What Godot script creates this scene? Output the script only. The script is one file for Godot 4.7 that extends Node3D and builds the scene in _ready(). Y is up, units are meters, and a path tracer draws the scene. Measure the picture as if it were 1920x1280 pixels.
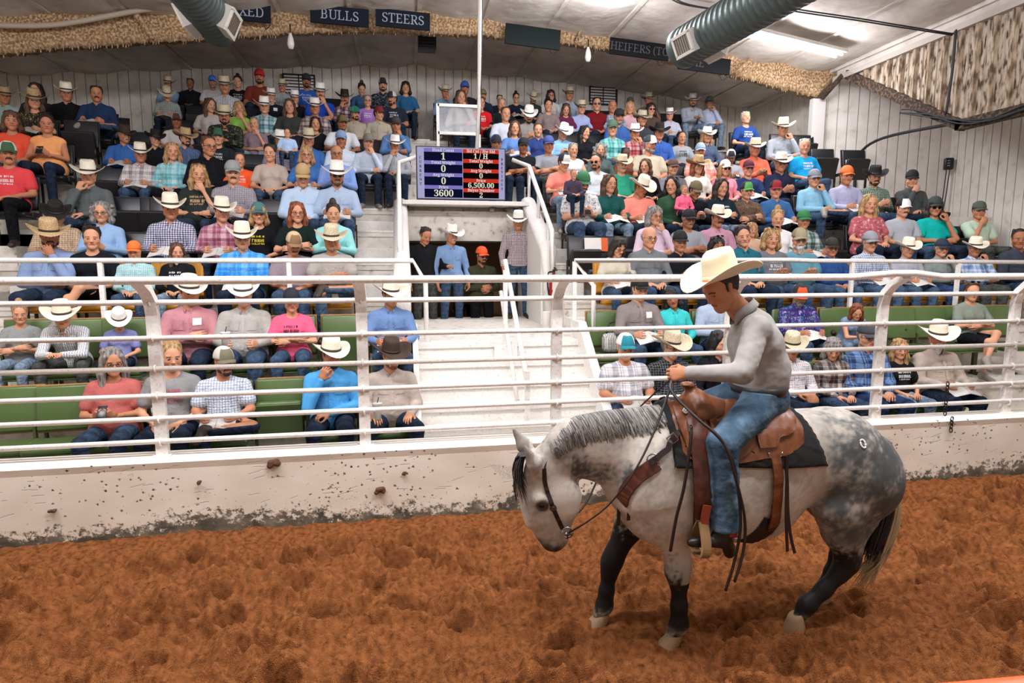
extends Node3D

func _ready() -> void:
	var cam := Camera3D.new()
	cam.name = "camera"
	cam.fov = rad_to_deg(2.0 * atan(640.0 / 1150.0))
	cam.position = Vector3(0, 2.35, 5.47)
	cam.rotation_degrees = Vector3(-7.43, -10.1, 0)
	cam.near = 0.05
	cam.far = 100.0
	add_child(cam)
	cam.current = true
	var we := WorldEnvironment.new()
	we.name = "environment"
	var env := Environment.new()
	env.background_mode = Environment.BG_COLOR
	env.background_color = Color(0.35, 0.4, 0.45)
	env.background_energy_multiplier = 0.3
	env.tonemap_mode = Environment.TONE_MAPPER_LINEAR
	env.tonemap_exposure = 0.76
	env.sdfgi_enabled = true
	env.ssao_enabled = true
	env.ssil_enabled = true
	we.environment = env
	add_child(we)
	# the fluorescent lamps under the roof: two in view, the rest over the ring
	make_fixture("long lit fluorescent lamp on the ceiling past the big duct", Vector3(6.95, 6.2, -5.05), 0.2, 2.44, 11.0, -0.05)
	make_fixture("lit fluorescent lamp over the stairs before the blank sign", Vector3(2.85, 6.55, -4.5), 0.12, 2.1, 11.0)
	var over := [["lamp at the left end over the ring wall", -4.2, 1.5], ["lamp over the ring wall near the fence middle", -0.6, 1.8], ["lamp over the ring wall before the siding", 5.8, 1.3], ["lamp over the middle of the ring", 2.4, 3.6]]
	for s in over:
		make_fixture("fluorescent " + s[0], Vector3(s[1], roof_y(s[1]) - 0.35, s[2]), 0.0, 2.44, 15.0, 0.0, 0.3)
	make_materials()
	make_room()
	make_ring()
	make_fittings()
	make_clods()
	make_horse_and_rider()
	make_crowd()
# ---------- mesh helpers ----------
class Raw:                                             # vertices, normals, colours, triangles
	var v := PackedVector3Array()
	var n := PackedVector3Array()
	var c := PackedColorArray()
	var i := PackedInt32Array()
	func add(r: Raw, xf := Transform3D.IDENTITY) -> void:
		var base := v.size()
		v.append_array(xf * r.v)
		var q := xf.basis.orthonormalized()
		if xf.basis.determinant() < 0.0:
			q = xf.basis
		n.append_array(Transform3D(q, Vector3.ZERO) * r.n)
		c.append_array(r.c)
		var flip := xf.basis.determinant() < 0.0
		var at := i.size()
		i.append_array(r.i)
		if flip:
			for k in range(at, i.size(), 3):
				var a := i[k]
				i[k] = i[k + 1] + base
				i[k + 1] = a + base
				i[k + 2] += base
		else:
			for k in range(at, i.size()):
				i[k] += base
	func done(colors := true) -> ArrayMesh:
		var a := []
		a.resize(Mesh.ARRAY_MAX)
		a[Mesh.ARRAY_VERTEX] = v
		a[Mesh.ARRAY_NORMAL] = n
		if colors:
			a[Mesh.ARRAY_COLOR] = c
		a[Mesh.ARRAY_INDEX] = i
		var m := ArrayMesh.new()
		m.add_surface_from_arrays(Mesh.PRIMITIVE_TRIANGLES, a)
		return m

class Field:                                           # a distance field on a grid, meshed as surface nets
	var h: float
	var o: Vector3
	var nx: int
	var ny: int
	var nz: int
	var d := PackedFloat32Array()
	func _init(lo: Vector3, hi: Vector3, cell: float) -> void:
		h = cell
		o = lo
		nx = int(ceil((hi.x - lo.x) / h)) + 1
		ny = int(ceil((hi.y - lo.y) / h)) + 1
		nz = int(ceil((hi.z - lo.z) / h)) + 1
		d.resize(nx * ny * nz)
		d.fill(1.0)
	func cap(a: Vector3, b: Vector3, ra: float, rb: float, k := 0.02, sq := Vector3.ONE) -> void:
		var big := maxf(ra, rb)
		var m := k + 2.5 * h
		var lo := a.min(b) - sq * big - Vector3(m, m, m) - o
		var hi := a.max(b) + sq * big + Vector3(m, m, m) - o
		var x0 := maxi(0, int(lo.x / h))
		var y0 := maxi(0, int(lo.y / h))
		var z0 := maxi(0, int(lo.z / h))
		var x1 := mini(nx - 1, int(hi.x / h) + 1)
		var y1 := mini(ny - 1, int(hi.y / h) + 1)
		var z1 := mini(nz - 1, int(hi.z / h) + 1)
		var e := (b - a) / sq
		var ex := e.x
		var ey := e.y
		var ez := e.z
		var inv := 1.0 / maxf(e.length_squared(), 1e-9)
		var ms := minf(sq.x, minf(sq.y, sq.z))
		var dr := rb - ra
		var qx := 1.0 / sq.x
		for z in range(z0, z1 + 1):
			var pz := (o.z + z * h - a.z) / sq.z
			for y in range(y0, y1 + 1):
				var py := (o.y + y * h - a.y) / sq.y
				var at := (z * ny + y) * nx
				var yz := py * ey + pz * ez
				for x in range(x0, x1 + 1):
					var px := (o.x + x * h - a.x) * qx
					var t := clampf((px * ex + yz) * inv, 0.0, 1.0)
					var ux := px - ex * t
					var uy := py - ey * t
					var uz := pz - ez * t
					var s := (sqrt(ux * ux + uy * uy + uz * uz) - ra - dr * t) * ms
					var w := d[at + x]
					var q := k - absf(w - s)
					if q > 0.0:
						d[at + x] = minf(w, s) - q * q / k * 0.25
					elif s < w:
						d[at + x] = s
	func dent(c: Vector3, r: float, k: float) -> void:        # smooth removal of a ball
		for z in nz:
			var pz := o.z + z * h - c.z
			if absf(pz) > r + k + h:
				continue
			for y in ny:
				var py := o.y + y * h - c.y
				if absf(py) > r + k + h:
					continue
				for x in nx:
					var px := o.x + x * h - c.x
					var s := r - sqrt(px * px + py * py + pz * pz)
					var at := (z * ny + y) * nx + x
					var w := d[at]
					var q := maxf(k - absf(w - s), 0.0)
					d[at] = maxf(w, s) + q * q / k * 0.25
	func cut(n: Vector3, c: float) -> void:                  # keep n.p < c
		for z in nz:
			for y in ny:
				var at := (z * ny + y) * nx
				var s := n.y * (o.y + y * h) + n.z * (o.z + z * h) - c + n.x * o.x
				for x in nx:
					d[at + x] = maxf(d[at + x], s + n.x * x * h)
	func at(p: Vector3) -> float:
		var q := (p - o) / h
		var x := clampi(int(q.x), 0, nx - 2)
		var y := clampi(int(q.y), 0, ny - 2)
		var z := clampi(int(q.z), 0, nz - 2)
		var f := q - Vector3(x, y, z)
		var a := (z * ny + y) * nx + x
		var b := a + nx * ny
		return lerpf(lerpf(lerpf(d[a], d[a + 1], f.x), lerpf(d[a + nx], d[a + nx + 1], f.x), f.y), lerpf(lerpf(d[b], d[b + 1], f.x), lerpf(d[b + nx], d[b + nx + 1], f.x), f.y), f.z)
	func out(r: Raw, tint = null) -> void:
		var base := r.v.size()
		var where := PackedInt32Array()
		where.resize(d.size())
		where.fill(-1)
		var lim := 2.0 * h
		var sy := nx
		var sz := nx * ny
		var off := [0, 1, sy, sy + 1, sz, sz + 1, sz + sy, sz + sy + 1]
		var ea := [0, 2, 4, 6, 0, 1, 4, 5, 0, 1, 2, 3]
		var eb := [1, 3, 5, 7, 2, 3, 6, 7, 4, 5, 6, 7]
		var cells := PackedInt32Array()
		for z in nz - 1:
			for y in ny - 1:
				var row := (z * ny + y) * nx
				for x in nx - 1:
					var a := row + x
					if absf(d[a]) > lim:
						continue
					var neg := 0
					for k in 8:
						if d[a + off[k]] < 0.0:
							neg += 1
					if neg == 0 or neg == 8:
						continue
					var sx := 0.0
					var s_y := 0.0
					var s_z := 0.0
					var cnt := 0
					for k in 12:
						var p: int = ea[k]
						var q: int = eb[k]
						var dp := d[a + off[p]]
						var dq := d[a + off[q]]
						if (dp < 0.0) != (dq < 0.0):
							var t := dp / (dp - dq)
							sx += (p & 1) + t * ((q & 1) - (p & 1))
							s_y += (p >> 1 & 1) + t * ((q >> 1 & 1) - (p >> 1 & 1))
							s_z += (p >> 2) + t * ((q >> 2) - (p >> 2))
							cnt += 1
					var f := Vector3(sx, s_y, s_z) / cnt
					var g := Vector3(
						d[a + 1] - d[a] + d[a + sy + 1] - d[a + sy] + d[a + sz + 1] - d[a + sz] + d[a + sz + sy + 1] - d[a + sz + sy],
						d[a + sy] - d[a] + d[a + sy + 1] - d[a + 1] + d[a + sz + sy] - d[a + sz] + d[a + sz + sy + 1] - d[a + sz + 1],
						d[a + sz] - d[a] + d[a + sz + 1] - d[a + 1] + d[a + sz + sy] - d[a + sy] + d[a + sz + sy + 1] - d[a + sy + 1])
					where[a] = r.v.size()
					cells.append(a)
					var pos := o + (Vector3(x, y, z) + f) * h
					r.v.append(pos)
					r.n.append(g.normalized())
					r.c.append(tint.call(pos, g) if tint else Color.WHITE)
		var step := [1, sy, sz]
		for a in cells:
			var here := d[a] < 0.0
			for k in 3:
				if here == (d[a + step[k]] < 0.0):
					continue
				var s1: int = step[(k + 1) % 3]
				var s2: int = step[(k + 2) % 3]
				if a - s1 - s2 < 0:
					continue
				var p := where[a]
				var q := where[a - s1]
				var t := where[a - s1 - s2]
				var u := where[a - s2]
				if q < 0 or t < 0 or u < 0:
					continue
				if here:
					r.i.append_array(PackedInt32Array([p, t, q, p, u, t]))
				else:
					r.i.append_array(PackedInt32Array([p, q, t, p, t, u]))

func st_new(smooth := true) -> SurfaceTool:
	var st := SurfaceTool.new()
	st.begin(Mesh.PRIMITIVE_TRIANGLES)
	st.set_smooth_group(0 if smooth else -1)
	return st

func tri(st: SurfaceTool, a: Vector3, b: Vector3, c: Vector3) -> void:   # counter-clockwise seen from outside
	st.add_vertex(a)
	st.add_vertex(c)
	st.add_vertex(b)

func quad(st: SurfaceTool, a: Vector3, b: Vector3, c: Vector3, e: Vector3) -> void:
	tri(st, a, b, c)
	tri(st, a, c, e)

func loft(st: SurfaceTool, rings: Array, caps := true, closed := true) -> void:    # rings run counter-clockwise about the way they follow each other
	var m: int = rings[0].size()
	for k in rings.size() - 1:
		for j in (m if closed else m - 1):
			var l := (j + 1) % m
			quad(st, rings[k][j], rings[k][l], rings[k + 1][l], rings[k + 1][j])
	if caps:
		var first = rings[0]
		var last = rings[-1]
		for j in range(1, m - 1):
			tri(st, first[0], first[j + 1], first[j])
			tri(st, last[0], last[j], last[j + 1])

func frame_of(t: Vector3) -> Basis:
	t = t.normalized()
	var up := Vector3.UP if absf(t.y) < 0.9 else Vector3.RIGHT
	var x := up.cross(t).normalized()
	return Basis(x, t.cross(x), t)

func tube(st: SurfaceTool, pts: Array, r, n := 8, flat := 1.0) -> void:
	var rings := []
	for k in pts.size():
		var t: Vector3 = (pts[mini(k + 1, pts.size() - 1)] - pts[maxi(k - 1, 0)])
		var f := frame_of(t)
		var rr: float = r[k] if r is Array else r
		var ring := PackedVector3Array()
		for j in n:
			var a := TAU * j / n
			ring.append(pts[k] + f.x * cos(a) * rr + f.y * sin(a) * rr * flat)
		rings.append(ring)
	loft(st, rings)

func strap(st: SurfaceTool, pts: Array, nrm: Array, w: float, th: float) -> void:       # a flat band whose broad side faces nrm
	var rings := []
	for k in pts.size():
		var t: Vector3 = (pts[mini(k + 1, pts.size() - 1)] - pts[maxi(k - 1, 0)]).normalized()
		var nn: Vector3 = nrm[k].normalized()
		var s := t.cross(nn).normalized() * w * 0.5
		var up := s.cross(t).normalized() * th
		rings.append(PackedVector3Array([pts[k] - s, pts[k] + s, pts[k] + s * 0.9 + up, pts[k] - s * 0.9 + up]))
	loft(st, rings)

func lathe(st: SurfaceTool, prof: Array, n := 20, at := Vector3.ZERO, sx := 1.0, sz := 1.0) -> void:   # prof: (radius, height) from the bottom up
	var rings := []
	for p in prof:
		var ring := PackedVector3Array()
		for j in n:
			var a := -TAU * j / n
			ring.append(at + Vector3(cos(a) * p[0] * sx, p[1], sin(a) * p[0] * sz))
		rings.append(ring)
	loft(st, rings)

func box(st: SurfaceTool, c: Vector3, s: Vector3, b := Basis.IDENTITY) -> void:
	var q := []
	for k in 8:
		q.append(c + b * (Vector3((k & 1) - 0.5, (k >> 1 & 1) - 0.5, (k >> 2) - 0.5) * s))
	for f in [[4, 5, 7, 6], [1, 0, 2, 3], [5, 1, 3, 7], [0, 4, 6, 2], [6, 7, 3, 2], [0, 1, 5, 4]]:
		quad(st, q[f[0]], q[f[1]], q[f[2]], q[f[3]])

func rbox(st: SurfaceTool, c: Vector3, s: Vector3, r: float, b := Basis.IDENTITY) -> void:     # box with rounded edges
	var rings := []
	var hy := s.y * 0.5
	for lv in [[-hy, r], [-hy + r * 0.3, r * 0.3], [-hy + r, 0.0], [hy - r, 0.0], [hy - r * 0.3, r * 0.3], [hy, r]]:
		var ring := PackedVector3Array()
		var hx: float = s.x * 0.5 - lv[1]
		var hz: float = s.z * 0.5 - lv[1]
		var q := maxf(r - lv[1], r * 0.25)
		for k in 4:
			var sx: float = [1, 1, -1, -1][k]
			var sz: float = [1, -1, -1, 1][k]
			for e in 3:
				var a: float = PI * 0.5 - k * PI * 0.5 - e * PI * 0.25
				ring.append(c + b * Vector3(sx * (hx - q) + cos(a) * q, lv[0], sz * (hz - q) + sin(a) * q))
		rings.append(ring)
	loft(st, rings)

func prism(st: SurfaceTool, poly: PackedVector2Array, th: float, xf := Transform3D.IDENTITY) -> void:     # poly in x, y; thickness along z from 0
	if not Geometry2D.is_polygon_clockwise(poly):
		poly = poly.duplicate()
	else:
		poly = poly.duplicate()
		poly.reverse()
	var ix := Geometry2D.triangulate_polygon(poly)
	for k in range(0, ix.size(), 3):
		var a := poly[ix[k]]
		var b := poly[ix[k + 1]]
		var c := poly[ix[k + 2]]
		if (b - a).cross(c - a) < 0:
			var t := b
			b = c
			c = t
		tri(st, xf * Vector3(a.x, a.y, th), xf * Vector3(b.x, b.y, th), xf * Vector3(c.x, c.y, th))
		tri(st, xf * Vector3(a.x, a.y, 0), xf * Vector3(c.x, c.y, 0), xf * Vector3(b.x, b.y, 0))
	for k in poly.size():
		var a := poly[k]
		var b := poly[(k + 1) % poly.size()]
		quad(st, xf * Vector3(a.x, a.y, 0), xf * Vector3(b.x, b.y, 0), xf * Vector3(b.x, b.y, th), xf * Vector3(a.x, a.y, th))

func smooth_path(pts: Array, per := 6) -> Array:
	var out := []
	for k in pts.size() - 1:
		var a: Vector3 = pts[maxi(k - 1, 0)]
		var d: Vector3 = pts[mini(k + 2, pts.size() - 1)]
		for j in per:
			out.append(pts[k].cubic_interpolate(pts[k + 1], a, d, float(j) / per))
	out.append(pts[-1])
	return out

func fin(st: SurfaceTool) -> ArrayMesh:
	st.generate_normals()
	return st.commit()

func node(called: String, mesh: Mesh, m: Material, parent: Node = null) -> MeshInstance3D:
	var o := MeshInstance3D.new()
	o.name = called
	o.mesh = mesh
	o.material_override = m
	(parent if parent else self).add_child(o, true)
	return o

func part(called: String, st: SurfaceTool, m: Material, parent: Node = null) -> MeshInstance3D:
	return node(called, fin(st), m, parent)

func tag(o: Node, label: String, category: String, group := "") -> Node:
	o.set_meta("label", label)
	o.set_meta("category", category)
	if group:
		o.set_meta("group", group)
	return o

func thing(called: String, label: String, category: String, at := Vector3.ZERO, turn := 0.0, group := "") -> Node3D:
	var o := Node3D.new()
	o.name = called
	add_child(o, true)
	o.position = at
	o.rotation.y = turn
	tag(o, label, category, group)
	return o

func struct(o: Node) -> Node:
	o.set_meta("kind", "structure")
	return o

# ---------- materials ----------
var mats := {}
func paint(c: Color, rough := 0.7, metal := 0.0, spec := 0.5) -> StandardMaterial3D:
	var key := "%s %.2f %.2f %.2f" % [c.to_html(), rough, metal, spec]
	if not mats.has(key):
		var m := StandardMaterial3D.new()
		m.albedo_color = c
		m.roughness = rough
		m.metallic = metal
		m.metallic_specular = spec
		mats[key] = m
	return mats[key]

func noise_tex(freq: float, ramp: Array, size := 256, kind := FastNoiseLite.TYPE_SIMPLEX_SMOOTH, seed_ := 1, oct := 4) -> NoiseTexture2D:
	var n := FastNoiseLite.new()
	n.seed = seed_
	n.frequency = freq
	n.noise_type = kind
	n.fractal_octaves = oct
	var t := NoiseTexture2D.new()
	t.width = size
	t.height = size
	t.seamless = true
	t.noise = n
	if ramp.size():
		var g := Gradient.new()
		var offs := PackedFloat32Array()
		var cols := PackedColorArray()
		for r in ramp:
			offs.append(r[0])
			cols.append(r[1])
		g.offsets = offs
		g.colors = cols
		t.color_ramp = g
	return t

func tri_mat(tex: Texture2D, scale: float, rough := 0.8, bump: Texture2D = null, depth := 0.5, world := true) -> StandardMaterial3D:
	var m := StandardMaterial3D.new()
	m.albedo_texture = tex
	m.uv1_triplanar = true
	m.uv1_world_triplanar = world
	m.uv1_scale = Vector3(scale, scale, scale)
	m.roughness = rough
	if bump:
		m.heightmap_enabled = true
		m.heightmap_texture = bump
		m.heightmap_scale = depth
	return m
# ---------- the building ----------
const ROWS := "ABCDEFGHIJK"
const FLOOR := [0.18, 0.77, 1.4, 1.77, 2.3, 2.8, 3.2, 3.65, 4.05, 4.5, 4.95]
func row_z(r: int) -> float:
	return -0.85 - 0.8 * r - (0.05 if r == 0 else 0.0)
func lift(r: int, x: float) -> float:                  # the wings beyond the side aisles stand higher
	if x > 6.85 and r >= 3 and r <= 8:
		return [0.2, 0.22, 0.37, 0.42, 0.4, 0.35][r - 3]
	if x < -4.95 and r >= 4 and r <= 7:
		return [0.25, 0.33, 0.45, 0.3][r - 4]
	return 0.0
func floor_at(r: int, x: float) -> float:
	return FLOOR[r] + lift(r, x)
func roof_y(x: float) -> float:
	return 6.97 - 0.074 * absf(x - 0.6)

var M := {}
func make_materials() -> void:
	var worn := noise_tex(0.02, [[0.0, Color("8d8474")], [0.22, Color("cfc8ba")], [0.4, Color("dcd6ca")], [1.0, Color("e6e1d6")]], 512, FastNoiseLite.TYPE_SIMPLEX_SMOOTH, 11, 5)
	var bump := noise_tex(0.03, [], 256, FastNoiseLite.TYPE_SIMPLEX_SMOOTH, 12, 5)
	M.concrete = tri_mat(worn, 0.55, 0.75, bump, 0.6)
	M.white = tri_mat(noise_tex(0.04, [[0.0, Color("b5ada0")], [0.25, Color("e4e0d8")], [1.0, Color("efece6")]], 512, FastNoiseLite.TYPE_SIMPLEX_SMOOTH, 13, 5), 1.1, 0.5, bump, 0.25)
	M.plank = tri_mat(noise_tex(0.015, [[0.0, Color("b9b0a2")], [0.3, Color("d5cec4")], [1.0, Color("e2dcd4")]], 512, FastNoiseLite.TYPE_SIMPLEX_SMOOTH, 14, 5), 0.4, 0.7, bump, 0.4)
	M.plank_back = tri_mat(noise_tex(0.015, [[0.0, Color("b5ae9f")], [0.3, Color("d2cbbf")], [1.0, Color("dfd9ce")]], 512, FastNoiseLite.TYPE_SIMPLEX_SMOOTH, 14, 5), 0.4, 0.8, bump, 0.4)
	M.fabric = tri_mat(noise_tex(0.01, [[0.0, Color("b3aa9d")], [0.4, Color("cdc5ba")], [1.0, Color("d8d1c8")]], 512, FastNoiseLite.TYPE_SIMPLEX_SMOOTH, 15, 5), 0.3, 0.85, bump, 1.5)
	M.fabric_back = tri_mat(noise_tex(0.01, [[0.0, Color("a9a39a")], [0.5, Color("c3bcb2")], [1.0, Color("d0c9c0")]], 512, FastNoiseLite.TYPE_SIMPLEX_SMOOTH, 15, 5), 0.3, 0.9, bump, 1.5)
	M.foam = tri_mat(noise_tex(0.03, [[0.12, Color("5e4428")], [0.32, Color("987450")], [0.5, Color("ab8a60")], [0.66, Color("bfa480")], [0.85, Color("dccdb4")]], 1024, FastNoiseLite.TYPE_SIMPLEX, 16, 7), 0.5, 0.95, noise_tex(0.05, [], 1024, FastNoiseLite.TYPE_SIMPLEX, 17, 7), 1.0)
	M.rust = tri_mat(noise_tex(0.02, [[0.22, Color("3c2d20")], [0.36, Color("6f5d49")], [0.46, Color("9a8b77")], [0.6, Color("aea08d")], [1.0, Color("bdb1a0")]], 512, FastNoiseLite.TYPE_SIMPLEX, 18, 7), 0.7, 0.8)
	M.rust.uv1_scale = Vector3(0.9, 0.3, 0.9)
	M.rust_rib = tri_mat(noise_tex(0.03, [[0.2, Color("4a3826")], [0.4, Color("7d6a52")], [0.6, Color("a39079")], [1.0, Color("b8a994")]], 256, FastNoiseLite.TYPE_SIMPLEX, 25, 6), 0.7, 0.85)
	M.rust_rib.uv1_scale = Vector3(1.5, 0.35, 1.5)
	M.sill = tri_mat(noise_tex(0.05, [[0.2, Color("1d140d")], [0.6, Color("4a3828")], [1.0, Color("7a6650")]], 256, FastNoiseLite.TYPE_SIMPLEX, 19, 5), 0.9, 0.9)
	M.pipe = tri_mat(noise_tex(0.06, [[0.0, Color("6a5a48")], [0.1, Color("c9c2b6")], [0.24, Color("e9e5dc")], [1.0, Color("f2efe9")]], 256, FastNoiseLite.TYPE_SIMPLEX, 20, 5), 1.3, 0.4, bump, 0.15)
	M.tunnel = paint(Color("94714f"), 0.9)
	M.black = paint(Color("17171a"), 0.38)
	M.duct = paint(Color("56625e"), 0.5, 0.55)
	M.duct_tan = paint(Color("9a7a50"), 0.6, 0.3)
	M.dark = paint(Color("1b1a1a"), 0.7)
	M.steel = paint(Color("9c9a96"), 0.4, 0.8)

func make_room() -> void:
	# tiers
	for r in 11:
		var z1 := row_z(r) + (0.42 if r > 0 else 0.62)
		var z0 := row_z(r) - 0.38
		if r == 10:
			z0 = -9.75
		var low: float = FLOOR[r - 1] - 0.1 if r > 0 else -0.3
		var spans := [[-9.4, 10.9]]
		if r < 2:
			spans = [[-9.4, 0.16], [2.12, 10.9]]
		elif r < 6:
			spans = [[-9.4, -0.06], [2.22, 10.9]]
		elif r > 6:
			spans = [[-9.4, 9.0]]
		for s in spans:
			var st := st_new(false)
			var nose := 0.02
			box(st, Vector3((s[0] + s[1]) * 0.5, (FLOOR[r] + low) * 0.5, (z0 + z1) * 0.5 - 0.15), Vector3(s[1] - s[0], FLOOR[r] - low, z1 - z0 + 0.3))
			box(st, Vector3((s[0] + s[1]) * 0.5, FLOOR[r] - 0.035, z1 + nose * 0.5), Vector3(s[1] - s[0], 0.07, nose))
			struct(part("floor_tier", st, M.concrete))
		for w in [[-9.4, -4.95], [6.85, 10.9 if r < 6 else 9.0]]:
			var up := lift(r, (w[0] + w[1]) * 0.5)
			if up > 0.0:
				var st := st_new(false)
				box(st, Vector3((w[0] + w[1]) * 0.5, FLOOR[r] + up * 0.5 - 0.3, (z0 + z1) * 0.5), Vector3(w[1] - w[0], up + 0.6, z1 - z0))
				struct(part("floor_wing", st, M.concrete))
	# half steps in the aisles
	for r in range(1, 10):
		var rise: float = FLOOR[r + 1] - FLOOR[r]
		for a in [[-0.92, -0.1, 2], [0.02, 0.66, 6], [2.24, 2.66, 2], [-4.92, -4.55, 1]]:
			if r < a[2] or (r > 5 and a[0] > 2.0) or (r > 5 and a[0] > -1.0 and a[0] < -0.5):
				continue
			var st := st_new(false)
			rbox(st, Vector3((a[0] + a[1]) * 0.5, FLOOR[r] + rise * 0.25, row_z(r) - 0.38 + 0.14), Vector3(a[1] - a[0], rise * 0.5, 0.3), 0.012)
			struct(part("floor_step", st, M.white))
			var tr := st_new(false)
			box(tr, Vector3((a[0] + a[1]) * 0.5, FLOOR[r + 1] + 0.012, row_z(r) - 0.5), Vector3(a[1] - a[0], 0.03, 0.3))
			struct(part("floor_tread", tr, M.white))
	# stairs from the ring side up to the landing, landing, tunnel
	for k in 6:
		var y := 1.4 - k * 0.195
		var z1 := -1.72 + k * 0.245
		var st := st_new(false)
		box(st, Vector3(1.14, y - 0.3, z1 - 0.15), Vector3(1.96, 0.6, 0.3) if k else Vector3(1.96, 0.6, 0.3))
		box(st, Vector3(1.14, y - 0.03, z1 + 0.012), Vector3(1.96, 0.06, 0.024))
		struct(part("floor_stair", st, M.white))
	var st := st_new(false)
	box(st, Vector3(1.08, 1.25, -3.45), Vector3(2.3, 0.3, 3.2))
	box(st, Vector3(1.08, 0.09, -0.45), Vector3(2.1, 0.18, 0.5))
	struct(part("floor_landing", st, M.concrete))
	st = st_new(false)
	for k in 5:
		box(st, Vector3(1.08, 1.02 - k * 0.2, -5.2 - k * 0.3), Vector3(2.3, 0.3, 0.3))
	box(st, Vector3(1.08, 0.1, -6.7), Vector3(2.3, 0.2, 0.8))
	struct(part("floor_tunnel", st, M.tunnel))
	st = st_new(false)
	box(st, Vector3(-0.02, 1.4, -6.8), Vector3(0.16, 2.8, 2.9))
	box(st, Vector3(2.2, 1.4, -6.8), Vector3(0.16, 2.8, 2.9))
	box(st, Vector3(1.08, 1.4, -6.6), Vector3(2.4, 2.8, 0.1))
	struct(part("wall_tunnel", st, M.tunnel))
	for q in [Vector2(0.45, -5.95), Vector2(1.7, -6.6)]:
		pass
	# stringers beside the stairs
	for s in [[0.1, 0.16], [2.1, 2.2]]:
		st = st_new(false)
		var poly := PackedVector2Array([Vector2(0.3, -0.1), Vector2(0.3, 0.42), Vector2(1.72, 1.62), Vector2(1.95, 1.62), Vector2(1.95, -0.1)])
		prism(st, poly, s[1] - s[0], Transform3D(Basis(Vector3(0, 0, -1), Vector3.UP, Vector3(1, 0, 0)), Vector3(s[0], 0, 0)))
		struct(part("wall_stringer", st, M.white))
	# sloping parapets either side of the tunnel mouth
	for s in [[-0.1, 0.1, 0], [2.06, 2.3, 1]]:
		st = st_new(false)
		var poly := PackedVector2Array([Vector2(5.5, 1.0), Vector2(5.5, 3.36), Vector2(5.2, 3.36), Vector2(3.62, 2.5), Vector2(3.6, 1.3)])
		if s[2] == 0:
			poly = PackedVector2Array([Vector2(5.5, 1.0), Vector2(5.5, 3.32), Vector2(5.25, 3.32), Vector2(3.0, 2.36), Vector2(2.1, 2.05), Vector2(2.1, 1.3)])
		prism(st, poly, s[1] - s[0], Transform3D(Basis(Vector3(0, 0, -1), Vector3.UP, Vector3(1, 0, 0)), Vector3(s[0], 0, 0)))
		struct(part("wall_parapet", st, M.white))
		var cap := st_new()
		var path := []
		for v in (poly.slice(1, 5) if s[2] else poly.slice(1, 5)):
			path.append(Vector3((s[0] + s[1]) * 0.5, v.y + 0.01, -v.x))
		tube(cap, path, 0.13 if s[2] else 0.11, 12, 0.75)
		struct(part("trim_parapet", cap, M.white))
	# fascia over the tunnel mouth and the shelf
	var fa := struct(Node3D.new())
	fa.name = "wall_fascia"
	add_child(fa, true)
	for f in [[2.84, 2.99, -5.42], [3.0, 3.12, -5.47], [3.125, 3.3, -5.45]]:
		for h in 2:
			st = st_new(false)
			rbox(st, Vector3(0.58 + h * 0.99, (f[0] + f[1]) * 0.5, f[2]), Vector3(0.975, f[1] - f[0] - 0.008, 0.05), 0.006)
			part("plank", st, M.concrete, fa)
	st = st_new(false)
	box(st, Vector3(1.08, 3.0, -5.52), Vector3(2.2, 0.6, 0.1))
	part("backing", st, M.concrete, fa)
	st = st_new(false)
	rbox(st, Vector3(1.08, 3.31, -5.15), Vector3(2.1, 0.07, 0.62), 0.01)
	struct(part("trim_shelf", st, M.white))
	st = st_new(false)
	box(st, Vector3(1.08, 3.5, -5.42), Vector3(2.2, 0.3, 0.06))
	struct(part("wall_shelf", st, M.concrete))
	# walls of vertical boards
	board_wall("wall_back", Vector3(-9.4, 4.4, -9.75), Vector3(9.0, 4.4, -9.75), 2.7, 0.215, M.plank_back, true)
	board_wall("wall_side", Vector3(9.0, 4.0, -9.75), Vector3(9.0, 4.0, -6.85), 2.6, 0.215, M.plank_back, false)
	board_wall("wall_bay", Vector3(9.05, 1.5, -6.8), Vector3(11.35, 1.5, -5.95), 4.7, 0.2, M.plank, false)
	board_wall("wall_right", Vector3(11.35, -0.2, -5.95), Vector3(10.75, -0.2, 2.0), 6.4, 0.2, M.plank, false)
	st = st_new(false)
	box(st, Vector3(8.75, 3.2, -6.72), Vector3(0.3, 5.1, 0.12))
	struct(part("wall_column", st, paint(Color("dedad4"), 0.6)))
	st = st_new(false)
	box(st, Vector3(-9.5, 3.3, 0), Vector3(0.2, 7.4, 20))
	struct(part("wall_left", st, M.plank_back))
	st = st_new(false)
	box(st, Vector3(0.8, 3.3, 10.1), Vector3(21, 7.4, 0.2))
	struct(part("wall_front", st, M.plank))
	st = st_new(false)
	box(st, Vector3(10.8, 3.3, 6.0), Vector3(0.2, 7.4, 8.2))
	struct(part("wall_ring_side", st, M.plank))
	st = st_new(false)
	box(st, Vector3(10.2, 6.3, -1.0), Vector3(2.6, 0.1, 22))
	struct(part("ceiling_bay", st, M.fabric))
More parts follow.
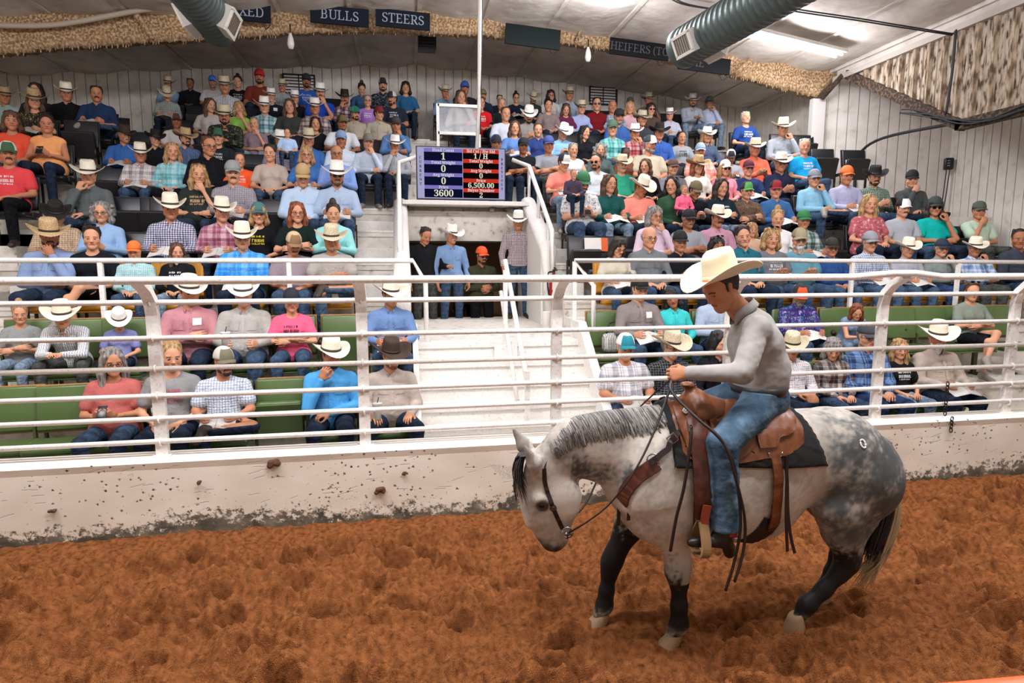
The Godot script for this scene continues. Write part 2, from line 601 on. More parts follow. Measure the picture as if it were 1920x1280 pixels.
	# ceilings: sheets that sag between battens running away from the ring
	for zone in [[-6.75, 10.0, 0.0, M.fabric], [-9.8, -6.8, 0.0, M.fabric_back]]:
		st = st_new()
		var th := st_new()
		var x0 := -9.4
		var cols := 15
		var w := 18.4 / cols
		var nz := 40
		for c in cols:
			for j in 8:
				for k in nz:
					var q := []
					for e in [[0, 0], [0, 1], [1, 1], [1, 0]]:
						var u: float = (j + e[0]) / 8.0
						var v: float = (k + e[1]) / float(nz)
						var x: float = x0 + (c + u) * w
						var z: float = lerpf(zone[0], zone[1], v)
						var bay := absf(sin((z + c * 0.37) * 1.15))
						q.append(Vector3(x, roof_y(x) - 0.02 - (0.03 + 0.07 * bay) * sin(PI * u), z))
					quad(st, q[0], q[3], q[2], q[1])
		struct(part("ceiling", st, zone[3]))
		for c in range(1, cols):
			st = st_new(false)
			var x := x0 + c * w
			box(st, Vector3(x, roof_y(x) - 0.035, (zone[0] + zone[1]) * 0.5), Vector3(0.07, 0.04, zone[1] - zone[0]), Basis(Vector3.BACK, -0.08 * signf(x - 0.6)))
			struct(part("trim_batten", st, zone[3]))
	st = st_new(false)
	box(st, Vector3(0.8, 7.25, 0), Vector3(21.5, 0.2, 21))
	struct(part("ceiling_roof", st, M.fabric))
	# rafter sprayed with insulation foam
	make_rafter()
	make_siding()

func board_wall(called: String, a: Vector3, b: Vector3, high: float, w: float, m: Material, gable: bool) -> void:
	var wall := struct(Node3D.new())
	wall.name = called
	add_child(wall, true)
	var d := b - a
	var n := int(round(d.length() / w))
	var t := d.normalized()
	var face := Vector3(-t.z, 0, t.x)                  # towards the ring when a to b runs to the right
	var bs := Basis(t, Vector3.UP, face)
	var st := st_new(false)
	box(st, (a + b) * 0.5 + Vector3(0, high * 0.5 + 0.1, 0) - face * 0.06, Vector3(d.length() + 0.1, high + 0.3, 0.08), bs)
	part("backing", st, m, wall)
	for k in n:
		st = st_new(false)
		var c := a + d * ((k + 0.5) / n)
		var top := high
		if gable:
			top = roof_y(c.x) - a.y + 0.05
		var ww := d.length() / n
		rbox(st, c + Vector3(0, top * 0.5, 0) + face * (0.001 * (k % 3)), Vector3(ww - 0.014, top, 0.03), 0.006, bs)
		part("plank", st, m, wall)

func make_rafter() -> void:
	var low := [Vector2(-9.4, 5.45), Vector2(-6.59, 5.77), Vector2(-5.77, 5.9), Vector2(-4.51, 6.07), Vector2(-3.02, 6.24), Vector2(-1.75, 6.41), Vector2(-0.42, 6.53), Vector2(1.56, 6.57), Vector2(3.45, 6.51), Vector2(4.77, 6.4), Vector2(5.92, 6.23), Vector2(7.11, 6.06), Vector2(8.68, 5.76), Vector2(9.1, 6.2)]
	var st := st_new()
	var fn := FastNoiseLite.new()
	fn.seed = 4
	fn.frequency = 2.2
	fn.fractal_octaves = 4
	var n := 420
	var rows := 10
	var ring := []
	for i in n + 1:
		var x := -9.4 + 18.5 * i / n
		var yb := 0.0
		for k in low.size() - 1:
			if x >= low[k].x - 0.001:
				yb = lerpf(low[k].y, low[k + 1].y, (x - low[k].x) / (low[k + 1].x - low[k].x))
		var yt := 7.2
		var col := PackedVector3Array()
		for j in rows + 1:
			var y := lerpf(yb, minf(yt, yb + 0.85), float(j) / rows)
			var z := -6.6 + fn.get_noise_2d(x * 1.2, y * 1.2) * 0.04
			if j == 0:
				z -= 0.06
				y += fn.get_noise_1d(x * 9.0) * 0.05
			col.append(Vector3(x, y, z))
		for e in [[0.02, -6.72], [0.02, -6.86], [0.85, -6.86]]:
			col.append(Vector3(x, yb + e[0] + fn.get_noise_1d(x * 9.0) * 0.04, e[1]))
		ring.append(col)
	for i in n:
		for j in rows:
			quad(st, ring[i][j], ring[i + 1][j], ring[i + 1][j + 1], ring[i][j + 1])
		quad(st, ring[i][rows + 1], ring[i + 1][rows + 1], ring[i + 1][0], ring[i][0])
		quad(st, ring[i][rows + 2], ring[i + 1][rows + 2], ring[i + 1][rows + 1], ring[i][rows + 1])
		quad(st, ring[i][rows + 3], ring[i + 1][rows + 3], ring[i + 1][rows + 2], ring[i][rows + 2])
	var raf := part("trim_rafter", st, M.foam)
	struct(raf)
	st = st_new()
	var rng := RandomNumberGenerator.new()
	rng.seed = 3
	for k in 280:                                      # crumbs of foam hanging from the lower edge
		var i := rng.randi_range(20, n - 20)
		var p: Vector3 = ring[i][0]
		var l := rng.randf_range(0.012, 0.06)
		tube(st, [p + Vector3(0, 0.02, rng.randf_range(-0.05, 0.02)), p - Vector3(0, l * 0.5, 0), p - Vector3(rng.randf_range(-0.01, 0.01), l, 0)], [rng.randf_range(0.006, 0.02), rng.randf_range(0.005, 0.014), 0.003], 5)
	var crumbs := part("foam_crumbs", st, M.foam, raf)
	crumbs.set_meta("kind", "stuff")
	for p in [[[100, Vector3(-4.5, 6.75, -6.45)], [1, Vector3(-4.1, 6.12, -6.5)]], [[0, Vector3(3.55, 6.98, -6.4)], [0, Vector3(3.35, 6.5, -6.5)]], [[0, Vector3(-0.9, 7.0, -6.4)], [0, Vector3(-0.75, 6.55, -6.5)]], [[0, Vector3(7.0, 6.4, -6.4)], [0, Vector3(6.7, 6.1, -6.5)]]]:
		st = st_new()
		tube(st, [p[0][1], (p[0][1] + p[1][1]) * 0.5 + Vector3(0.01, 0, 0.01), p[1][1]], [0.035, 0.045, 0.035], 7)
		part("brace", st, M.foam, raf)

func make_siding() -> void:
	var wall := struct(Node3D.new())
	wall.name = "wall_siding"
	add_child(wall, true)
	var z := -6.3
	while z < 3.0:
		var w := 0.3
		var st: SurfaceTool
		for seg in [["siding_panel", M.rust, [[0.105, 0.0], [0.19, 0.0], [0.2, -0.02], [0.21, 0.0], [0.3, 0.0]]], ["siding_rib", M.rust_rib, [[0.0, 0.0], [0.025, -0.06], [0.08, -0.06], [0.105, 0.0]]]]:
			st = st_new(false)
			var prof: Array = seg[2]
			for k in prof.size() - 1:
				var q := []
				for e in [[k, 0], [k + 1, 0], [k + 1, 1], [k, 1]]:
					var zz: float = z + prof[e[0]][0]
					var lo := 4.55 if zz > -3.4 else lerpf(4.55, 6.1, (-3.4 - zz) / 2.7)
					q.append(Vector3(9.0 + prof[e[0]][1], minf(lo, 6.05) if e[1] == 0 else 6.1, zz))
				quad(st, q[1], q[0], q[3], q[2])
				var off := Vector3(0.03, 0, 0)
				quad(st, q[0] + off, q[1] + off, q[2] + off, q[3] + off)
			part(seg[0], st, seg[1], wall)
		z += w
	var st := st_new(false)
	for p in [[Vector3(8.97, 6.08, -6.1), Vector3(8.97, 4.54, -3.4), 0.16], [Vector3(8.97, 4.54, -3.4), Vector3(8.97, 4.54, 3.0), 0.16]]:
		var a: Vector3 = p[0]
		var b: Vector3 = p[1]
		var t := (b - a).normalized()
		box(st, (a + b) * 0.5, Vector3(0.14, p[2], (b - a).length() + 0.1), Basis(Vector3.RIGHT, t.cross(Vector3.RIGHT) * -1.0, t).orthonormalized())
	part("sill_beam", st, M.sill, wall)
	st = st_new(false)
	box(st, Vector3(8.96, 6.09, -1.7), Vector3(0.12, 0.1, 9.6))
	part("eave_trim", st, paint(Color("b9b1a6"), 0.7), wall)
	st = st_new(false)
	box(st, Vector3(9.0, 6.4, 1.8), Vector3(0.08, 0.6, 16.5))
	box(st, Vector3(9.05, 5.3, 6.5), Vector3(0.08, 2.0, 7.2))
	part("upper_panel", st, M.fabric, wall)
	st = st_new()
	tube(st, [Vector3(8.75, 5.74, -6.6), Vector3(8.9, 6.1, -6.2)], 0.05, 8)
	part("knee_brace", st, M.sill, wall)

# ---------- the ring ----------
func ground_h(x: float, z: float, fn: FastNoiseLite, prints: Array) -> float:
	var y := fn.get_noise_2d(x * 0.55, z * 0.9) * 0.08 + fn.get_noise_2d(x * 2.2 + 40.0, z * 3.0) * 0.07 + fn.get_noise_2d(x * 7.0, z * 8.0 + 70.0) * 0.056 + fn.get_noise_2d(x * 24.0 + 9.0, z * 26.0) * 0.013
	for p in prints:
		var dx: float = (x - p[0]) * cos(p[4]) + (z - p[1]) * sin(p[4])
		var dz: float = -(x - p[0]) * sin(p[4]) + (z - p[1]) * cos(p[4])
		var d := sqrt(dx * dx / (p[2] * p[2]) + dz * dz / (p[2] * p[2] * 0.5))
		if d < 2.0:
			y += p[3] * (-(1.0 - d * d) if d < 1.0 else 0.0) + p[3] * 0.4 * exp(-(d - 1.25) * (d - 1.25) * 9.0)
	return y * (0.35 + 0.65 * smoothstep(0.0, 0.5, z)) + 0.02 * (1.0 - smoothstep(0.0, 0.35, z))

func fn_small(x: float, z: float) -> float:
	return ground_fn.get_noise_2d(x * 9.0, z * 9.0) * 0.03 + ground_fn.get_noise_2d(x * 24.0, z * 24.0) * 0.012

var ground_fn: FastNoiseLite
var ground_prints := []
func ground_y(x: float, z: float) -> float:
	return ground_h(x, z, ground_fn, ground_prints)

func make_ring() -> void:
	ground_fn = FastNoiseLite.new()
	ground_fn.seed = 21
	ground_fn.frequency = 1.0
	ground_fn.fractal_octaves = 3
	var rng := RandomNumberGenerator.new()
	rng.seed = 5
	for k in 290:
		ground_prints.append([rng.randf_range(-4.2, 6.5), rng.randf_range(0.35, 3.2), rng.randf_range(0.08, 0.15), rng.randf_range(0.06, 0.14), rng.randf_range(-0.6, 0.6)])
	var step := 0.018
	var x0 := -4.6
	var nx := int(12.0 / step)
	var nz := int(3.7 / step)
	var v := PackedVector3Array()
	var ix := PackedInt32Array()
	var hs := PackedFloat32Array()
	hs.resize((nx + 1) * (nz + 1))
	# prints are stamped only where they lie
	for j in nz + 1:
		for i in nx + 1:
			hs[j * (nx + 1) + i] = ground_h(x0 + i * step, -0.05 + j * step, ground_fn, [])
	for p in ground_prints:
		var i0 := clampi(int((p[0] - p[2] * 2.0 - x0) / step), 0, nx)
		var i1 := clampi(int((p[0] + p[2] * 2.0 - x0) / step), 0, nx)
		var j0 := clampi(int((p[1] - p[2] * 2.0 + 0.05) / step), 0, nz)
		var j1 := clampi(int((p[1] + p[2] * 2.0 + 0.05) / step), 0, nz)
		for j in range(j0, j1 + 1):
			for i in range(i0, i1 + 1):
				var x := x0 + i * step
				var z := -0.05 + j * step
				hs[j * (nx + 1) + i] += ground_h(x, z, ground_fn, [p]) - ground_h(x, z, ground_fn, [])
	for p in [[1.55, 2.22], [1.19, 1.93], [2.405, 2.22], [2.77, 1.96]]:      # the hooves sink a little way in
		for j in nz + 1:
			for i in nx + 1:
				var d := Vector2(x0 + i * step - p[0], -0.05 + j * step - p[1]).length()
				if d < 0.5:
					var k := exp(-d * d / 0.045)
					hs[j * (nx + 1) + i] = lerpf(hs[j * (nx + 1) + i], 0.04 + fn_small(x0 + i * step, j * step), k)
	for j in nz + 1:
		for i in nx + 1:
			v.append(Vector3(x0 + i * step, hs[j * (nx + 1) + i], -0.05 + j * step))
	var nrm := PackedVector3Array()
	nrm.resize(v.size())
	for j in nz + 1:
		for i in nx + 1:
			var a := hs[j * (nx + 1) + maxi(i - 1, 0)] - hs[j * (nx + 1) + mini(i + 1, nx)]
			var b := hs[maxi(j - 1, 0) * (nx + 1) + i] - hs[mini(j + 1, nz) * (nx + 1) + i]
			nrm[j * (nx + 1) + i] = Vector3(a, step * 2.0, b).normalized()
	for j in nz:
		for i in nx:
			var a := j * (nx + 1) + i
			ix.append_array(PackedInt32Array([a, a + 1, a + nx + 2, a, a + nx + 2, a + nx + 1]))
	var arr := []
	arr.resize(Mesh.ARRAY_MAX)
	arr[Mesh.ARRAY_VERTEX] = v
	arr[Mesh.ARRAY_NORMAL] = nrm
	arr[Mesh.ARRAY_INDEX] = ix
	var mesh := ArrayMesh.new()
	mesh.add_surface_from_arrays(Mesh.PRIMITIVE_TRIANGLES, arr)
	M.dirt = tri_mat(noise_tex(0.02, [[0.0, Color("3f2413")], [0.28, Color("6b4023")], [0.5, Color("875430")], [0.75, Color("955f36")], [1.0, Color("a87145")]], 1024, FastNoiseLite.TYPE_SIMPLEX_SMOOTH, 22, 7), 0.8, 0.95, noise_tex(0.16, [], 1024, FastNoiseLite.TYPE_SIMPLEX, 23, 5), 1.2)
	M.dirt.metallic_specular = 0.15
	struct(node("ground", mesh, M.dirt))
	var st := st_new(false)
	box(st, Vector3(0.8, -0.3, 6.4), Vector3(20, 0.4, 8))
	box(st, Vector3(-7.0, -0.2, 1.7), Vector3(5.0, 0.4, 3.6))
	box(st, Vector3(9.1, -0.2, 1.7), Vector3(3.4, 0.4, 3.6))
	struct(part("ground_apron", st, M.dirt))
	st = st_new(false)
	box(st, Vector3(0.8, -0.5, 0), Vector3(21, 0.2, 20))
	struct(part("floor", st, M.concrete))
	make_ring_wall()
	make_fence()

func make_ring_wall() -> void:
	# plaster wall with a grime band along its foot; the texture runs along its length once
	var w := 2048
	var h := 160
	var im := Image.create(w, h, false, Image.FORMAT_RGB8)
	var fn := FastNoiseLite.new()
	fn.seed = 31
	fn.fractal_octaves = 5
	var base := Color("ebe2d0")
	var rng := RandomNumberGenerator.new()
	rng.seed = 8
	for x in w:
		var edge := 0.27 + 0.1 * fn.get_noise_1d(x * 0.25) + 0.05 * fn.get_noise_1d(x * 2.1)
		for y in h:
			var t := 1.0 - y / float(h)                 # height over the foot, 0 to 1
			var c := base.lerp(Color("d9ceba"), clampf(0.35 + fn.get_noise_2d(x * 0.5, y * 1.0) * 0.9, 0, 1))
			var g := fn.get_noise_2d(x * 3.2 + 500, y * 4.5) * 0.16 + fn.get_noise_2d(x * 9.0, y * 9.0 + 300) * 0.12
			var k := smoothstep(edge + 0.05, edge - 0.06, t + g + fn.get_noise_2d(x * 30.0, y * 30.0) * 0.1)
			c = c.lerp(Color("3d382c").lerp(Color("7a7262"), clampf(fn.get_noise_2d(x * 2.0 + 90, y * 3.0) + 0.4, 0, 1)), k * 0.92)
			if t > 0.95 + fn.get_noise_1d(x * 1.5) * 0.03:
				c = c.lerp(Color("efebe4"), 0.6)
			im.set_pixel(x, y, c)
	for k in 1300:
		var x := rng.randi_range(0, w - 6)
		var y := int(pow(rng.randf(), 0.8) * h * 0.8)
		if fn.get_noise_2d(x * 0.4, y * 0.4) < -0.05 and k % 4 != 0:
			continue
		var s := rng.randi_range(1, 2) if k % 9 else 3
		var spot := Color("41301f").lerp(Color("8d7a62"), rng.randf())
		im.fill_rect(Rect2i(x, y, s, s), spot)
		if s > 1:
			im.fill_rect(Rect2i(x - 1 if x > 0 else 0, y + rng.randi_range(0, s - 1), s + rng.randi_range(1, 3), 1), spot)
			im.fill_rect(Rect2i(x + rng.randi_range(0, s - 1), maxi(y - 1, 0), 1, s + rng.randi_range(1, 2)), spot)
	for k in 120:                                      # hoof scuffs and chipped plaster
		var x := rng.randi_range(20, w - 60)
		var y := rng.randi_range(12, 90)
		var l := rng.randi_range(8, 26)
		var sl := rng.randf_range(-0.35, 0.1)
		for j in l:
			im.set_pixel(x + j, clampi(int(y + sl * j), 0, h - 1), Color("a89c8c"))
			im.set_pixel(x + j, clampi(int(y + sl * j) + 1, 0, h - 1), Color("efe9df"))
	for k in 26:                                       # grey rubbed patch
		for j in 30:
			im.set_pixel(840 + k * 2 + j, clampi(44 + j + k / 3, 0, h - 1), Color("a39c92").lerp(base, rng.randf()))
	var m := StandardMaterial3D.new()
	m.albedo_texture = ImageTexture.create_from_image(im)
	m.roughness = 0.8
	m.heightmap_enabled = true
	m.heightmap_texture = m.albedo_texture
	m.heightmap_scale = 0.5
	var st := SurfaceTool.new()
	st.begin(Mesh.PRIMITIVE_TRIANGLES)
	st.set_smooth_group(-1)
	var prof := [[0.0, -0.1], [0.0, 0.6], [0.012, 0.66], [-0.02, 0.685], [-0.26, 0.685], [-0.28, 0.66], [-0.28, 0.0]]
	for k in prof.size() - 1:
		var a = prof[k]
		var b = prof[k + 1]
		var n := 60
		for i in n:
			var xa := -9.4 + 20.2 * i / n
			var xb := -9.4 + 20.2 * (i + 1) / n
			var q := [Vector3(xa, a[1], a[0]), Vector3(xb, a[1], a[0]), Vector3(xb, b[1], b[0]), Vector3(xa, b[1], b[0])]
			for e in [0, 2, 1, 0, 3, 2]:
				st.set_uv(Vector2(q[e].x / 10.6 + 0.34, clampf(1.0 - q[e].y / 0.685, 0.003, 0.997)))
				st.add_vertex(q[e])
	st.generate_normals()
	struct(node("wall_ring", st.commit(), m))

func make_fence() -> void:
	var fence := thing("fence", "white pipe rail fence standing on the low ring wall", "fence")
	var hs := [2.01, 1.71, 1.45, 1.215, 1.01, 0.81]
	var posts := [-5.6, -3.9, -2.075, -0.365, 1.425, 3.2, 4.92, 6.56, 8.3]
	for k in hs.size():
		var st := st_new()
		tube(st, [Vector3(-9.3, hs[k], -0.1), Vector3(10.7, hs[k] + (0.02 if k > 3 else 0.0), -0.1)], 0.022 if k else 0.024, 10)
		part("rail", st, M.pipe, fence)
	var st := st_new()
	tube(st, [Vector3(-9.3, 2.2, 0.16), Vector3(4.3, 2.2, 0.16), Vector3(4.75, 2.235, 0.16), Vector3(5.0, 2.235, 0.16), Vector3(5.3, 2.2, 0.16), Vector3(10.7, 2.2, 0.16)], 0.033, 12)
	part("top_rail", st, M.pipe, fence)
	for x in posts:
		st = st_new(false)
		var path := [Vector3(x, 0.67, -0.13), Vector3(x, 1.9, -0.13), Vector3(x, 2.03, -0.1), Vector3(x, 2.13, 0.0), Vector3(x, 2.2, 0.14)]
		var rings := []
		for j in path.size():
			var t: Vector3 = (path[mini(j + 1, 4)] - path[maxi(j - 1, 0)]).normalized()
			var nn := Vector3(1, 0, 0).cross(t).normalized()
			var hw := 0.048
			rings.append(PackedVector3Array([path[j] - Vector3(hw, 0, 0) - nn * 0.03, path[j] + Vector3(hw, 0, 0) - nn * 0.03, path[j] + Vector3(hw, 0, 0) + nn * 0.03, path[j] - Vector3(hw, 0, 0) + nn * 0.03]))
		loft(st, rings)
		rbox(st, Vector3(x, 0.69, -0.13), Vector3(0.15, 0.012, 0.11), 0.003)
		part("post", st, M.pipe, fence)
		for y in hs:
			st = st_new()
			var c := []
			for a in 9:
				c.append(Vector3(x + 0.0, y + cos(a * TAU / 8.0) * 0.03, -0.1 + sin(a * TAU / 8.0) * 0.03))
			tube(st, c, 0.009, 6)
			part("weld", st, M.pipe, fence)
	# chain over the second lowest rail
	var ch := thing("chain", "rusty dark chain hung over the fence rails near the wall top", "chain")
	var y := 1.05
	var k := 0
	while y > 0.55:
		st = st_new()
		var c := []
		var zc := -0.06 if y > 0.7 else 0.03
		for a in 9:
			var u := cos(a * TAU / 8.0) * 0.017
			var q := sin(a * TAU / 8.0) * 0.027
			c.append(Vector3(5.72 + (u if k % 2 else 0.0), y + q, zc + (0.0 if k % 2 else u)))
		tube(st, c, 0.006, 6)
		part("link", st, paint(Color("2b2420"), 0.6, 0.6), ch)
		y -= 0.04
		k += 1
	# rail along the cross aisle in front of the third row
	for s in [[-9.3, 0.13, "white guard rail along the third row, tunnel end to side wall"], [2.12, 10.6, "white guard rail before the third row beyond the stairs"]]:
		var g := thing("guard_rail", s[2], "railing")
		var z := -1.98
		st = st_new()
		if s[0] < 0:
			tube(st, [Vector3(s[0], 2.36, z), Vector3(s[1], 2.36, z), Vector3(0.27, 2.1, z + 0.1), Vector3(0.27, 1.25, z + 0.15)], 0.03, 10)
			for x in [-8.2, -6.4, -4.7, -3.25, -1.28]:
				var sp := st_new(false)
				box(sp, Vector3(x, 1.85, z), Vector3(0.05, 1.0, 0.04))
				part("post", sp, M.pipe, g)
		else:
			tube(st, [Vector3(2.34, 1.25, z + 0.1), Vector3(2.34, 2.05, z + 0.1), Vector3(2.12, 2.36, z), Vector3(5.1, 2.37, z), Vector3(5.4, 2.36, z), Vector3(s[1], 2.33, z)], 0.03, 10)
			for x in [2.12, 4.05, 6.02, 7.7, 9.5]:
				var sp := st_new(false)
				box(sp, Vector3(x, 1.85, z), Vector3(0.05, 1.0, 0.04))
				part("post", sp, M.pipe, g)
		part("rail", st, M.pipe, g)
	# stair rail
	var sr := thing("stair_rail", "white pipe handrail down the middle of the wide stairs", "railing")
	st = st_new()
	tube(st, [Vector3(1.28, 2.34, -2.35), Vector3(1.28, 2.36, -2.2), Vector3(1.28, 1.05, -0.75)], 0.03, 10)
	part("rail", st, M.pipe, sr)
	st = st_new()
	tube(st, [Vector3(1.2, 1.98, -2.05), Vector3(1.2, 0.85, -0.95)], 0.024, 8)
	part("rail", st, M.pipe, sr)
	for q in [Vector3(1.2, 1.75, -1.72), Vector3(1.28, 0.7, -0.8)]:
		st = st_new(false)
		box(st, q + Vector3(0, -0.05, 0), Vector3(0.05, 1.1, 0.05))
		part("post", st, M.pipe, sr)
	st = st_new(false)
	rbox(st, Vector3(1.2, 1.28, -1.69), Vector3(0.28, 0.16, 0.02), 0.006)
	part("foot_plate", st, M.pipe, sr)
	# handrails on the parapets
	for s in [[-0.02, 0], [2.2, 1]]:
		var hr := thing("handrail", ["white handrail sloping up the parapet between aisle steps and tunnel mouth", "white handrail sloping down past the fire extinguisher"][s[1]], "railing")
		st = st_new()
		var zf := -3.1 if s[1] == 0 else -3.5
		tube(st, [Vector3(s[0] + (0.3 if s[1] == 0 else -0.3), 4.08, -5.2), Vector3(s[0], 3.98, -5.2), Vector3(s[0], 2.58 if s[1] == 0 else 2.8, zf), Vector3(s[0], 2.0 if s[1] else 2.3, zf + 0.05)], 0.036, 10)
		part("rail", st, M.pipe, hr)
		for u in [0.0, 0.45, 0.85]:
			st = st_new()
			var yy := lerpf(3.95, 2.6 if s[1] == 0 else 2.8, u)
			tube(st, [Vector3(s[0], yy - 0.72, lerpf(-5.2, zf, u)), Vector3(s[0], yy, lerpf(-5.2, zf, u))], 0.028, 8)
			part("post", st, M.pipe, hr)
# ---------- seats ----------
func seat_proto(kind: String, up: bool) -> Node3D:      # green vinyl, amber plywood or black vinyl; up: the cushion is folded
	var key := "seat %s %s" % [kind, up]
	if cache.has(key):
		return cache[key]
	var o := Node3D.new()
	var w := 0.5
	var skin_: Material = {"green": paint(Color("546a3b"), 0.35), "amber": paint(Color("c8891f"), 0.4), "black": paint(Color("202124"), 0.36)}[kind]
	var trim: Material = {"green": paint(Color("a5713c"), 0.5), "amber": paint(Color("b97c1f"), 0.45), "black": paint(Color("1c1a19"), 0.5)}[kind]
	var iron: Material = paint(Color("4f5238"), 0.5, 0.2) if kind == "green" else paint(Color("2b2420"), 0.5, 0.3)
	var lean := Basis(Vector3.RIGHT, -0.17)
	var st := st_new(kind != "amber")
	rbox(st, Vector3(0, 0.74, -0.235), Vector3(w - 0.02, 0.44, 0.055), 0.022, lean)
	part("backrest", st, skin_, o)
	st = st_new(false)
	rbox(st, Vector3(0, 0.735, -0.262), Vector3(w, 0.47, 0.02), 0.006, lean)
	part("back_board", st, trim, o)
	var cb := Basis.IDENTITY if not up else Basis(Vector3.RIGHT, -1.25)
	var cc := Vector3(0, 0.425, 0.02) if not up else Vector3(0, 0.56, -0.12)
	st = st_new()
	rbox(st, cc, Vector3(w - 0.04, 0.075, 0.42), 0.03, cb)
	part("cushion", st, skin_, o)
	st = st_new(false)
	rbox(st, cc + cb * Vector3(0, -0.045, 0), Vector3(w - 0.06, 0.02, 0.4), 0.006, cb)
	part("cushion_pan", st, trim if kind != "green" else skin_, o)
	for s in [-1.0, 1.0]:
		st = st_new(false)
		box(st, Vector3(s * 0.255, 0.3, -0.2), Vector3(0.022, 0.6, 0.05))
		box(st, Vector3(s * 0.255, 0.43, -0.08), Vector3(0.02, 0.06, 0.3))
		box(st, Vector3(s * 0.255, 0.012, -0.16), Vector3(0.03, 0.024, 0.2))
		part("standard", st, iron, o)
	cache[key] = o
	return o

func seat(r: int, x: float, label: String, up := false, kind := "") -> void:
	if kind == "":
		kind = "green" if r < 2 else ("amber" if r == 2 else "black")
	var o: Node3D = seat_proto(kind, up).duplicate()
	o.name = "folding_seat"
	add_child(o, true)
	o.position = Vector3(x, floor_at(r, x), row_z(r))
	o.rotation.y = clampf((2.2 - x) * 0.02, -0.14, 0.14)
	tag(o, label, "seat", kind + " folding seats")

# ---------- lettering ----------
func text(called: String, words: String, size: float, at: Vector3, m: Material, parent: Node, serif := true, bold := true, turn := Basis.IDENTITY) -> MeshInstance3D:
	var t := TextMesh.new()
	var f := SystemFont.new()
	f.font_names = PackedStringArray(["Droid Serif" if serif else "Droid Sans"])
	f.font_weight = 700 if bold else 400
	t.font = f
	t.text = words
	t.font_size = 32
	t.pixel_size = size / 23.0
	t.depth = 0.004
	t.curve_step = 1.5
	var o := node(called, t, m, parent)
	o.transform = Transform3D(turn, at)
	return o

func glow(c: Color, e: float) -> StandardMaterial3D:
	var key := "glow %s %.2f" % [c.to_html(), e]
	if not mats.has(key):
		var m := StandardMaterial3D.new()
		m.albedo_color = Color(0.02, 0.02, 0.02)
		m.emission_enabled = true
		m.emission = c
		m.emission_energy_multiplier = e
		m.roughness = 0.9
		m.metallic_specular = 0.0
		mats[key] = m
	return mats[key]

func make_screen() -> void:
	var o := thing("display_screen", "large flat sale display screen on the shelf above the tunnel mouth", "screen", Vector3(1.01, 3.797, -4.98))
	var st := st_new(false)
	rbox(st, Vector3(0, 0, -0.03), Vector3(1.49, 0.86, 0.05), 0.008)
	box(st, Vector3(0, -0.455, -0.02), Vector3(0.5, 0.06, 0.12))
	part("case", st, M.black, o)
	st = st_new(false)
	box(st, Vector3(0, 0, 0), Vector3(1.45, 0.82, 0.006))
	part("panel", st, glow(Color("c9c4f4"), 0.85), o)
	var pale := glow(Color("9d92ea"), 0.8)
	var red := glow(Color("f2402a"), 0.85)
	var navy := glow(Color("0b1138"), 0.8)
	var dark := glow(Color("0a0408"), 0.8)
	var lit := glow(Color("fffbe0"), 1.0)
	var white := glow(Color("ffffff"), 0.9)
	var ink := glow(Color("15121c"), 0.2)
	var cols := [[-0.3, 0.63, ["Head Count", "Total Weight", "Avg Weight", "Price"], ["1", "0", "0", "3600"], pale, navy], [0.325, 0.6, ["Hd Cut / Hw Sld", "Total Weight", "Avg Weight", "Price", "Buyer Number"], ["1 / H", "0", "0", "6,500.00", "2"], red, dark]]
	for c in cols:
		var n: int = c[2].size()
		var cell: float = 0.79 / n
		for k in n:
			var top := 0.395 - k * cell
			var hh := cell * (0.3 if n == 4 else 0.4)
			st = st_new(false)
			box(st, Vector3(c[0], top - hh * 0.5, 0.005), Vector3(c[1], hh, 0.004))
			part("heading_bar", st, c[4], o)
			st = st_new(false)
			box(st, Vector3(c[0], top - hh - (cell - hh) * 0.5, 0.005), Vector3(c[1], cell - hh, 0.004))
			part("value_field", st, c[5], o)
			text("heading", c[2][k], 0.044, Vector3(c[0], top - hh * 0.5, 0.009), white, o)
			text("value", c[3][k], 0.105 if n == 4 else 0.08, Vector3(c[0], top - hh - (cell - hh) * 0.5, 0.009), lit, o)
	for s in [[-0.675, "CURRENT"], [0.68, "PREVIOUS"]]:
		for k in s[1].length():
			text("side_letter", s[1][k], 0.04, Vector3(s[0], 0.24 - k * (0.07 if s[0] < 0 else 0.068), 0.006), ink, o)
	var l := AreaLight3D.new()
	l.name = "screen_light"
	l.area_size = Vector2(1.4, 0.8)
	l.position = Vector3(1.01, 3.797, -4.95)
	l.rotation.y = PI
	l.light_color = Color("b9b0ff")
	l.light_energy = 0.25
	l.shadow_enabled = true
	add_child(l)

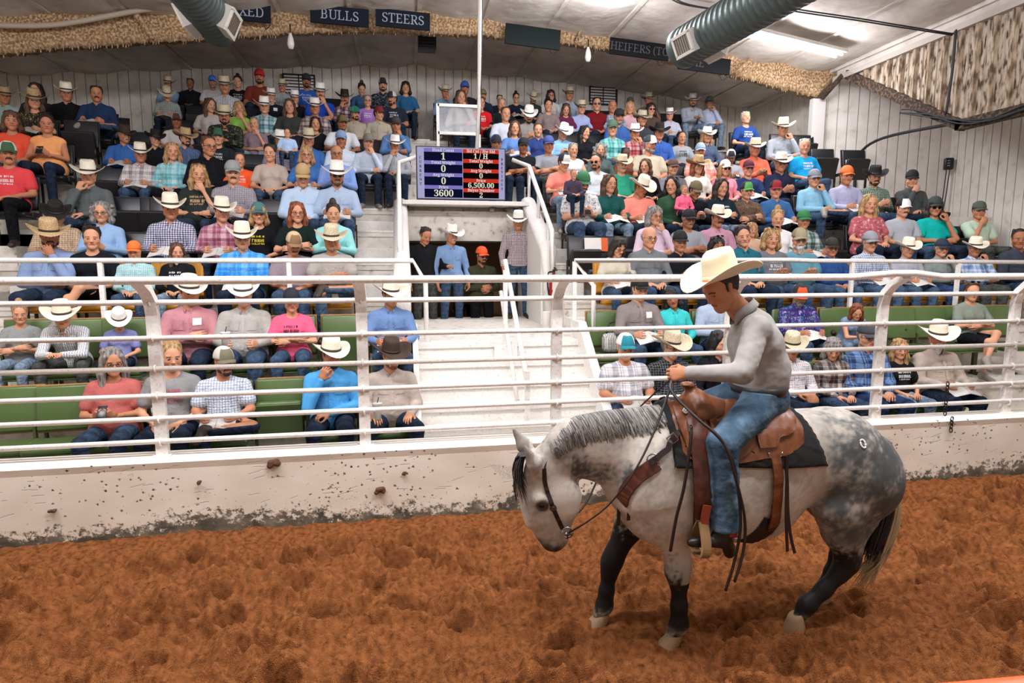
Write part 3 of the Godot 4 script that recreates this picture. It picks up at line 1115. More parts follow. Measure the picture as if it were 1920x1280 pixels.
func make_signs() -> void:
	for s in [[-2.45, 6.6, 0.62, "XED", "dark sign half behind the spiral duct, letters XED showing"], [-0.98, 6.64, 1.0, "BULLS", "dark sign board lettered BULLS on the rafter"], [0.12, 6.65, 0.96, "STEERS", "dark sign board lettered STEERS on the rafter"], [2.5, 6.5, 1.05, "", "blank dark green sign board hung on the rafter"], [4.6, 6.4, 1.2, "HEIFERS (TO", "black sign board lettered HEIFERS (TO on the rafter"], [5.95, 6.2, 1.1, "HE      ", "black sign board mostly hidden behind the big duct end"]]:
		var o := thing("sign_board", s[4], "sign", Vector3(s[0], s[1], -6.35))
		o.rotation.z = -0.03 if s[0] < 1.0 else -0.06
		var st := st_new(false)
		rbox(st, Vector3(0, 0, 0), Vector3(s[2], 0.3 if s[3] != "" else 0.36, 0.04), 0.006)
		part("board", st, paint(Color("141b26") if s[0] < 1.0 else (Color("0d0e11") if s[3] != "" else Color("131d1c")), 0.6, 0.0, 0.25), o)
		if s[3] != "":
			text("lettering", s[3], 0.15 if s[2] < 1.1 else 0.14, Vector3(0, 0, 0.022), paint(Color("9aa4af") if s[0] < 1.0 else Color("3d3b3d"), 0.7), o, true, false)
		st = st_new()
		tube(st, smooth_path([Vector3(s[2] * 0.3, -0.15, 0.0), Vector3(s[2] * 0.38, -0.25, 0.0), Vector3(s[2] * 0.5, -0.16, 0.0)], 5), 0.008, 5)
		part("wire", st, M.dark, o)

func make_duct(called_label: String, a: Vector3, b: Vector3, r: float, col: Material) -> void:
	var o := thing("spiral_duct", called_label, "duct")
	var d := b - a
	var f := frame_of(d)
	var st := st_new()
	var n := int(d.length() / 0.11)
	var pts := []
	var rr := []
	for k in n:
		for e in [[0.0, 1.0], [0.82, 1.0], [0.87, 1.035], [0.95, 1.035]]:
			pts.append(a + d * ((k + e[0]) / n))
			rr.append(r * e[1])
	tube(st, pts, rr, 28)
	part("pipe", st, col, o)
	st = st_new()
	tube(st, [a + d.normalized() * -0.02, a + d.normalized() * 0.1], r * 1.04, 28)
	part("end_cap", st, col, o)
	for s in [-1.0, 1.0]:                              # square registers on either side of the end
		st = st_new(false)
		var side: Vector3 = (f.x * s * 0.8 - Vector3.UP * 0.35).normalized()
		var c: Vector3 = a + d.normalized() * 0.45 + side * r * 1.05
		var up: Vector3 = side.cross(d.normalized()).normalized()
		var b2 := Basis(d.normalized(), up, side)
		if b2.determinant() < 0:
			b2 = Basis(d.normalized(), -up, side)
		rbox(st, c, Vector3(0.4, 0.3, 0.1), 0.006, b2)
		part("register_collar", st, paint(Color("b9b7b0"), 0.5), o)
		st = st_new(false)
		for e in [[0, 0.13, 0.4, 0.04], [0, -0.13, 0.4, 0.04], [0.18, 0, 0.04, 0.26], [-0.18, 0, 0.04, 0.26]]:
			box(st, c + b2 * Vector3(e[0], e[1], 0.058), Vector3(e[2], e[3], 0.03), b2)
		part("register_frame", st, paint(Color("d9d4c9"), 0.5), o)
		for k in 7:
			st = st_new(false)
			box(st, c + b2 * Vector3(-0.15 + k * 0.05, 0, 0.057), Vector3(0.012, 0.24, 0.02), b2 * Basis(Vector3.UP, 0.5))
			part("vane", st, paint(Color("6f6252"), 0.6), o)

func make_fixture(label: String, at: Vector3, turn: float, length: float, energy: float, tilt := 0.0, up := 0.14) -> void:
	var o := thing("fluorescent_lamp", label, "ceiling light", at, turn, "fluorescent ceiling lamps")
	o.rotation.z = tilt
	var st := st_new(false)
	rbox(st, Vector3(0, 0.06, 0), Vector3(length, 0.06, 0.3), 0.01)
	part("housing", st, paint(Color("c9c5bd"), 0.6), o)
	for s in [-1.0, 1.0]:
		st = st_new()
		tube(st, [Vector3(-length * 0.48, 0.005, s * 0.07), Vector3(length * 0.48, 0.005, s * 0.07)], 0.026, 10)
		part("tube", st, glow(Color("f1f0ff"), 4.0), o)
	var l := AreaLight3D.new()
	l.name = "lamp_light"
	l.area_size = Vector2(length, 0.28)
	l.light_color = Color("f7f6ff")
	l.light_energy = energy
	l.shadow_enabled = true
	o.add_child(l)
	l.position = Vector3(0, -0.04, 0)
	l.rotation.x = -PI / 2
	for k in 3:                                        # the tubes also shine sideways and up
		var w := OmniLight3D.new()
		w.name = "tube_light"
		w.light_color = Color("f7f6ff")
		w.light_energy = energy * up
		w.light_size = 0.12
		w.omni_range = 40.0
		w.omni_attenuation = 2.0
		w.shadow_enabled = true
		o.add_child(w, true)
		w.position = Vector3((k - 1) * length * 0.36, -0.17, 0)

func make_fittings() -> void:
	make_screen()
	make_signs()
	make_duct("large dark green spiral duct running out over the ring", Vector3(4.2, 5.5, -3.55), Vector3(4.9, 5.58, 0.9), 0.28, M.duct)
	make_duct("grey spiral duct dropping from the roof beside the BULLS sign", Vector3(-2.36, 5.5, -3.85), Vector3(-2.42, 5.58, 0.5), 0.255, M.duct)
	# pipe hanging from the roof to the glass box
	var st := st_new()
	tube(st, [Vector3(1.25, 6.85, -4.25), Vector3(1.22, 4.7, -4.25), Vector3(1.2, 4.1, -4.4)], 0.03, 8)
	var o := part("conduit", st, M.pipe)
	tag(o, "white conduit dropping from the roof to behind the screen", "pipe")
	st = st_new()
	tube(st, smooth_path([Vector3(1.28, 6.85, -4.22), Vector3(1.27, 6.0, -4.2), Vector3(1.25, 5.0, -4.22), Vector3(1.24, 4.3, -4.3)], 5), 0.008, 5)
	tag(part("cable", st, M.dark), "thin dark cable strung along the white conduit", "cable")
	# glass booth
	var g := thing("glass_booth", "small white framed booth with scratched glass front behind the screen", "booth", Vector3(1.06, 4.05, -5.95))
	for s in [[-0.37, 0.115, 1.93, 0.04], [0.37, 0.115, 1.93, 0.04]]:
		st = st_new(false)
		box(st, Vector3(s[0], s[1], 0), Vector3(0.05, s[2], 0.05))
		part("post", st, M.white, g)
	for y in [0.58, 1.06]:
		st = st_new(false)
		box(st, Vector3(0, y, 0), Vector3(0.74, 0.05, 0.05))
		part("rail", st, M.white, g)
	st = st_new(false)
	box(st, Vector3(0, 0.82, 0), Vector3(0.7, 0.44, 0.008))
	var glass := StandardMaterial3D.new()
	glass.transparency = BaseMaterial3D.TRANSPARENCY_ALPHA
	glass.albedo_color = Color(0.5, 0.52, 0.52, 0.3)
	glass.roughness = 0.2
	part("pane", st, glass, g)
	st = st_new(false)
	box(st, Vector3(0, 0.2, -0.1), Vector3(0.7, 0.04, 0.3))
	part("desk", st, paint(Color("4d3f33"), 0.6), g)
	# louvres in the back wall
	for x in [-2.2, 4.98]:
		var v := thing("louvre_vent", "white slatted louvre vent in the back wall behind the %s" % ("man in blue T-shirt" if x < 0 else "maroon jacket"), "vent", Vector3(x, 6.33 if x < 0 else 6.4, -9.7))
		st = st_new(false)
		for e in [[0, 0.2, 0.7, 0.03], [0, -0.2, 0.7, 0.03], [0.34, 0, 0.03, 0.42], [-0.34, 0, 0.03, 0.42], [0, 0, 0.02, 0.4]]:
			box(st, Vector3(e[0], e[1], 0.02), Vector3(e[2], e[3], 0.05))
		part("frame", st, M.dark, v)
		st = st_new(false)
		box(st, Vector3(0, 0, -0.005), Vector3(0.68, 0.4, 0.012))
		part("backing", st, M.dark, v)
		for k in 6:
			st = st_new(false)
			box(st, Vector3(0, -0.165 + k * 0.066, 0.025), Vector3(0.64, 0.045, 0.008), Basis(Vector3.RIGHT, -0.4))
			part("slat", st, M.white, v)
	# extinguisher on the parapet end
	var e := thing("fire_extinguisher", "red fire extinguisher with a green tag on the parapet end", "extinguisher", Vector3(2.2, 1.98, -3.38))
	st = st_new()
	lathe(st, [[0.0, -0.2], [0.06, -0.2], [0.066, -0.19], [0.066, 0.1], [0.055, 0.14], [0.025, 0.17], [0.022, 0.2], [0.0, 0.2]], 18)
	part("cylinder", st, paint(Color("a51a1f"), 0.25), e)
	st = st_new(false)
	box(st, Vector3(0, 0.23, 0.01), Vector3(0.03, 0.05, 0.05))
	box(st, Vector3(0.02, 0.26, 0.03), Vector3(0.03, 0.015, 0.13), Basis(Vector3.RIGHT, 0.3))
	part("valve", st, M.dark, e)
	st = st_new()
	tube(st, smooth_path([Vector3(-0.02, 0.22, 0.03), Vector3(-0.09, 0.2, 0.04), Vector3(-0.1, 0.05, 0.04), Vector3(-0.08, -0.12, 0.04)], 5), 0.013, 7)
	part("hose", st, M.dark, e)
	st = st_new(false)
	box(st, Vector3(0.01, 0.02, 0.068), Vector3(0.09, 0.13, 0.003))
	part("label", st, paint(Color("d8d0b8"), 0.6), e)
	st = st_new(false)
	rbox(st, Vector3(0.07, 0.1, 0.075), Vector3(0.1, 0.17, 0.004), 0.001, Basis(Vector3.BACK, 0.12))
	part("inspection_tag", st, paint(Color("22b561"), 0.6), e)
	# cup on the landing
	st = st_new()
	lathe(st, [[0.0, 0.0], [0.045, 0.0], [0.06, 0.24], [0.064, 0.245], [0.056, 0.24], [0.04, 0.02], [0.0, 0.02]], 18)
	var cup := part("paper_cup", st, paint(Color("efece6"), 0.6))
	cup.position = Vector3(2.0, 1.4, -3.0)
	tag(cup, "white foam cup standing on the landing by the parapet", "cup")
	# phone, thermostat, conduits on the boards at the right
	var ph := thing("wall_phone", "black telephone box hung in the corner of the board walls", "phone", Vector3(11.2, 4.35, -5.85))
	ph.rotation.y = -0.4
	st = st_new()
	rbox(st, Vector3(0, 0, 0.06), Vector3(0.17, 0.24, 0.1), 0.025)
	part("case", st, M.black, ph)
	for k in 2:
		st = st_new()
		tube(st, smooth_path([Vector3(-0.03 + k * 0.06, -0.1, 0.06), Vector3(-0.06 + k * 0.05, -0.8, 0.06), Vector3(-0.15 + k * 0.03, -1.7, 0.05)], 6), 0.01, 5)
		part("cord", st, M.dark, ph)
	st = st_new(false)
	for k in 3:
		box(st, Vector3(-0.02, 0.06 - k * 0.05, 0.113), Vector3(0.05, 0.02, 0.004))
	part("buttons", st, paint(Color("8d8d90"), 0.5), ph)
	var tb := thing("thermostat", "white thermostat with green display on the side wall boards", "thermostat", Vector3(10.98, 3.86, -3.55))
	tb.rotation.y = -PI / 2 + 0.08
	st = st_new()
	rbox(st, Vector3(0, 0, 0.04), Vector3(0.2, 0.16, 0.06), 0.012)
	part("case", st, M.white, tb)
	st = st_new(false)
	rbox(st, Vector3(-0.2, 0, 0.03), Vector3(0.1, 0.14, 0.05), 0.008)
	part("switch_box", st, paint(Color("8f8c86"), 0.5), tb)
	st = st_new(false)
	box(st, Vector3(0, 0.01, 0.072), Vector3(0.08, 0.06, 0.004))
	part("display", st, paint(Color("2c5a4a"), 0.3), tb)
	st = st_new()
	tube(st, [Vector3(0.04, 0.08, 0.03), Vector3(0.05, 0.9, 0.03), Vector3(0.07, 1.3, 0.0)], 0.018, 8)
	part("conduit", st, M.pipe, tb)
	st = st_new()
	tube(st, smooth_path([Vector3(8.9, 4.55, -3.1), Vector3(9.35, 4.75, -5.5), Vector3(9.62, 4.55, -6.5), Vector3(9.6, 3.9, -6.5), Vector3(9.58, 3.1, -6.5)], 6), 0.028, 8)
	tag(part("conduit", st, M.dark), "dark bent conduit running down the white bay wall", "pipe")
	# cables along the sill and ceiling
	var names := ["black cable bundle sagging along the dirty sill beam", "black cable dropping down the rusty siding to the sill", "long black cable strung under the ceiling sheets", "thin wire looped under the ceiling toward the big duct"]
	var runs := [[Vector3(8.88, 5.0, -4.6), Vector3(8.86, 4.62, -3.4), Vector3(8.86, 4.5, -2.6), Vector3(8.88, 4.6, -1.6), Vector3(8.88, 4.72, -0.4)], [Vector3(8.9, 6.05, -3.6), Vector3(8.92, 5.4, -3.62), Vector3(8.9, 4.75, -3.65)], [Vector3(3.4, 6.55, -3.0), Vector3(5.2, 6.3, -3.7), Vector3(7.4, 6.12, -3.7), Vector3(8.85, 5.98, -3.6)], [Vector3(3.0, 6.6, -2.6), Vector3(3.6, 6.3, -3.2), Vector3(4.4, 6.45, -4.3), Vector3(5.3, 6.5, -4.6)]]
	for k in 4:
		st = st_new()
		for j in (3 if k == 0 else 2):
			var path := []
			for v in smooth_path(runs[k], 7):
				path.append(v + Vector3(0, j * 0.035 * sin(v.z * 3.0 + j), j * 0.02))
			tube(st, path, 0.014 if k < 2 else 0.011, 6)
		tag(part("cable", st, M.dark), names[k], "cable")
	# small lamps hanging under the rafter
	for q in [[Vector3(-1.85, 6.42, -6.5), "bulb in clear jar under the rafter near the BULLS sign"], [Vector3(3.62, 6.5, -6.5), "bulb in clear jar under the rafter near the HEIFERS sign"]]:
		var b := thing("hanging_bulb", q[1], "light bulb", q[0])
		st = st_new()
		tube(st, [Vector3(0, 0.08, 0), Vector3(0, -0.08, 0)], 0.012, 6)
		part("cord", st, M.dark, b)
		st = st_new()
		lathe(st, [[0.0, -0.34], [0.04, -0.33], [0.062, -0.26], [0.05, -0.16], [0.03, -0.1], [0.025, -0.07], [0.0, -0.07]], 14)
		part("glass", st, paint(Color("d9d6cf"), 0.25), b)
	st = st_new()
	var pts := []
	for k in 7:
		pts.append(Vector3(6.6 + k * 0.02, 6.3, -3.0))
	# round ceiling fitting and stained vent
	var cf := thing("ceiling_fitting", "round white lamp fitting with a water stained patch below the sheets", "lamp fitting", Vector3(7.05, 6.2, -2.05))
	lathe(st, [[0.0, -0.1], [0.1, -0.1], [0.16, -0.06], [0.2, 0.0], [0.2, 0.08], [0.0, 0.08]], 22)
	part("shade", st, M.white, cf)
	st = st_new(false)
	box(st, Vector3(-0.5, -0.02, -0.12), Vector3(0.42, 0.015, 0.16), Basis(Vector3.UP, 0.4))
	part("stained_plate", st, paint(Color("94774d"), 0.8), cf)
	st = st_new()
	tube(st, smooth_path([Vector3(-6.9, 6.15, -6.4), Vector3(-5.6, 6.22, -6.42), Vector3(-4.2, 6.55, -6.42), Vector3(-3.4, 6.66, -6.42)], 6), 0.045, 8)
	tag(part("conduit", st, paint(Color("b5a894"), 0.6)), "pale conduit fixed across the foam covered rafter", "pipe")
	var ug := thing("heater", "black heater box hung under the stand ceiling sheets", "heater", Vector3(0.6, 6.75, -7.7))
	st = st_new(false)
	rbox(st, Vector3.ZERO, Vector3(0.36, 0.36, 0.3), 0.02)
	part("case", st, M.black, ug)
	for k in 5:
		st = st_new(false)
		box(st, Vector3(0, -0.12 + k * 0.06, 0.155), Vector3(0.3, 0.012, 0.02))
		part("slat", st, paint(Color("3a3a3c"), 0.5), ug)

func make_clods() -> void:
	var ob := st_new()
	var bn := Vector3(1.36, 1.362, 4.35)
	rbox(ob, bn + Vector3(0.05, -0.04, 0), Vector3(0.42, 0.07, 0.05), 0.02, Basis(Vector3.UP, -0.18) * Basis(Vector3.BACK, 0.1))
	tag(part("gate_bar", ob, paint(Color("e2571c"), 0.45)), "bright orange bar of a gate just below the viewer", "bar")
	var rng := RandomNumberGenerator.new()
	rng.seed = 12
	var spots := [[-1.14, 0.6, 0.05, "large clod of dry red dirt just under the wall cap"], [-0.24, 0.3, 0.045, "long brown clod stuck low on the wall before the horse"], [-1.75, 0.47, 0.022, "small dark clod below the striped cap man"], [-2.9, 0.3, 0.025, "small dark clod low on the wall under the pink shirted woman"], [-0.02, 0.44, 0.02, "small clod high on the wall between post and horse"]]
	for s in spots:
		var f := Field.new(Vector3(-0.09, -0.09, -0.06), Vector3(0.09, 0.09, 0.06), 0.009)
		for k in 7:
			var p := Vector3(rng.randf_range(-1, 1) * s[2] * 0.8, rng.randf_range(-1, 1) * s[2] * 0.5, rng.randf_range(0, 0.02))
			f.cap(p, p + Vector3(0.008, 0.005, 0), s[2] * 0.5, s[2] * 0.4, 0.008)
		var r := Raw.new()
		f.out(r)
		var o := node("dirt_clod", r.done(false), paint(Color("5b3c28"), 0.95))
		o.position = Vector3(s[0], s[1], 0.012)
		tag(o, s[3], "dirt clod", "dirt clods on the ring wall")
# ---------- people ----------
var cache := {}
const SKIN := {"a": "cf9877", "b": "bb8160", "c": "a66d4d", "d": "84543a", "e": "5e3b28"}
const HAIR := {"k": "17130f", "d": "2b1d14", "b": "5a3d26", "l": "b58f5c", "g": "8f8a84", "w": "c9c4bc", "r": "8a4a24"}
const HATS := {"c": "e6ddc8", "w": "efebe2", "s": "e4d8bb", "t": "ccb083", "k": "16130f", "b": "3a2a1e", "o": "d9cdb2"}
const JEANS := {"j": "43566c", "d": "2a3545", "l": "8799a8", "k": "1a1a1d", "g": "4d4f49", "t": "9a8768", "m": "4c6279", "u": "34466a"}

func face_tint(hi: bool) -> Callable:
	return func(p: Vector3, _g: Vector3) -> Color:
		if p.z < 0.045 or absf(p.x) > 0.065:
			return Color.WHITE
		var ax := absf(p.x)
		var e := Vector2((ax - 0.031) / (0.015 if hi else 0.016), (p.y + 0.002) / (0.0065 if hi else 0.0085))
		if e.length() < 1.0 and p.z > 0.055:
			var i := Vector2(ax - 0.031, p.y + 0.001)
			return Color(0.8, 0.7, 0.66)
		if absf(p.y - 0.019 - (0.004 if ax > 0.02 and ax < 0.042 else 0.0)) < 0.0045 and ax > 0.013 and ax < 0.052:
			return Color(0.2, 0.15, 0.13)
		if absf(p.y + 0.064) < 0.0065 and ax < 0.024 and p.z > 0.06:
			return Color(0.62, 0.3, 0.28) if absf(p.y + 0.0635) > 0.0015 or not hi else Color(0.3, 0.12, 0.1)
		if Vector2(ax - 0.045, p.y + 0.03).length() < 0.02:
			return Color(1.0, 0.86, 0.82)
		return Color.WHITE

func head_raw(woman: bool, cell: float) -> Raw:
	var key := "head %s %.4f" % [woman, cell]
	if cache.has(key):
		return cache[key]
	var f := Field.new(Vector3(-0.115, -0.22, -0.14), Vector3(0.115, 0.15, 0.135), cell)
	var w := 0.95 if woman else 1.0
	f.cap(Vector3(0, 0.04, -0.03), Vector3(0, 0.035, 0.005), 0.09, 0.087, 0.01, Vector3(0.86 * w, 1, 1))
	f.cap(Vector3(0, -0.015, 0.028), Vector3(0, -0.085 * w, 0.04), 0.062, 0.042, 0.03, Vector3(1.0 * w, 1, 1))
	f.cap(Vector3(-0.05 * w, -0.06, 0.0), Vector3(0, -0.095, 0.05), 0.028, 0.022, 0.03)
	f.cap(Vector3(0.05 * w, -0.06, 0.0), Vector3(0, -0.095, 0.05), 0.028, 0.022, 0.03)
	f.cap(Vector3(-0.034, 0.02, 0.068), Vector3(0.034, 0.02, 0.068), 0.015, 0.015, 0.02)
	for s in [-1.0, 1.0]:
		f.cap(Vector3(s * 0.042 * w, -0.03, 0.05), Vector3(s * 0.05 * w, -0.028, 0.035), 0.024, 0.022, 0.025)
	f.dent(Vector3(-0.033, 0.0, 0.096), 0.014, 0.012)
	f.dent(Vector3(0.033, 0.0, 0.096), 0.014, 0.012)
	for s in [-1.0, 1.0]:
		f.cap(Vector3(s * 0.031, -0.001, 0.071), Vector3(s * 0.0315, -0.001, 0.0715), 0.0115, 0.0115, 0.004)
		f.cap(Vector3(s * 0.078 * w, 0.012, -0.012), Vector3(s * 0.074 * w, -0.028, -0.004), 0.013, 0.008, 0.008, Vector3(0.7, 1.1, 1.1))
		f.cap(Vector3(s * 0.01, -0.036, 0.092), Vector3(s * 0.011, -0.036, 0.088), 0.0085, 0.008, 0.008)
	f.cap(Vector3(0, 0.008, 0.08), Vector3(0, -0.03, 0.103), 0.009, 0.0115, 0.012)
	f.cap(Vector3(-0.018, -0.06, 0.078), Vector3(0.018, -0.06, 0.078), 0.009, 0.009, 0.008)
	f.cap(Vector3(-0.015, -0.07, 0.077), Vector3(0.015, -0.07, 0.077), 0.008, 0.008, 0.006)
	f.cap(Vector3(0, -0.1, 0.058), Vector3(0, -0.102, 0.06), 0.02, 0.02, 0.02)
	f.cap(Vector3(0, -0.06, -0.03), Vector3(0, -0.2, -0.045), 0.056 * w, 0.058 * w, 0.025)
	var r := Raw.new()
	f.out(r, face_tint(cell < 0.005))
	cache[key] = r
	return r

func hand_raw(curl: float, cell: float) -> Raw:       # the right-hand form: fingers along +y, palm towards +z, thumb at +x; wrist at the origin
	var key := "hand %.2f %.4f" % [curl, cell]
	if cache.has(key):
		return cache[key]
	var f := Field.new(Vector3(-0.075, -0.045, -0.045), Vector3(0.085, 0.215, 0.13), cell)
	f.cap(Vector3(0, -0.02, 0), Vector3(0, 0.02, 0), 0.026, 0.027, 0.01, Vector3(1.1, 1, 0.8))
	f.cap(Vector3(-0.014, 0.03, 0), Vector3(-0.024, 0.085, 0), 0.024, 0.017, 0.015, Vector3(1, 1, 0.7))
	f.cap(Vector3(0.014, 0.03, 0), Vector3(0.024, 0.085, 0), 0.024, 0.017, 0.015, Vector3(1, 1, 0.7))
	f.cap(Vector3(0, 0.03, 0), Vector3(0, 0.09, 0), 0.024, 0.017, 0.015, Vector3(1, 1, 0.7))
	var lens := [0.066, 0.078, 0.072, 0.055]
	for k in 4:
		var x := 0.031 - k * 0.0205
		var p := Vector3(x, 0.09 - absf(k - 1.3) * 0.004, 0.0)
		var a := curl * (0.45 + 0.05 * k)
		var lean := (1.4 - k) * 0.06
		for j in 3:
			var l: float = lens[k] * [0.46, 0.31, 0.23][j]
			var q := p + Vector3(lean * l, cos(a) * l, sin(a) * l)
			f.cap(p, q, 0.0095 - j * 0.0008, 0.0088 - j * 0.0008, 0.004)
			p = q
			a += curl * 0.85
	var t0 := Vector3(0.022, 0.022, 0.008)
	var t1 := t0 + Vector3(0.03, 0.026, 0.014)
	var t2 := t1 + Vector3(0.012 - curl * 0.008, 0.03, 0.006 + curl * 0.012)
	var t3 := t2 + Vector3(0.002 - curl * 0.012, 0.024, 0.004 + curl * 0.008)
	f.cap(t0, t1, 0.018, 0.013, 0.014)
	f.cap(t1, t2, 0.0115, 0.0105, 0.005)
	f.cap(t2, t3, 0.0105, 0.009, 0.004)
	var r := Raw.new()
	f.out(r, func(p: Vector3, _g: Vector3) -> Color: return Color.WHITE if p.y < 0.14 else Color(1.0, 0.93, 0.9))
	cache[key] = r
	return r

func hand_xf(wr: Vector3, dir: Vector3, palm: Vector3, side: float) -> Transform3D:
	var y := dir.normalized()
	var z := (palm - y * palm.dot(y)).normalized()
	var x := y.cross(z) * side
	return Transform3D(Basis(x, y, z), wr)

# a pose: joints in metres for a grown person; x is the sitter's left, z is where they face
func pose_of(name_: String) -> Dictionary:
	var p := {"hip": Vector3(0, 0.55, -0.02), "chest": Vector3(0, 0.86, -0.055), "neck": Vector3(0, 1.035, -0.06), "head": Vector3(0, 1.2, -0.035), "pitch": 0.0, "lower": "sit",
		"sh": Vector3(0.18, 0.948, -0.055), "el": [Vector3(-0.25, 0.7, 0.02), Vector3(0.25, 0.7, 0.02)], "wr": [Vector3(-0.085, 0.635, 0.23), Vector3(0.085, 0.635, 0.23)],
		"fd": [Vector3(0.65, -0.12, 0.75), Vector3(-0.65, -0.12, 0.75)], "pn": [Vector3(0, -1, 0), Vector3(0, -1, 0)], "curl": 0.55}
	match name_:
		"paper":
			p.el = [Vector3(-0.25, 0.72, 0.04), Vector3(0.25, 0.72, 0.04)]
			p.wr = [Vector3(-0.15, 0.7, 0.26), Vector3(0.15, 0.7, 0.26)]
			p.fd = [Vector3(0.3, 0.2, 0.9), Vector3(-0.3, 0.2, 0.9)]
			p.pn = [Vector3(1, 0, 0), Vector3(-1, 0, 0)]
			p.curl = 1.0
		"cross":
			p.el = [Vector3(-0.245, 0.72, 0.06), Vector3(0.245, 0.72, 0.06)]
			p.wr = [Vector3(0.04, 0.775, 0.2), Vector3(-0.04, 0.735, 0.175)]
			p.fd = [Vector3(1, 0.12, -0.1), Vector3(-1, 0.05, 0)]
			p.pn = [Vector3(0, -0.2, -1), Vector3(0, -0.2, -1)]
			p.curl = 0.4
		"chin":
			p.el[1] = Vector3(0.2, 0.72, 0.16)
			p.wr[1] = Vector3(0.075, 0.985, 0.125)
			p.fd[1] = Vector3(-0.35, 0.85, 0.1)
			p.pn[1] = Vector3(-0.5, 0, -1)
			p.wr[0] = Vector3(0.06, 0.69, 0.19)
			p.fd[0] = Vector3(1, 0.1, 0.2)
			p.pn[0] = Vector3(0, 0, -1)
			p.curl = 1.0
		"chinr":
			p.el[0] = Vector3(-0.2, 0.72, 0.16)
			p.wr[0] = Vector3(-0.075, 0.985, 0.125)
			p.fd[0] = Vector3(0.35, 0.85, 0.1)
			p.pn[0] = Vector3(0.5, 0, -1)
			p.wr[1] = Vector3(-0.02, 0.67, 0.21)
			p.fd[1] = Vector3(-0.8, -0.1, 0.4)
			p.curl = 1.0
		"knee":
			p.chest = Vector3(0, 0.86, -0.01)
			p.neck = Vector3(0, 1.03, 0.02)
			p.head = Vector3(0, 1.185, 0.06)
			p.sh = Vector3(0.185, 0.955, 0.01)
			p.el = [Vector3(-0.27, 0.72, 0.11), Vector3(0.27, 0.72, 0.11)]
			p.wr = [Vector3(-0.16, 0.655, 0.32), Vector3(0.16, 0.655, 0.32)]
			p.fd = [Vector3(0.15, -0.2, 0.9), Vector3(-0.15, -0.2, 0.9)]
		"lean":
			p.chest = Vector3(0, 0.84, 0.1)
			p.neck = Vector3(0, 0.985, 0.19)
			p.head = Vector3(0, 1.13, 0.25)
			p.sh = Vector3(0.185, 0.93, 0.15)
			p.el = [Vector3(-0.22, 0.68, 0.33), Vector3(0.22, 0.68, 0.33)]
			p.wr = [Vector3(-0.055, 0.7, 0.5), Vector3(0.055, 0.7, 0.5)]
			p.fd = [Vector3(0.55, 0.2, 0.6), Vector3(-0.55, 0.2, 0.6)]
			p.lower = "wide"
		"phone":
			p.el = [Vector3(-0.23, 0.71, 0.03), Vector3(0.23, 0.71, 0.03)]
			p.wr = [Vector3(-0.075, 0.735, 0.22), Vector3(0.075, 0.735, 0.22)]
			p.fd = [Vector3(0.4, 0.5, 0.6), Vector3(-0.4, 0.5, 0.6)]
			p.pn = [Vector3(0.6, 0.4, -0.6), Vector3(-0.6, 0.4, -0.6)]
			p.curl = 1.0
		"leg":
			p.lower = "leg"
			p.wr = [Vector3(-0.07, 0.7, 0.24), Vector3(0.09, 0.69, 0.25)]
		"wide":
			p.lower = "wide"
			p.wr = [Vector3(-0.17, 0.66, 0.27), Vector3(0.17, 0.66, 0.27)]
			p.fd = [Vector3(0.3, -0.2, 0.9), Vector3(-0.3, -0.2, 0.9)]
		"stand", "rail", "clasp":
			p.hip = Vector3(0, 0.95, 0)
			p.chest = Vector3(0, 1.27, -0.02)
			p.neck = Vector3(0, 1.46, -0.025)
			p.head = Vector3(0, 1.63, 0.0)
			p.sh = Vector3(0.19, 1.385, -0.025)
			p.el = [Vector3(-0.27, 1.1, -0.03), Vector3(0.27, 1.1, -0.03)]
			p.wr = [Vector3(-0.26, 0.87, 0.08), Vector3(0.26, 0.87, 0.08)]
			p.fd = [Vector3(0.05, -1, 0.2), Vector3(-0.05, -1, 0.2)]
			p.pn = [Vector3(1, 0, 0), Vector3(-1, 0, 0)]
			p.lower = "stand"
			if name_ == "rail":
				p.el[1] = Vector3(0.3, 1.12, 0.02)
				p.wr[1] = Vector3(0.33, 1.12, 0.27)
				p.fd[1] = Vector3(0.1, 0.1, 1)
				p.pn[1] = Vector3(0, -1, 0)
			if name_ == "clasp":
				p.wr = [Vector3(-0.06, 1.12, 0.22), Vector3(0.06, 1.08, 0.22)]
				p.fd = [Vector3(0.8, 0.1, 0.4), Vector3(-0.8, 0.1, 0.4)]
	return p

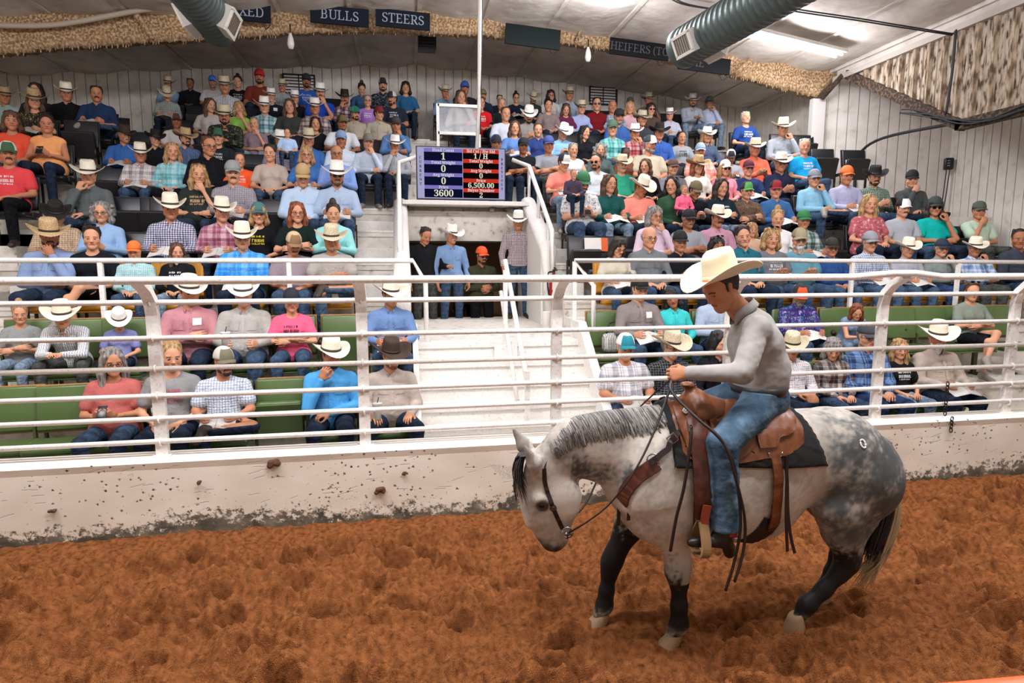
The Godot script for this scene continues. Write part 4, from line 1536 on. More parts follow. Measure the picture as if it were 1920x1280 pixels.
func legs_of(lower: String) -> Array:                   # per leg: hip, knee, ankle, toe
	match lower:
		"stand":
			return [[Vector3(-0.1, 0.93, 0), Vector3(-0.12, 0.5, 0.02), Vector3(-0.13, 0.1, -0.02), Vector3(-0.15, 0.045, 0.13)], [Vector3(0.1, 0.93, 0), Vector3(0.12, 0.5, 0.02), Vector3(0.13, 0.1, -0.02), Vector3(0.15, 0.045, 0.13)]]
		"wide":
			return [[Vector3(-0.1, 0.55, 0.0), Vector3(-0.22, 0.54, 0.41), Vector3(-0.2, 0.1, 0.4), Vector3(-0.24, 0.045, 0.53)], [Vector3(0.1, 0.55, 0.0), Vector3(0.22, 0.54, 0.41), Vector3(0.2, 0.1, 0.36), Vector3(0.24, 0.045, 0.5)]]
		"leg":
			return [[Vector3(-0.1, 0.55, 0.0), Vector3(-0.1, 0.545, 0.43), Vector3(-0.08, 0.1, 0.36), Vector3(-0.1, 0.045, 0.5)], [Vector3(0.1, 0.57, 0.0), Vector3(0.0, 0.66, 0.42), Vector3(-0.17, 0.33, 0.5), Vector3(-0.22, 0.24, 0.6)]]
		"ankle":
			return [[Vector3(-0.1, 0.55, 0.0), Vector3(-0.12, 0.545, 0.43), Vector3(-0.1, 0.1, 0.38), Vector3(-0.12, 0.045, 0.5)], [Vector3(0.1, 0.56, 0.0), Vector3(0.3, 0.62, 0.34), Vector3(-0.06, 0.63, 0.44), Vector3(-0.12, 0.57, 0.52)]]
	return [[Vector3(-0.1, 0.55, 0.0), Vector3(-0.14, 0.545, 0.42), Vector3(-0.13, 0.1, 0.4), Vector3(-0.16, 0.045, 0.53)], [Vector3(0.1, 0.55, 0.0), Vector3(0.14, 0.545, 0.42), Vector3(0.13, 0.1, 0.36), Vector3(0.15, 0.045, 0.49)]]

func torso_into(f: Field, p: Dictionary, woman: bool, big: bool, g: float) -> void:
	var w := 0.92 if woman else 1.0
	var b := 1.14 if big else 1.0
	var hip: Vector3 = p.hip
	var chest: Vector3 = p.chest
	var neck: Vector3 = p.neck
	var sh: Vector3 = p.sh
	f.cap(hip + Vector3(-0.07, 0, 0), hip + Vector3(0.07, 0, 0), 0.115 * b + g, 0.115 * b + g, 0.03, Vector3(1.08, 0.95, 1))
	f.cap(hip + Vector3(0, 0.08, 0.015), chest, 0.118 * b * w + g, 0.128 * w + g, 0.06, Vector3(1.22, 1, 0.95))
	f.cap(chest + Vector3(-0.07 * w, 0.03, 0.0), chest + Vector3(0.07 * w, 0.03, 0.0), 0.1 + g, 0.1 + g, 0.05, Vector3(1, 1.1, 1))
	if big:
		f.cap(hip + Vector3(0, 0.11, 0.05), chest + Vector3(0, -0.08, 0.07), 0.13 + g, 0.1 + g, 0.05, Vector3(1.2, 1, 1))
	if woman:
		for s in [-1.0, 1.0]:
			f.cap(chest + Vector3(s * 0.07, 0.0, 0.075), chest + Vector3(s * 0.072, -0.012, 0.085), 0.055 + g, 0.055 + g, 0.035)
	f.cap(Vector3(-sh.x * w * 0.9, sh.y + 0.005, sh.z), Vector3(sh.x * w * 0.9, sh.y + 0.005, sh.z), 0.055 + g, 0.055 + g, 0.04)
	f.cap(Vector3(-0.1, sh.y + 0.03, sh.z), neck + Vector3(-0.02, -0.01, 0), 0.045 + g, 0.048 + g, 0.04)
	f.cap(Vector3(0.1, sh.y + 0.03, sh.z), neck + Vector3(0.02, -0.01, 0), 0.045 + g, 0.048 + g, 0.04)

func arms_into(f: Field, p: Dictionary, woman: bool, big: bool, g: float, sleeve: String) -> void:
	var w := 0.86 if woman else (1.12 if big else 1.0)
	var x := 0.92 if woman else 1.0
	for k in 2:
		var s := -1.0 if k == 0 else 1.0
		var sh := Vector3(s * p.sh.x * x, p.sh.y, p.sh.z)
		var el: Vector3 = p.el[k]
		var wr: Vector3 = p.wr[k]
		if sleeve == "S":
			f.cap(sh, sh.lerp(el, 0.62), 0.058 * w + g, 0.054 * w + g * 1.6, 0.03)
			continue
		f.cap(sh, el, 0.056 * w + g, 0.043 * w + g, 0.03)
		f.cap(el, wr.lerp(el, 0.04), 0.043 * w + g, 0.028 * w + g * (0.9 if sleeve == "L" else 1.0), 0.015)

func legs_into(f: Field, lower: String, woman: bool, big: bool, g: float, to := 1.0) -> void:
	var w := 0.95 if woman else (1.12 if big else 1.0)
	for l in legs_of(lower):
		f.cap(l[0], l[1].lerp(l[0], (1.0 - to) * 0.3 if to < 1.0 else 0.0), 0.086 * w + g, 0.058 * w + g, 0.02)
		if to >= 1.0:
			f.cap(l[1], l[2], 0.056 * w + g, 0.038 * w + g * 1.5, 0.015)

func head_xf(p: Dictionary, yaw: float, pitch: float, roll := 0.0) -> Transform3D:
	var b := Basis(Vector3.UP, yaw) * Basis(Vector3.RIGHT, pitch) * Basis(Vector3.BACK, roll)
	return Transform3D(b, p.neck + Vector3(0, 0.06, 0)) * Transform3D(Basis.IDENTITY, p.head - p.neck - Vector3(0, 0.06, 0))

func body_mesh(pose: String, lower: String, woman: bool, big: bool, yaw: float, pitch: float, roll: float) -> ArrayMesh:
	var key := "body %s %s %s %s %.2f %.2f %.2f" % [pose, lower, woman, big, yaw, pitch, roll]
	if cache.has(key):
		return cache[key]
	var base_key := "base %s %s %s %s" % [pose, lower, woman, big]
	var p := pose_of(pose)
	if not cache.has(base_key):
		var tall := 1.5 if lower == "stand" else 1.08
		var f := Field.new(Vector3(-0.42, -0.02, -0.26), Vector3(0.42, tall, 0.66), 0.024)
		torso_into(f, p, woman, big, -0.008)
		arms_into(f, p, woman, big, 0.0, "")
		legs_into(f, lower, woman, big, -0.004)
		for l in legs_of(lower):
			f.cap(l[2] + Vector3(0, -0.04, -0.02), l[3], 0.036, 0.03, 0.02)
		f.cap(p.neck + Vector3(0, -0.03, 0.0), p.neck + Vector3(0, 0.05, 0.008), 0.056, 0.053, 0.02)
		var r := Raw.new()
		f.out(r)
		for k in 2:
			r.add(hand_raw(p.curl, 0.0058), hand_xf(p.wr[k], p.fd[k], p.pn[k], -1.0 if k == 0 else 1.0) * Transform3D(Basis.from_scale(Vector3.ONE * (0.9 if woman else 1.0)), Vector3.ZERO))
		cache[base_key] = r
	var all := Raw.new()
	all.add(cache[base_key])
	all.add(head_raw(woman, 0.0068), head_xf(p, yaw, pitch, roll))
	cache[key] = all.done()
	return cache[key]

func shirt_mesh(pose: String, woman: bool, big: bool, sleeve: String) -> ArrayMesh:
	var key := "shirt %s %s %s %s" % [pose, woman, big, sleeve]
	if cache.has(key):
		return cache[key]
	var p := pose_of(pose)
	var f := Field.new(Vector3(-0.42, p.hip.y - 0.14, -0.27), Vector3(0.42, p.neck.y + 0.12, 0.6), 0.019)
	torso_into(f, p, woman, big, 0.012)
	if sleeve != "N":
		arms_into(f, p, woman, big, 0.013, sleeve)
	if sleeve == "L":                                  # a shirt collar
		f.cap(p.neck + Vector3(-0.045, 0.0, 0.035), p.neck + Vector3(-0.03, 0.035, -0.04), 0.025, 0.025, 0.02)
		f.cap(p.neck + Vector3(0.045, 0.0, 0.035), p.neck + Vector3(0.03, 0.035, -0.04), 0.025, 0.025, 0.02)
	var open_ := Vector3(0, 1, 0.3).normalized()
	f.cut(open_, (p.neck + Vector3(0, 0.03 if sleeve == "L" else 0.015, 0.0)).dot(open_))
	if sleeve == "L":
		f.dent(p.neck + Vector3(0, 0.025, 0.075), 0.048, 0.01)
		f.dent(p.neck + Vector3(0, -0.03, 0.1), 0.03, 0.015)
	else:
		f.dent(p.neck + Vector3(0, 0.035, 0.05), 0.075 if woman else 0.066, 0.01)
	f.cut(Vector3(0, -1, 0), -(p.hip.y - 0.075))
	var r := Raw.new()
	f.out(r)
	cache[key] = r.done(false)
	cache["field " + key] = f
	return cache[key]

func patch(pose: String, woman: bool, big: bool, sleeve: String, c: Vector2, w: float, h: float, off: float) -> ArrayMesh:   # a piece of cloth or print lying on the front of a shirt
	var key := "patch %s %s %s %s %s %.3f %.3f" % [pose, woman, big, sleeve, c, w, h]
	if cache.has(key):
		return cache[key]
	var f: Field = cache["field shirt %s %s %s %s" % [pose, woman, big, sleeve]]
	var p := pose_of(pose)
	var nx := maxi(2, int(w / 0.02))
	var ny := maxi(2, int(h / 0.025))
	var g := []
	for j in ny + 1:
		var row := []
		for i in nx + 1:
			var x := c.x + (float(i) / nx - 0.5) * w
			var y: float = c.y + (float(j) / ny - 0.5) * h
			var z: float = lerpf(p.hip.z, p.chest.z, clampf((y - p.hip.y) / (p.chest.y - p.hip.y), 0, 1.1)) + 0.03
			var top := z + 0.2
			while z < top and f.at(Vector3(x, y, z)) < 0.0:
				z += 0.006
			row.append(Vector3(x, y, z + off) if z < top else Vector3.INF)
		g.append(row)
	var st := SurfaceTool.new()
	st.begin(Mesh.PRIMITIVE_TRIANGLES)
	st.set_smooth_group(0)
	var any := false
	for j in ny:
		for i in nx:
			var q := [[j, i], [j, i + 1], [j + 1, i + 1], [j + 1, i]]
			var ok := true
			for e in q:
				ok = ok and g[e[0]][e[1]] != Vector3.INF
			if not ok:
				continue
			any = true
			for e in [0, 2, 1, 0, 3, 2]:
				st.set_uv(Vector2(float(q[e][1]) / nx, 1.0 - float(q[e][0]) / ny))
				st.add_vertex(g[q[e][0]][q[e][1]])
	if not any:
		cache[key] = null
		return null
	st.generate_normals()
	cache[key] = st.commit()
	return cache[key]

func collar_mesh() -> ArrayMesh:
	if cache.has("collar"):
		return cache["collar"]
	var st := st_new()
	var rings := [PackedVector3Array(), PackedVector3Array(), PackedVector3Array(), PackedVector3Array()]
	var n := 22
	for j in n + 1:
		var u := j / float(n) * 2.0 - 1.0
		var a := PI * 1.5 + u * 2.85                    # open at the front
		var front := pow(absf(u), 6.0)
		var d := Vector3(cos(a), 0, sin(a))
		rings[0].append(d * 0.061 + Vector3(0, -0.02 - front * 0.03, 0.012 * front))
		rings[1].append(d * 0.062 + Vector3(0, 0.03 - front * 0.028, 0.014 * front))
		rings[2].append(d * 0.068 + Vector3(0, 0.03 - front * 0.028, 0.014 * front))
		rings[3].append(d * (0.082 + front * 0.01) + Vector3(0, -0.006 - front * 0.036, 0.016 * front))
	loft(st, rings, false, false)
	var back := [rings[3], rings[0]]
	loft(st, back, false, false)
	cache["collar"] = fin(st)
	return cache["collar"]

func print_mat(c: String) -> StandardMaterial3D:        # rows of small lettering too worn to read, with a figure over it
	var key := "print " + c
	if cache.has(key):
		return cache[key]
	var im := Image.create(64, 48, false, Image.FORMAT_RGBA8)
	var rng := RandomNumberGenerator.new()
	rng.seed = hash(c)
	var col := Color.html(c)
	im.fill(Color(col, 0.0))
	for line in 3:
		var y: int = [4, 20, 38][line]
		var h: int = [9, 14, 7][line]
		var x := 3 + rng.randi_range(0, 6)
		while x < 56:
			var w := rng.randi_range(3, 7)
			im.fill_rect(Rect2i(x, y, 2, h), Color(col, 1.0))
			if rng.randf() < 0.7:
				im.fill_rect(Rect2i(x, y + rng.randi_range(0, h - 2), w, 2), Color(col, 1.0))
			if rng.randf() < 0.5:
				im.fill_rect(Rect2i(x + w - 2, y, 2, h), Color(col, 1.0))
			x += w + 2
	var m := StandardMaterial3D.new()
	m.albedo_texture = ImageTexture.create_from_image(im)
	m.transparency = BaseMaterial3D.TRANSPARENCY_ALPHA_SCISSOR
	m.roughness = 0.9
	cache[key] = m
	return m

func pants_mesh(lower: String, woman: bool, big: bool, shorts: bool) -> ArrayMesh:
	var key := "pants %s %s %s %s" % [lower, woman, big, shorts]
	if cache.has(key):
		return cache[key]
	var hip: Vector3 = pose_of("stand" if lower == "stand" else "lap").hip
	var f := Field.new(Vector3(-0.42, 0.03, -0.2), Vector3(0.42, hip.y + 0.16, 0.64), 0.019)
	f.cap(hip + Vector3(-0.07, 0, 0), hip + Vector3(0.07, 0, 0), 0.125 * (1.12 if big else 1.0), 0.125 * (1.12 if big else 1.0), 0.03, Vector3(1.08, 0.95, 1))
	legs_into(f, lower, woman, big, 0.012, 0.5 if shorts else 1.0)
	f.cut(Vector3.UP, hip.y + 0.09)
	var r := Raw.new()
	f.out(r)
	cache[key] = r.done(false)
	return cache[key]

func shoe_mesh(lower: String, k: int) -> ArrayMesh:
	var key := "shoe %s %d" % [lower, k]
	if cache.has(key):
		return cache[key]
	var l: Array = legs_of(lower)[k]
	var mid: Vector3 = (l[2] + l[3]) * 0.5
	var f := Field.new(mid - Vector3(0.2, 0.2, 0.22), mid + Vector3(0.2, 0.2, 0.22), 0.015)
	var dn: Vector3 = (l[2] - l[1]).normalized()
	f.cap(l[2] + dn * 0.045 + (l[2] - l[3]) * 0.12, l[3] + (l[3] - l[2]) * 0.35, 0.044, 0.037, 0.01)
	f.cap(l[2], l[2] + dn * 0.04, 0.046, 0.046, 0.03)
	var r := Raw.new()
	f.out(r)
	cache[key] = r.done(false)
	return cache[key]

func eye_mat() -> StandardMaterial3D:
	if not cache.has("eye mat"):
		var m := StandardMaterial3D.new()
		m.vertex_color_use_as_albedo = true
		m.roughness = 0.3
		cache["eye mat"] = m
	return cache["eye mat"]

func eye_mesh() -> ArrayMesh:                           # an almond of white with a dark iris
	if cache.has("eye"):
		return cache["eye"]
	var r := Raw.new()
	var n := 12
	for lv in 5:
		var a := lv * 0.33
		for j in n:
			var d := Vector3(sin(a) * cos(TAU * j / n), sin(a) * sin(TAU * j / n), cos(a))
			r.v.append(d * Vector3(0.0135, 0.0085, 0.0115))
			r.n.append(d)
			r.c.append(Color(0.03, 0.02, 0.015) if lv < 3 else Color(0.75, 0.72, 0.7))
	for lv in 4:
		for j in n:
			var a := lv * n + j
			var b := lv * n + (j + 1) % n
			r.i.append_array(PackedInt32Array([a, b, b + n, a, b + n, a + n]))
	cache["eye"] = r.done()
	return cache["eye"]

func hair_mesh(style: String) -> ArrayMesh:
	var key := "hair " + style
	if cache.has(key):
		return cache[key]
	var f := Field.new(Vector3(-0.15, -0.42, -0.2), Vector3(0.15, 0.24, 0.14), 0.0085)
	var g := 0.0 if style in "sx" else 0.005
	f.cap(Vector3(0, 0.05, -0.045), Vector3(0, 0.052, -0.014), 0.094 + g, 0.087 + g, 0.01, Vector3(0.885, 1, 1))
	f.cap(Vector3(0, 0.0, -0.075), Vector3(0, -0.04, -0.07), 0.05, 0.042, 0.04, Vector3(1.15, 1, 0.8))
	if style in "sx":
		for s in [-1.0, 1.0]:
			f.cap(Vector3(s * 0.07, 0.03, 0.01), Vector3(s * 0.071, -0.01, 0.02), 0.014, 0.007, 0.01)
	for k in 22:
		var a := k * 2.4
		var q := Vector3(cos(a) * 0.068, 0.09 + 0.03 * sin(k * 1.7), -0.035 + sin(a) * 0.07)
		f.cap(q, q + Vector3(0.012, -0.03, -0.01), 0.016, 0.012, 0.014)
	f.cut(Vector3(0, -0.5, 0.86), 0.036 if style != "x" else -0.05)
	if style == "x":
		f.cut(Vector3(0, 1, -0.1).normalized(), 0.055)
	f.cut(Vector3(0, -1, 0), 0.06)
	match style:
		"l", "B", "c":
			var low := -0.3 if style == "l" else -0.13
			for s in [-1.0, 1.0]:
				f.cap(Vector3(s * 0.078, 0.03, -0.005), Vector3(s * 0.095, -0.1, 0.0), 0.03, 0.035, 0.03, Vector3(0.8, 1, 1))
				f.cap(Vector3(s * 0.095, -0.1, 0.0), Vector3(s * 0.085, low, 0.03 if style == "l" else -0.01), 0.036, 0.026, 0.03)
				f.cap(Vector3(s * 0.05, 0.0, -0.09), Vector3(s * 0.06, low, -0.08), 0.045, 0.035, 0.04)
			f.cap(Vector3(0, 0.0, -0.1), Vector3(0, low, -0.1), 0.05, 0.04, 0.04)
			for s in [-1.0, 1.0]:                          # parted over the forehead
				f.cap(Vector3(s * 0.012, 0.125, 0.035), Vector3(s * 0.06, 0.07, 0.05), 0.02, 0.02, 0.015)
				f.cap(Vector3(s * 0.06, 0.07, 0.05), Vector3(s * 0.082, -0.01, 0.02), 0.02, 0.024, 0.02)
			if style == "B":
				for k in 5:
					f.cap(Vector3(-0.05 + k * 0.025, 0.1, 0.062), Vector3(-0.055 + k * 0.0275, 0.045, 0.086), 0.013, 0.009, 0.01)
			if style == "c":
				for k in 26:
					var a := k * 2.4
					var q := Vector3(cos(a) * 0.115, 0.08 - k * 0.008, -0.03 + sin(a) * 0.1)
					if q.z < 0.03 or q.y > 0.08:
						f.cap(q, q + Vector3(0, 0.01, 0), 0.026, 0.022, 0.01)
		"u":
			f.cap(Vector3(0, 0.15, -0.06), Vector3(0, 0.17, -0.065), 0.045, 0.04, 0.02)
		"p":
			f.cap(Vector3(0, 0.07, -0.13), Vector3(0.02, -0.02, -0.165), 0.03, 0.03, 0.02)
			f.cap(Vector3(0.02, -0.02, -0.165), Vector3(0.04, -0.2, -0.13), 0.03, 0.014, 0.02)
	var r := Raw.new()
	f.out(r)
	cache[key] = r.done(false)
	return cache[key]

func beard_mesh(kind: String) -> ArrayMesh:
	var key := "beard " + kind
	if cache.has(key):
		return cache[key]
	var f := Field.new(Vector3(-0.09, -0.19, -0.03), Vector3(0.09, -0.02, 0.13), 0.006)
	if kind != "G":
		f.cap(Vector3(-0.022, -0.05, 0.086), Vector3(0, -0.045, 0.094), 0.008, 0.0105, 0.004)
		f.cap(Vector3(0.022, -0.05, 0.086), Vector3(0, -0.045, 0.094), 0.008, 0.0105, 0.004)
		for s in [-1.0, 1.0]:
			f.cap(Vector3(s * 0.022, -0.05, 0.086), Vector3(s * 0.032, -0.07, 0.073), 0.008, 0.006, 0.004)
	if kind != "M":
		f.cap(Vector3(-0.012, -0.1, 0.066), Vector3(0.012, -0.1, 0.066), 0.026 if kind == "B" else 0.022, 0.026 if kind == "B" else 0.022, 0.01)
	if kind in ["B", "W"]:
		for s in [-1.0, 1.0]:
			f.cap(Vector3(s * 0.062, -0.04, 0.005), Vector3(s * 0.05, -0.075, 0.025), 0.014, 0.02, 0.01)
			f.cap(Vector3(s * 0.05, -0.075, 0.025), Vector3(0, -0.105, 0.06), 0.021, 0.024, 0.01)
	if kind == "W":
		f.cap(Vector3(0, -0.1, 0.06), Vector3(0, -0.16, 0.06), 0.04, 0.022, 0.02)
	var r := Raw.new()
	f.out(r)
	cache[key] = r.done(false)
	return cache[key]

func hat_meshes(kind: int) -> Array:                   # cowboy hat: crown and brim, band; 0 cattleman, 1 pinched front, 2 wide
	var key := "cowboy %d" % kind
	if cache.has(key):
		return cache[key]
	var st := st_new()
	var n := 32
	var top: float = [0.128, 0.12, 0.135][kind]
	var rings := []
	var under := []
	var bw: float = [0.185, 0.178, 0.205][kind]
	var bl: float = [0.2, 0.19, 0.215][kind]
	var curl: float = [0.075, 0.055, 0.07][kind]
	for lv in 8:                                       # brim from its edge inwards, then the crown
		var t := lv / 7.0
		var ring := PackedVector3Array()
		for j in n:
			var a := -TAU * j / n
			var x := cos(a) * lerpf(bw, 0.082, t)
			var z := sin(a) * lerpf(bl, 0.1, t)
			var side := pow(absf(cos(a)), 1.7)
			var y := curl * side * pow(1.0 - t, 1.6) - 0.022 * pow(absf(sin(a)), 2.0) * (1.0 - t) + 0.004
			x -= signf(x) * side * pow(1.0 - t, 2.2) * 0.028
			ring.append(Vector3(x, y, z))
		rings.append(ring)
	for lv in range(1, 8):
		var t := lv / 7.0
		var ring := PackedVector3Array()
		for j in n:
			var a := -TAU * j / n
			var taper := 1.0 - 0.16 * t if t < 0.8 else lerpf(0.872, 0.45, (t - 0.8) / 0.2)
			var y := top * minf(t * 1.16, 1.0) + 0.004
			var x := cos(a) * 0.082 * taper
			var z := sin(a) * 0.1 * taper
			if sin(a) > 0.2:
				x *= 1.0 - 0.3 * (sin(a) - 0.2) * t
				y -= 0.02 * sin(a) * t * t
			if lv == 7:
				y -= 0.022
			ring.append(Vector3(x, y, z))
		rings.append(ring)
	loft(st, rings, false)
	var last = rings[-1]
	for j in range(1, n - 1):
		tri(st, last[0], last[j], last[j + 1])
	for lv in [0, 2, 4, 6, 7]:
		var ring := PackedVector3Array()
		for v in rings[lv]:
			ring.append(v + Vector3(0, -0.004, 0))
		under.push_front(ring)
	under.append(rings[0])
	loft(st, under, false)
	var first = under[0]
	for j in range(1, n - 1):
		tri(st, first[0], first[j + 1], first[j])
	var band := st_new()
	var br := []
	for y in [0.004, 0.008, 0.024, 0.027]:
		var ring := PackedVector3Array()
		for j in n:
			var a := -TAU * j / n
			var k := 1.025 if y > 0.005 and y < 0.026 else 0.985
			ring.append(Vector3(cos(a) * 0.082 * k, y, sin(a) * 0.1 * k))
		br.append(ring)
	loft(band, br, false)
	cache[key] = [fin(st), fin(band)]
	return cache[key]

func cap_meshes() -> Array:
	if cache.has("cap"):
		return cache["cap"]
	var st := st_new()
	var fr := st_new()
	var rings := []
	var n := 24
	for lv in 9:
		var t := lv / 8.0
		var ring := PackedVector3Array()
		for j in n:
			var a := -TAU * j / n
			var r := cos(t * 1.45)
			var y := sin(t * PI * 0.5) * 0.112
			ring.append(Vector3(cos(a) * 0.088 * r, y, sin(a) * 0.104 * r - 0.012 + (0.01 * (1.0 - t) if sin(a) > 0.3 else 0.0)))
		rings.append(ring)
	loft(st, rings)
	st.set_smooth_group(0)
	var bill := st_new()
	var b1 := []
	for k in 6:
		var t := k / 5.0
		var row := PackedVector3Array()
		for j in 13:
			var u := j / 12.0 * 2.0 - 1.0
			row.append(Vector3(u * (0.082 - 0.012 * t * t), 0.008 - 0.022 * t - 0.02 * u * u, 0.05 + 0.035 * sqrt(maxf(0.0, 1.0 - u * u * 0.75)) + t * 0.068 * sqrt(maxf(0.0, 1.0 - u * u * 0.8))))
		b1.append(row)
	for k in 5:
		for j in 12:
			quad(bill, b1[k][j], b1[k + 1][j], b1[k + 1][j + 1], b1[k][j + 1])
			var dn := Vector3(0, -0.004, 0)
			quad(bill, b1[k][j] + dn, b1[k][j + 1] + dn, b1[k + 1][j + 1] + dn, b1[k + 1][j] + dn)
	for lv in 6:                                       # the front panel lies on the crown
		if lv == 5:
			break
		for j in range(15, 21):
			var q := []
			for e in [[lv, j], [lv, j + 1], [lv + 1, j + 1], [lv + 1, j]]:
				var v: Vector3 = rings[e[0]][e[1]]
				q.append(v + (v - Vector3(0, 0.02, -0.012)).normalized() * 0.003)
			quad(fr, q[0], q[1], q[2], q[3])
	cache["cap"] = [fin(st), fin(bill), fin(fr)]
	return cache["cap"]

func glasses_mesh(dark: bool) -> ArrayMesh:
	var key := "glasses %s" % dark
	if cache.has(key):
		return cache[key]
	var st := st_new()
	for s in [-1.0, 1.0]:
		var pts := []
		for k in 13:
			var a := TAU * k / 12.0
			pts.append(Vector3(s * 0.033 + cos(a) * 0.022, -0.004 + sin(a) * 0.016, 0.101 - absf(s * 0.033 + cos(a) * 0.022) * 0.18))
		tube(st, pts, 0.0026, 5)
		if dark:
			var o := PackedVector3Array()
			for k in 12:
				o.append(pts[k])
			for k in range(1, 11):
				tri(st, o[0], o[k], o[k + 1])
				tri(st, o[0], o[k + 1], o[k])
		tube(st, [Vector3(s * 0.055, 0.003, 0.09), Vector3(s * 0.078, 0.002, 0.05), Vector3(s * 0.082, -0.002, -0.02)], 0.002, 4)
	tube(st, [Vector3(-0.012, 0.002, 0.1), Vector3(0, 0.004, 0.101), Vector3(0.012, 0.002, 0.1)], 0.002, 4)
	cache[key] = fin(st)
	return cache[key]

# cloth: a solid colour or a small woven pattern (gingham c, plaid p, stripe s, print f)
func cloth(spec: String) -> StandardMaterial3D:
	if cache.has("cloth " + spec):
		return cache["cloth " + spec]
	var m := StandardMaterial3D.new()
	m.roughness = 0.9
	m.metallic_specular = 0.25
	var cols := spec.split("#")
	if cols[1].length() == 1:
		cols.remove_at(0)
	var a := Color.html(cols[1])
	m.albedo_color = a
	if cols[0] != "":
		var b := Color.html(cols[2])
		var c := Color.html(cols[3]) if cols.size() > 3 else b
		var im := Image.create(48, 48, false, Image.FORMAT_RGB8)
		var rng := RandomNumberGenerator.new()
		rng.seed = hash(spec)
		for y in 48:
			for x in 48:
				var col := a
				match cols[0]:
					"c":
						col = a.lerp(b, (float(x % 16 < 8) + float(y % 16 < 8)) * 0.5)
					"p":
						var u := 1.0 if x % 48 < 18 else (0.7 if x % 48 > 30 and x % 48 < 34 else 0.0)
						var w := 1.0 if y % 48 < 18 else (0.7 if y % 48 > 30 and y % 48 < 34 else 0.0)
						col = a.lerp(b, (u + w) * 0.5).lerp(c, 0.55 if x % 48 == 24 or y % 48 == 24 or x % 48 == 25 or y % 48 == 25 else 0.0)
					"g":
						col = a.lerp(b, 0.85 if x % 16 < 3 or y % 16 < 3 else 0.0)
					"s":
						col = a.lerp(b, 1.0 if x % 12 < 4 else 0.0)
				im.set_pixel(x, y, col)
		if cols[0] == "f":
			for k in 34:
				im.fill_rect(Rect2i(rng.randi_range(0, 44), rng.randi_range(0, 44), rng.randi_range(2, 6), rng.randi_range(2, 5)), b if k % 2 == 0 else c)
		m.albedo_texture = ImageTexture.create_from_image(im)
		m.albedo_color = Color.WHITE
		m.uv1_triplanar = true
		var sc: float = {"c": 13.0, "p": 6.5, "g": 13.0, "s": 12.0, "f": 5.0}[cols[0]]
		m.uv1_scale = Vector3(sc, sc, sc)
	m.heightmap_enabled = true
	m.heightmap_texture = fold_tex()
	m.heightmap_scale = 0.9
	m.uv1_triplanar = true
	if cols[0] == "":
		m.uv1_scale = Vector3(3.5, 3.5, 3.5)
	cache["cloth " + spec] = m
	return m

func fold_tex() -> Texture2D:
	if not cache.has("fold"):
		cache["fold"] = noise_tex(0.012, [], 256, FastNoiseLite.TYPE_SIMPLEX_SMOOTH, 5, 3)
	return cache["fold"]

func denim(k: String) -> StandardMaterial3D:
	var key := "denim " + k
	if not cache.has(key):
		if not cache.has("denim tex"):
			cache["denim tex"] = noise_tex(0.02, [[0.0, Color(0.62, 0.66, 0.72)], [0.55, Color(0.9, 0.92, 0.94)], [1.0, Color(1.25, 1.22, 1.18)]], 256, FastNoiseLite.TYPE_SIMPLEX_SMOOTH, 9, 4)
		var m := tri_mat(cache["denim tex"], 3.0, 0.92, fold_tex(), 2.2, false)
		m.albedo_color = Color.html(JEANS[k])
		m.metallic_specular = 0.2
		cache[key] = m
	return cache[key]

func skin_mat(k: String) -> StandardMaterial3D:
	var key := "skin " + k
	if not cache.has(key):
		var m := StandardMaterial3D.new()
		m.albedo_color = Color.html(SKIN[k])
		m.vertex_color_use_as_albedo = true
		m.roughness = 0.55
		m.metallic_specular = 0.35
		cache[key] = m
	return cache[key]

func hat_mat(k: String) -> StandardMaterial3D:
	var key := "hat " + k
	if not cache.has(key):
		var m := StandardMaterial3D.new()
		m.albedo_color = Color.html(HATS[k])
		m.roughness = 0.85
		if k in "sto":
			m.albedo_texture = noise_tex(0.09, [[0.3, Color(0.8, 0.78, 0.74)], [0.6, Color.WHITE]], 128, FastNoiseLite.TYPE_CELLULAR, 3, 1)
			m.uv1_triplanar = true
			m.uv1_scale = Vector3(9, 9, 9)
		cache[key] = m
	return cache[key]

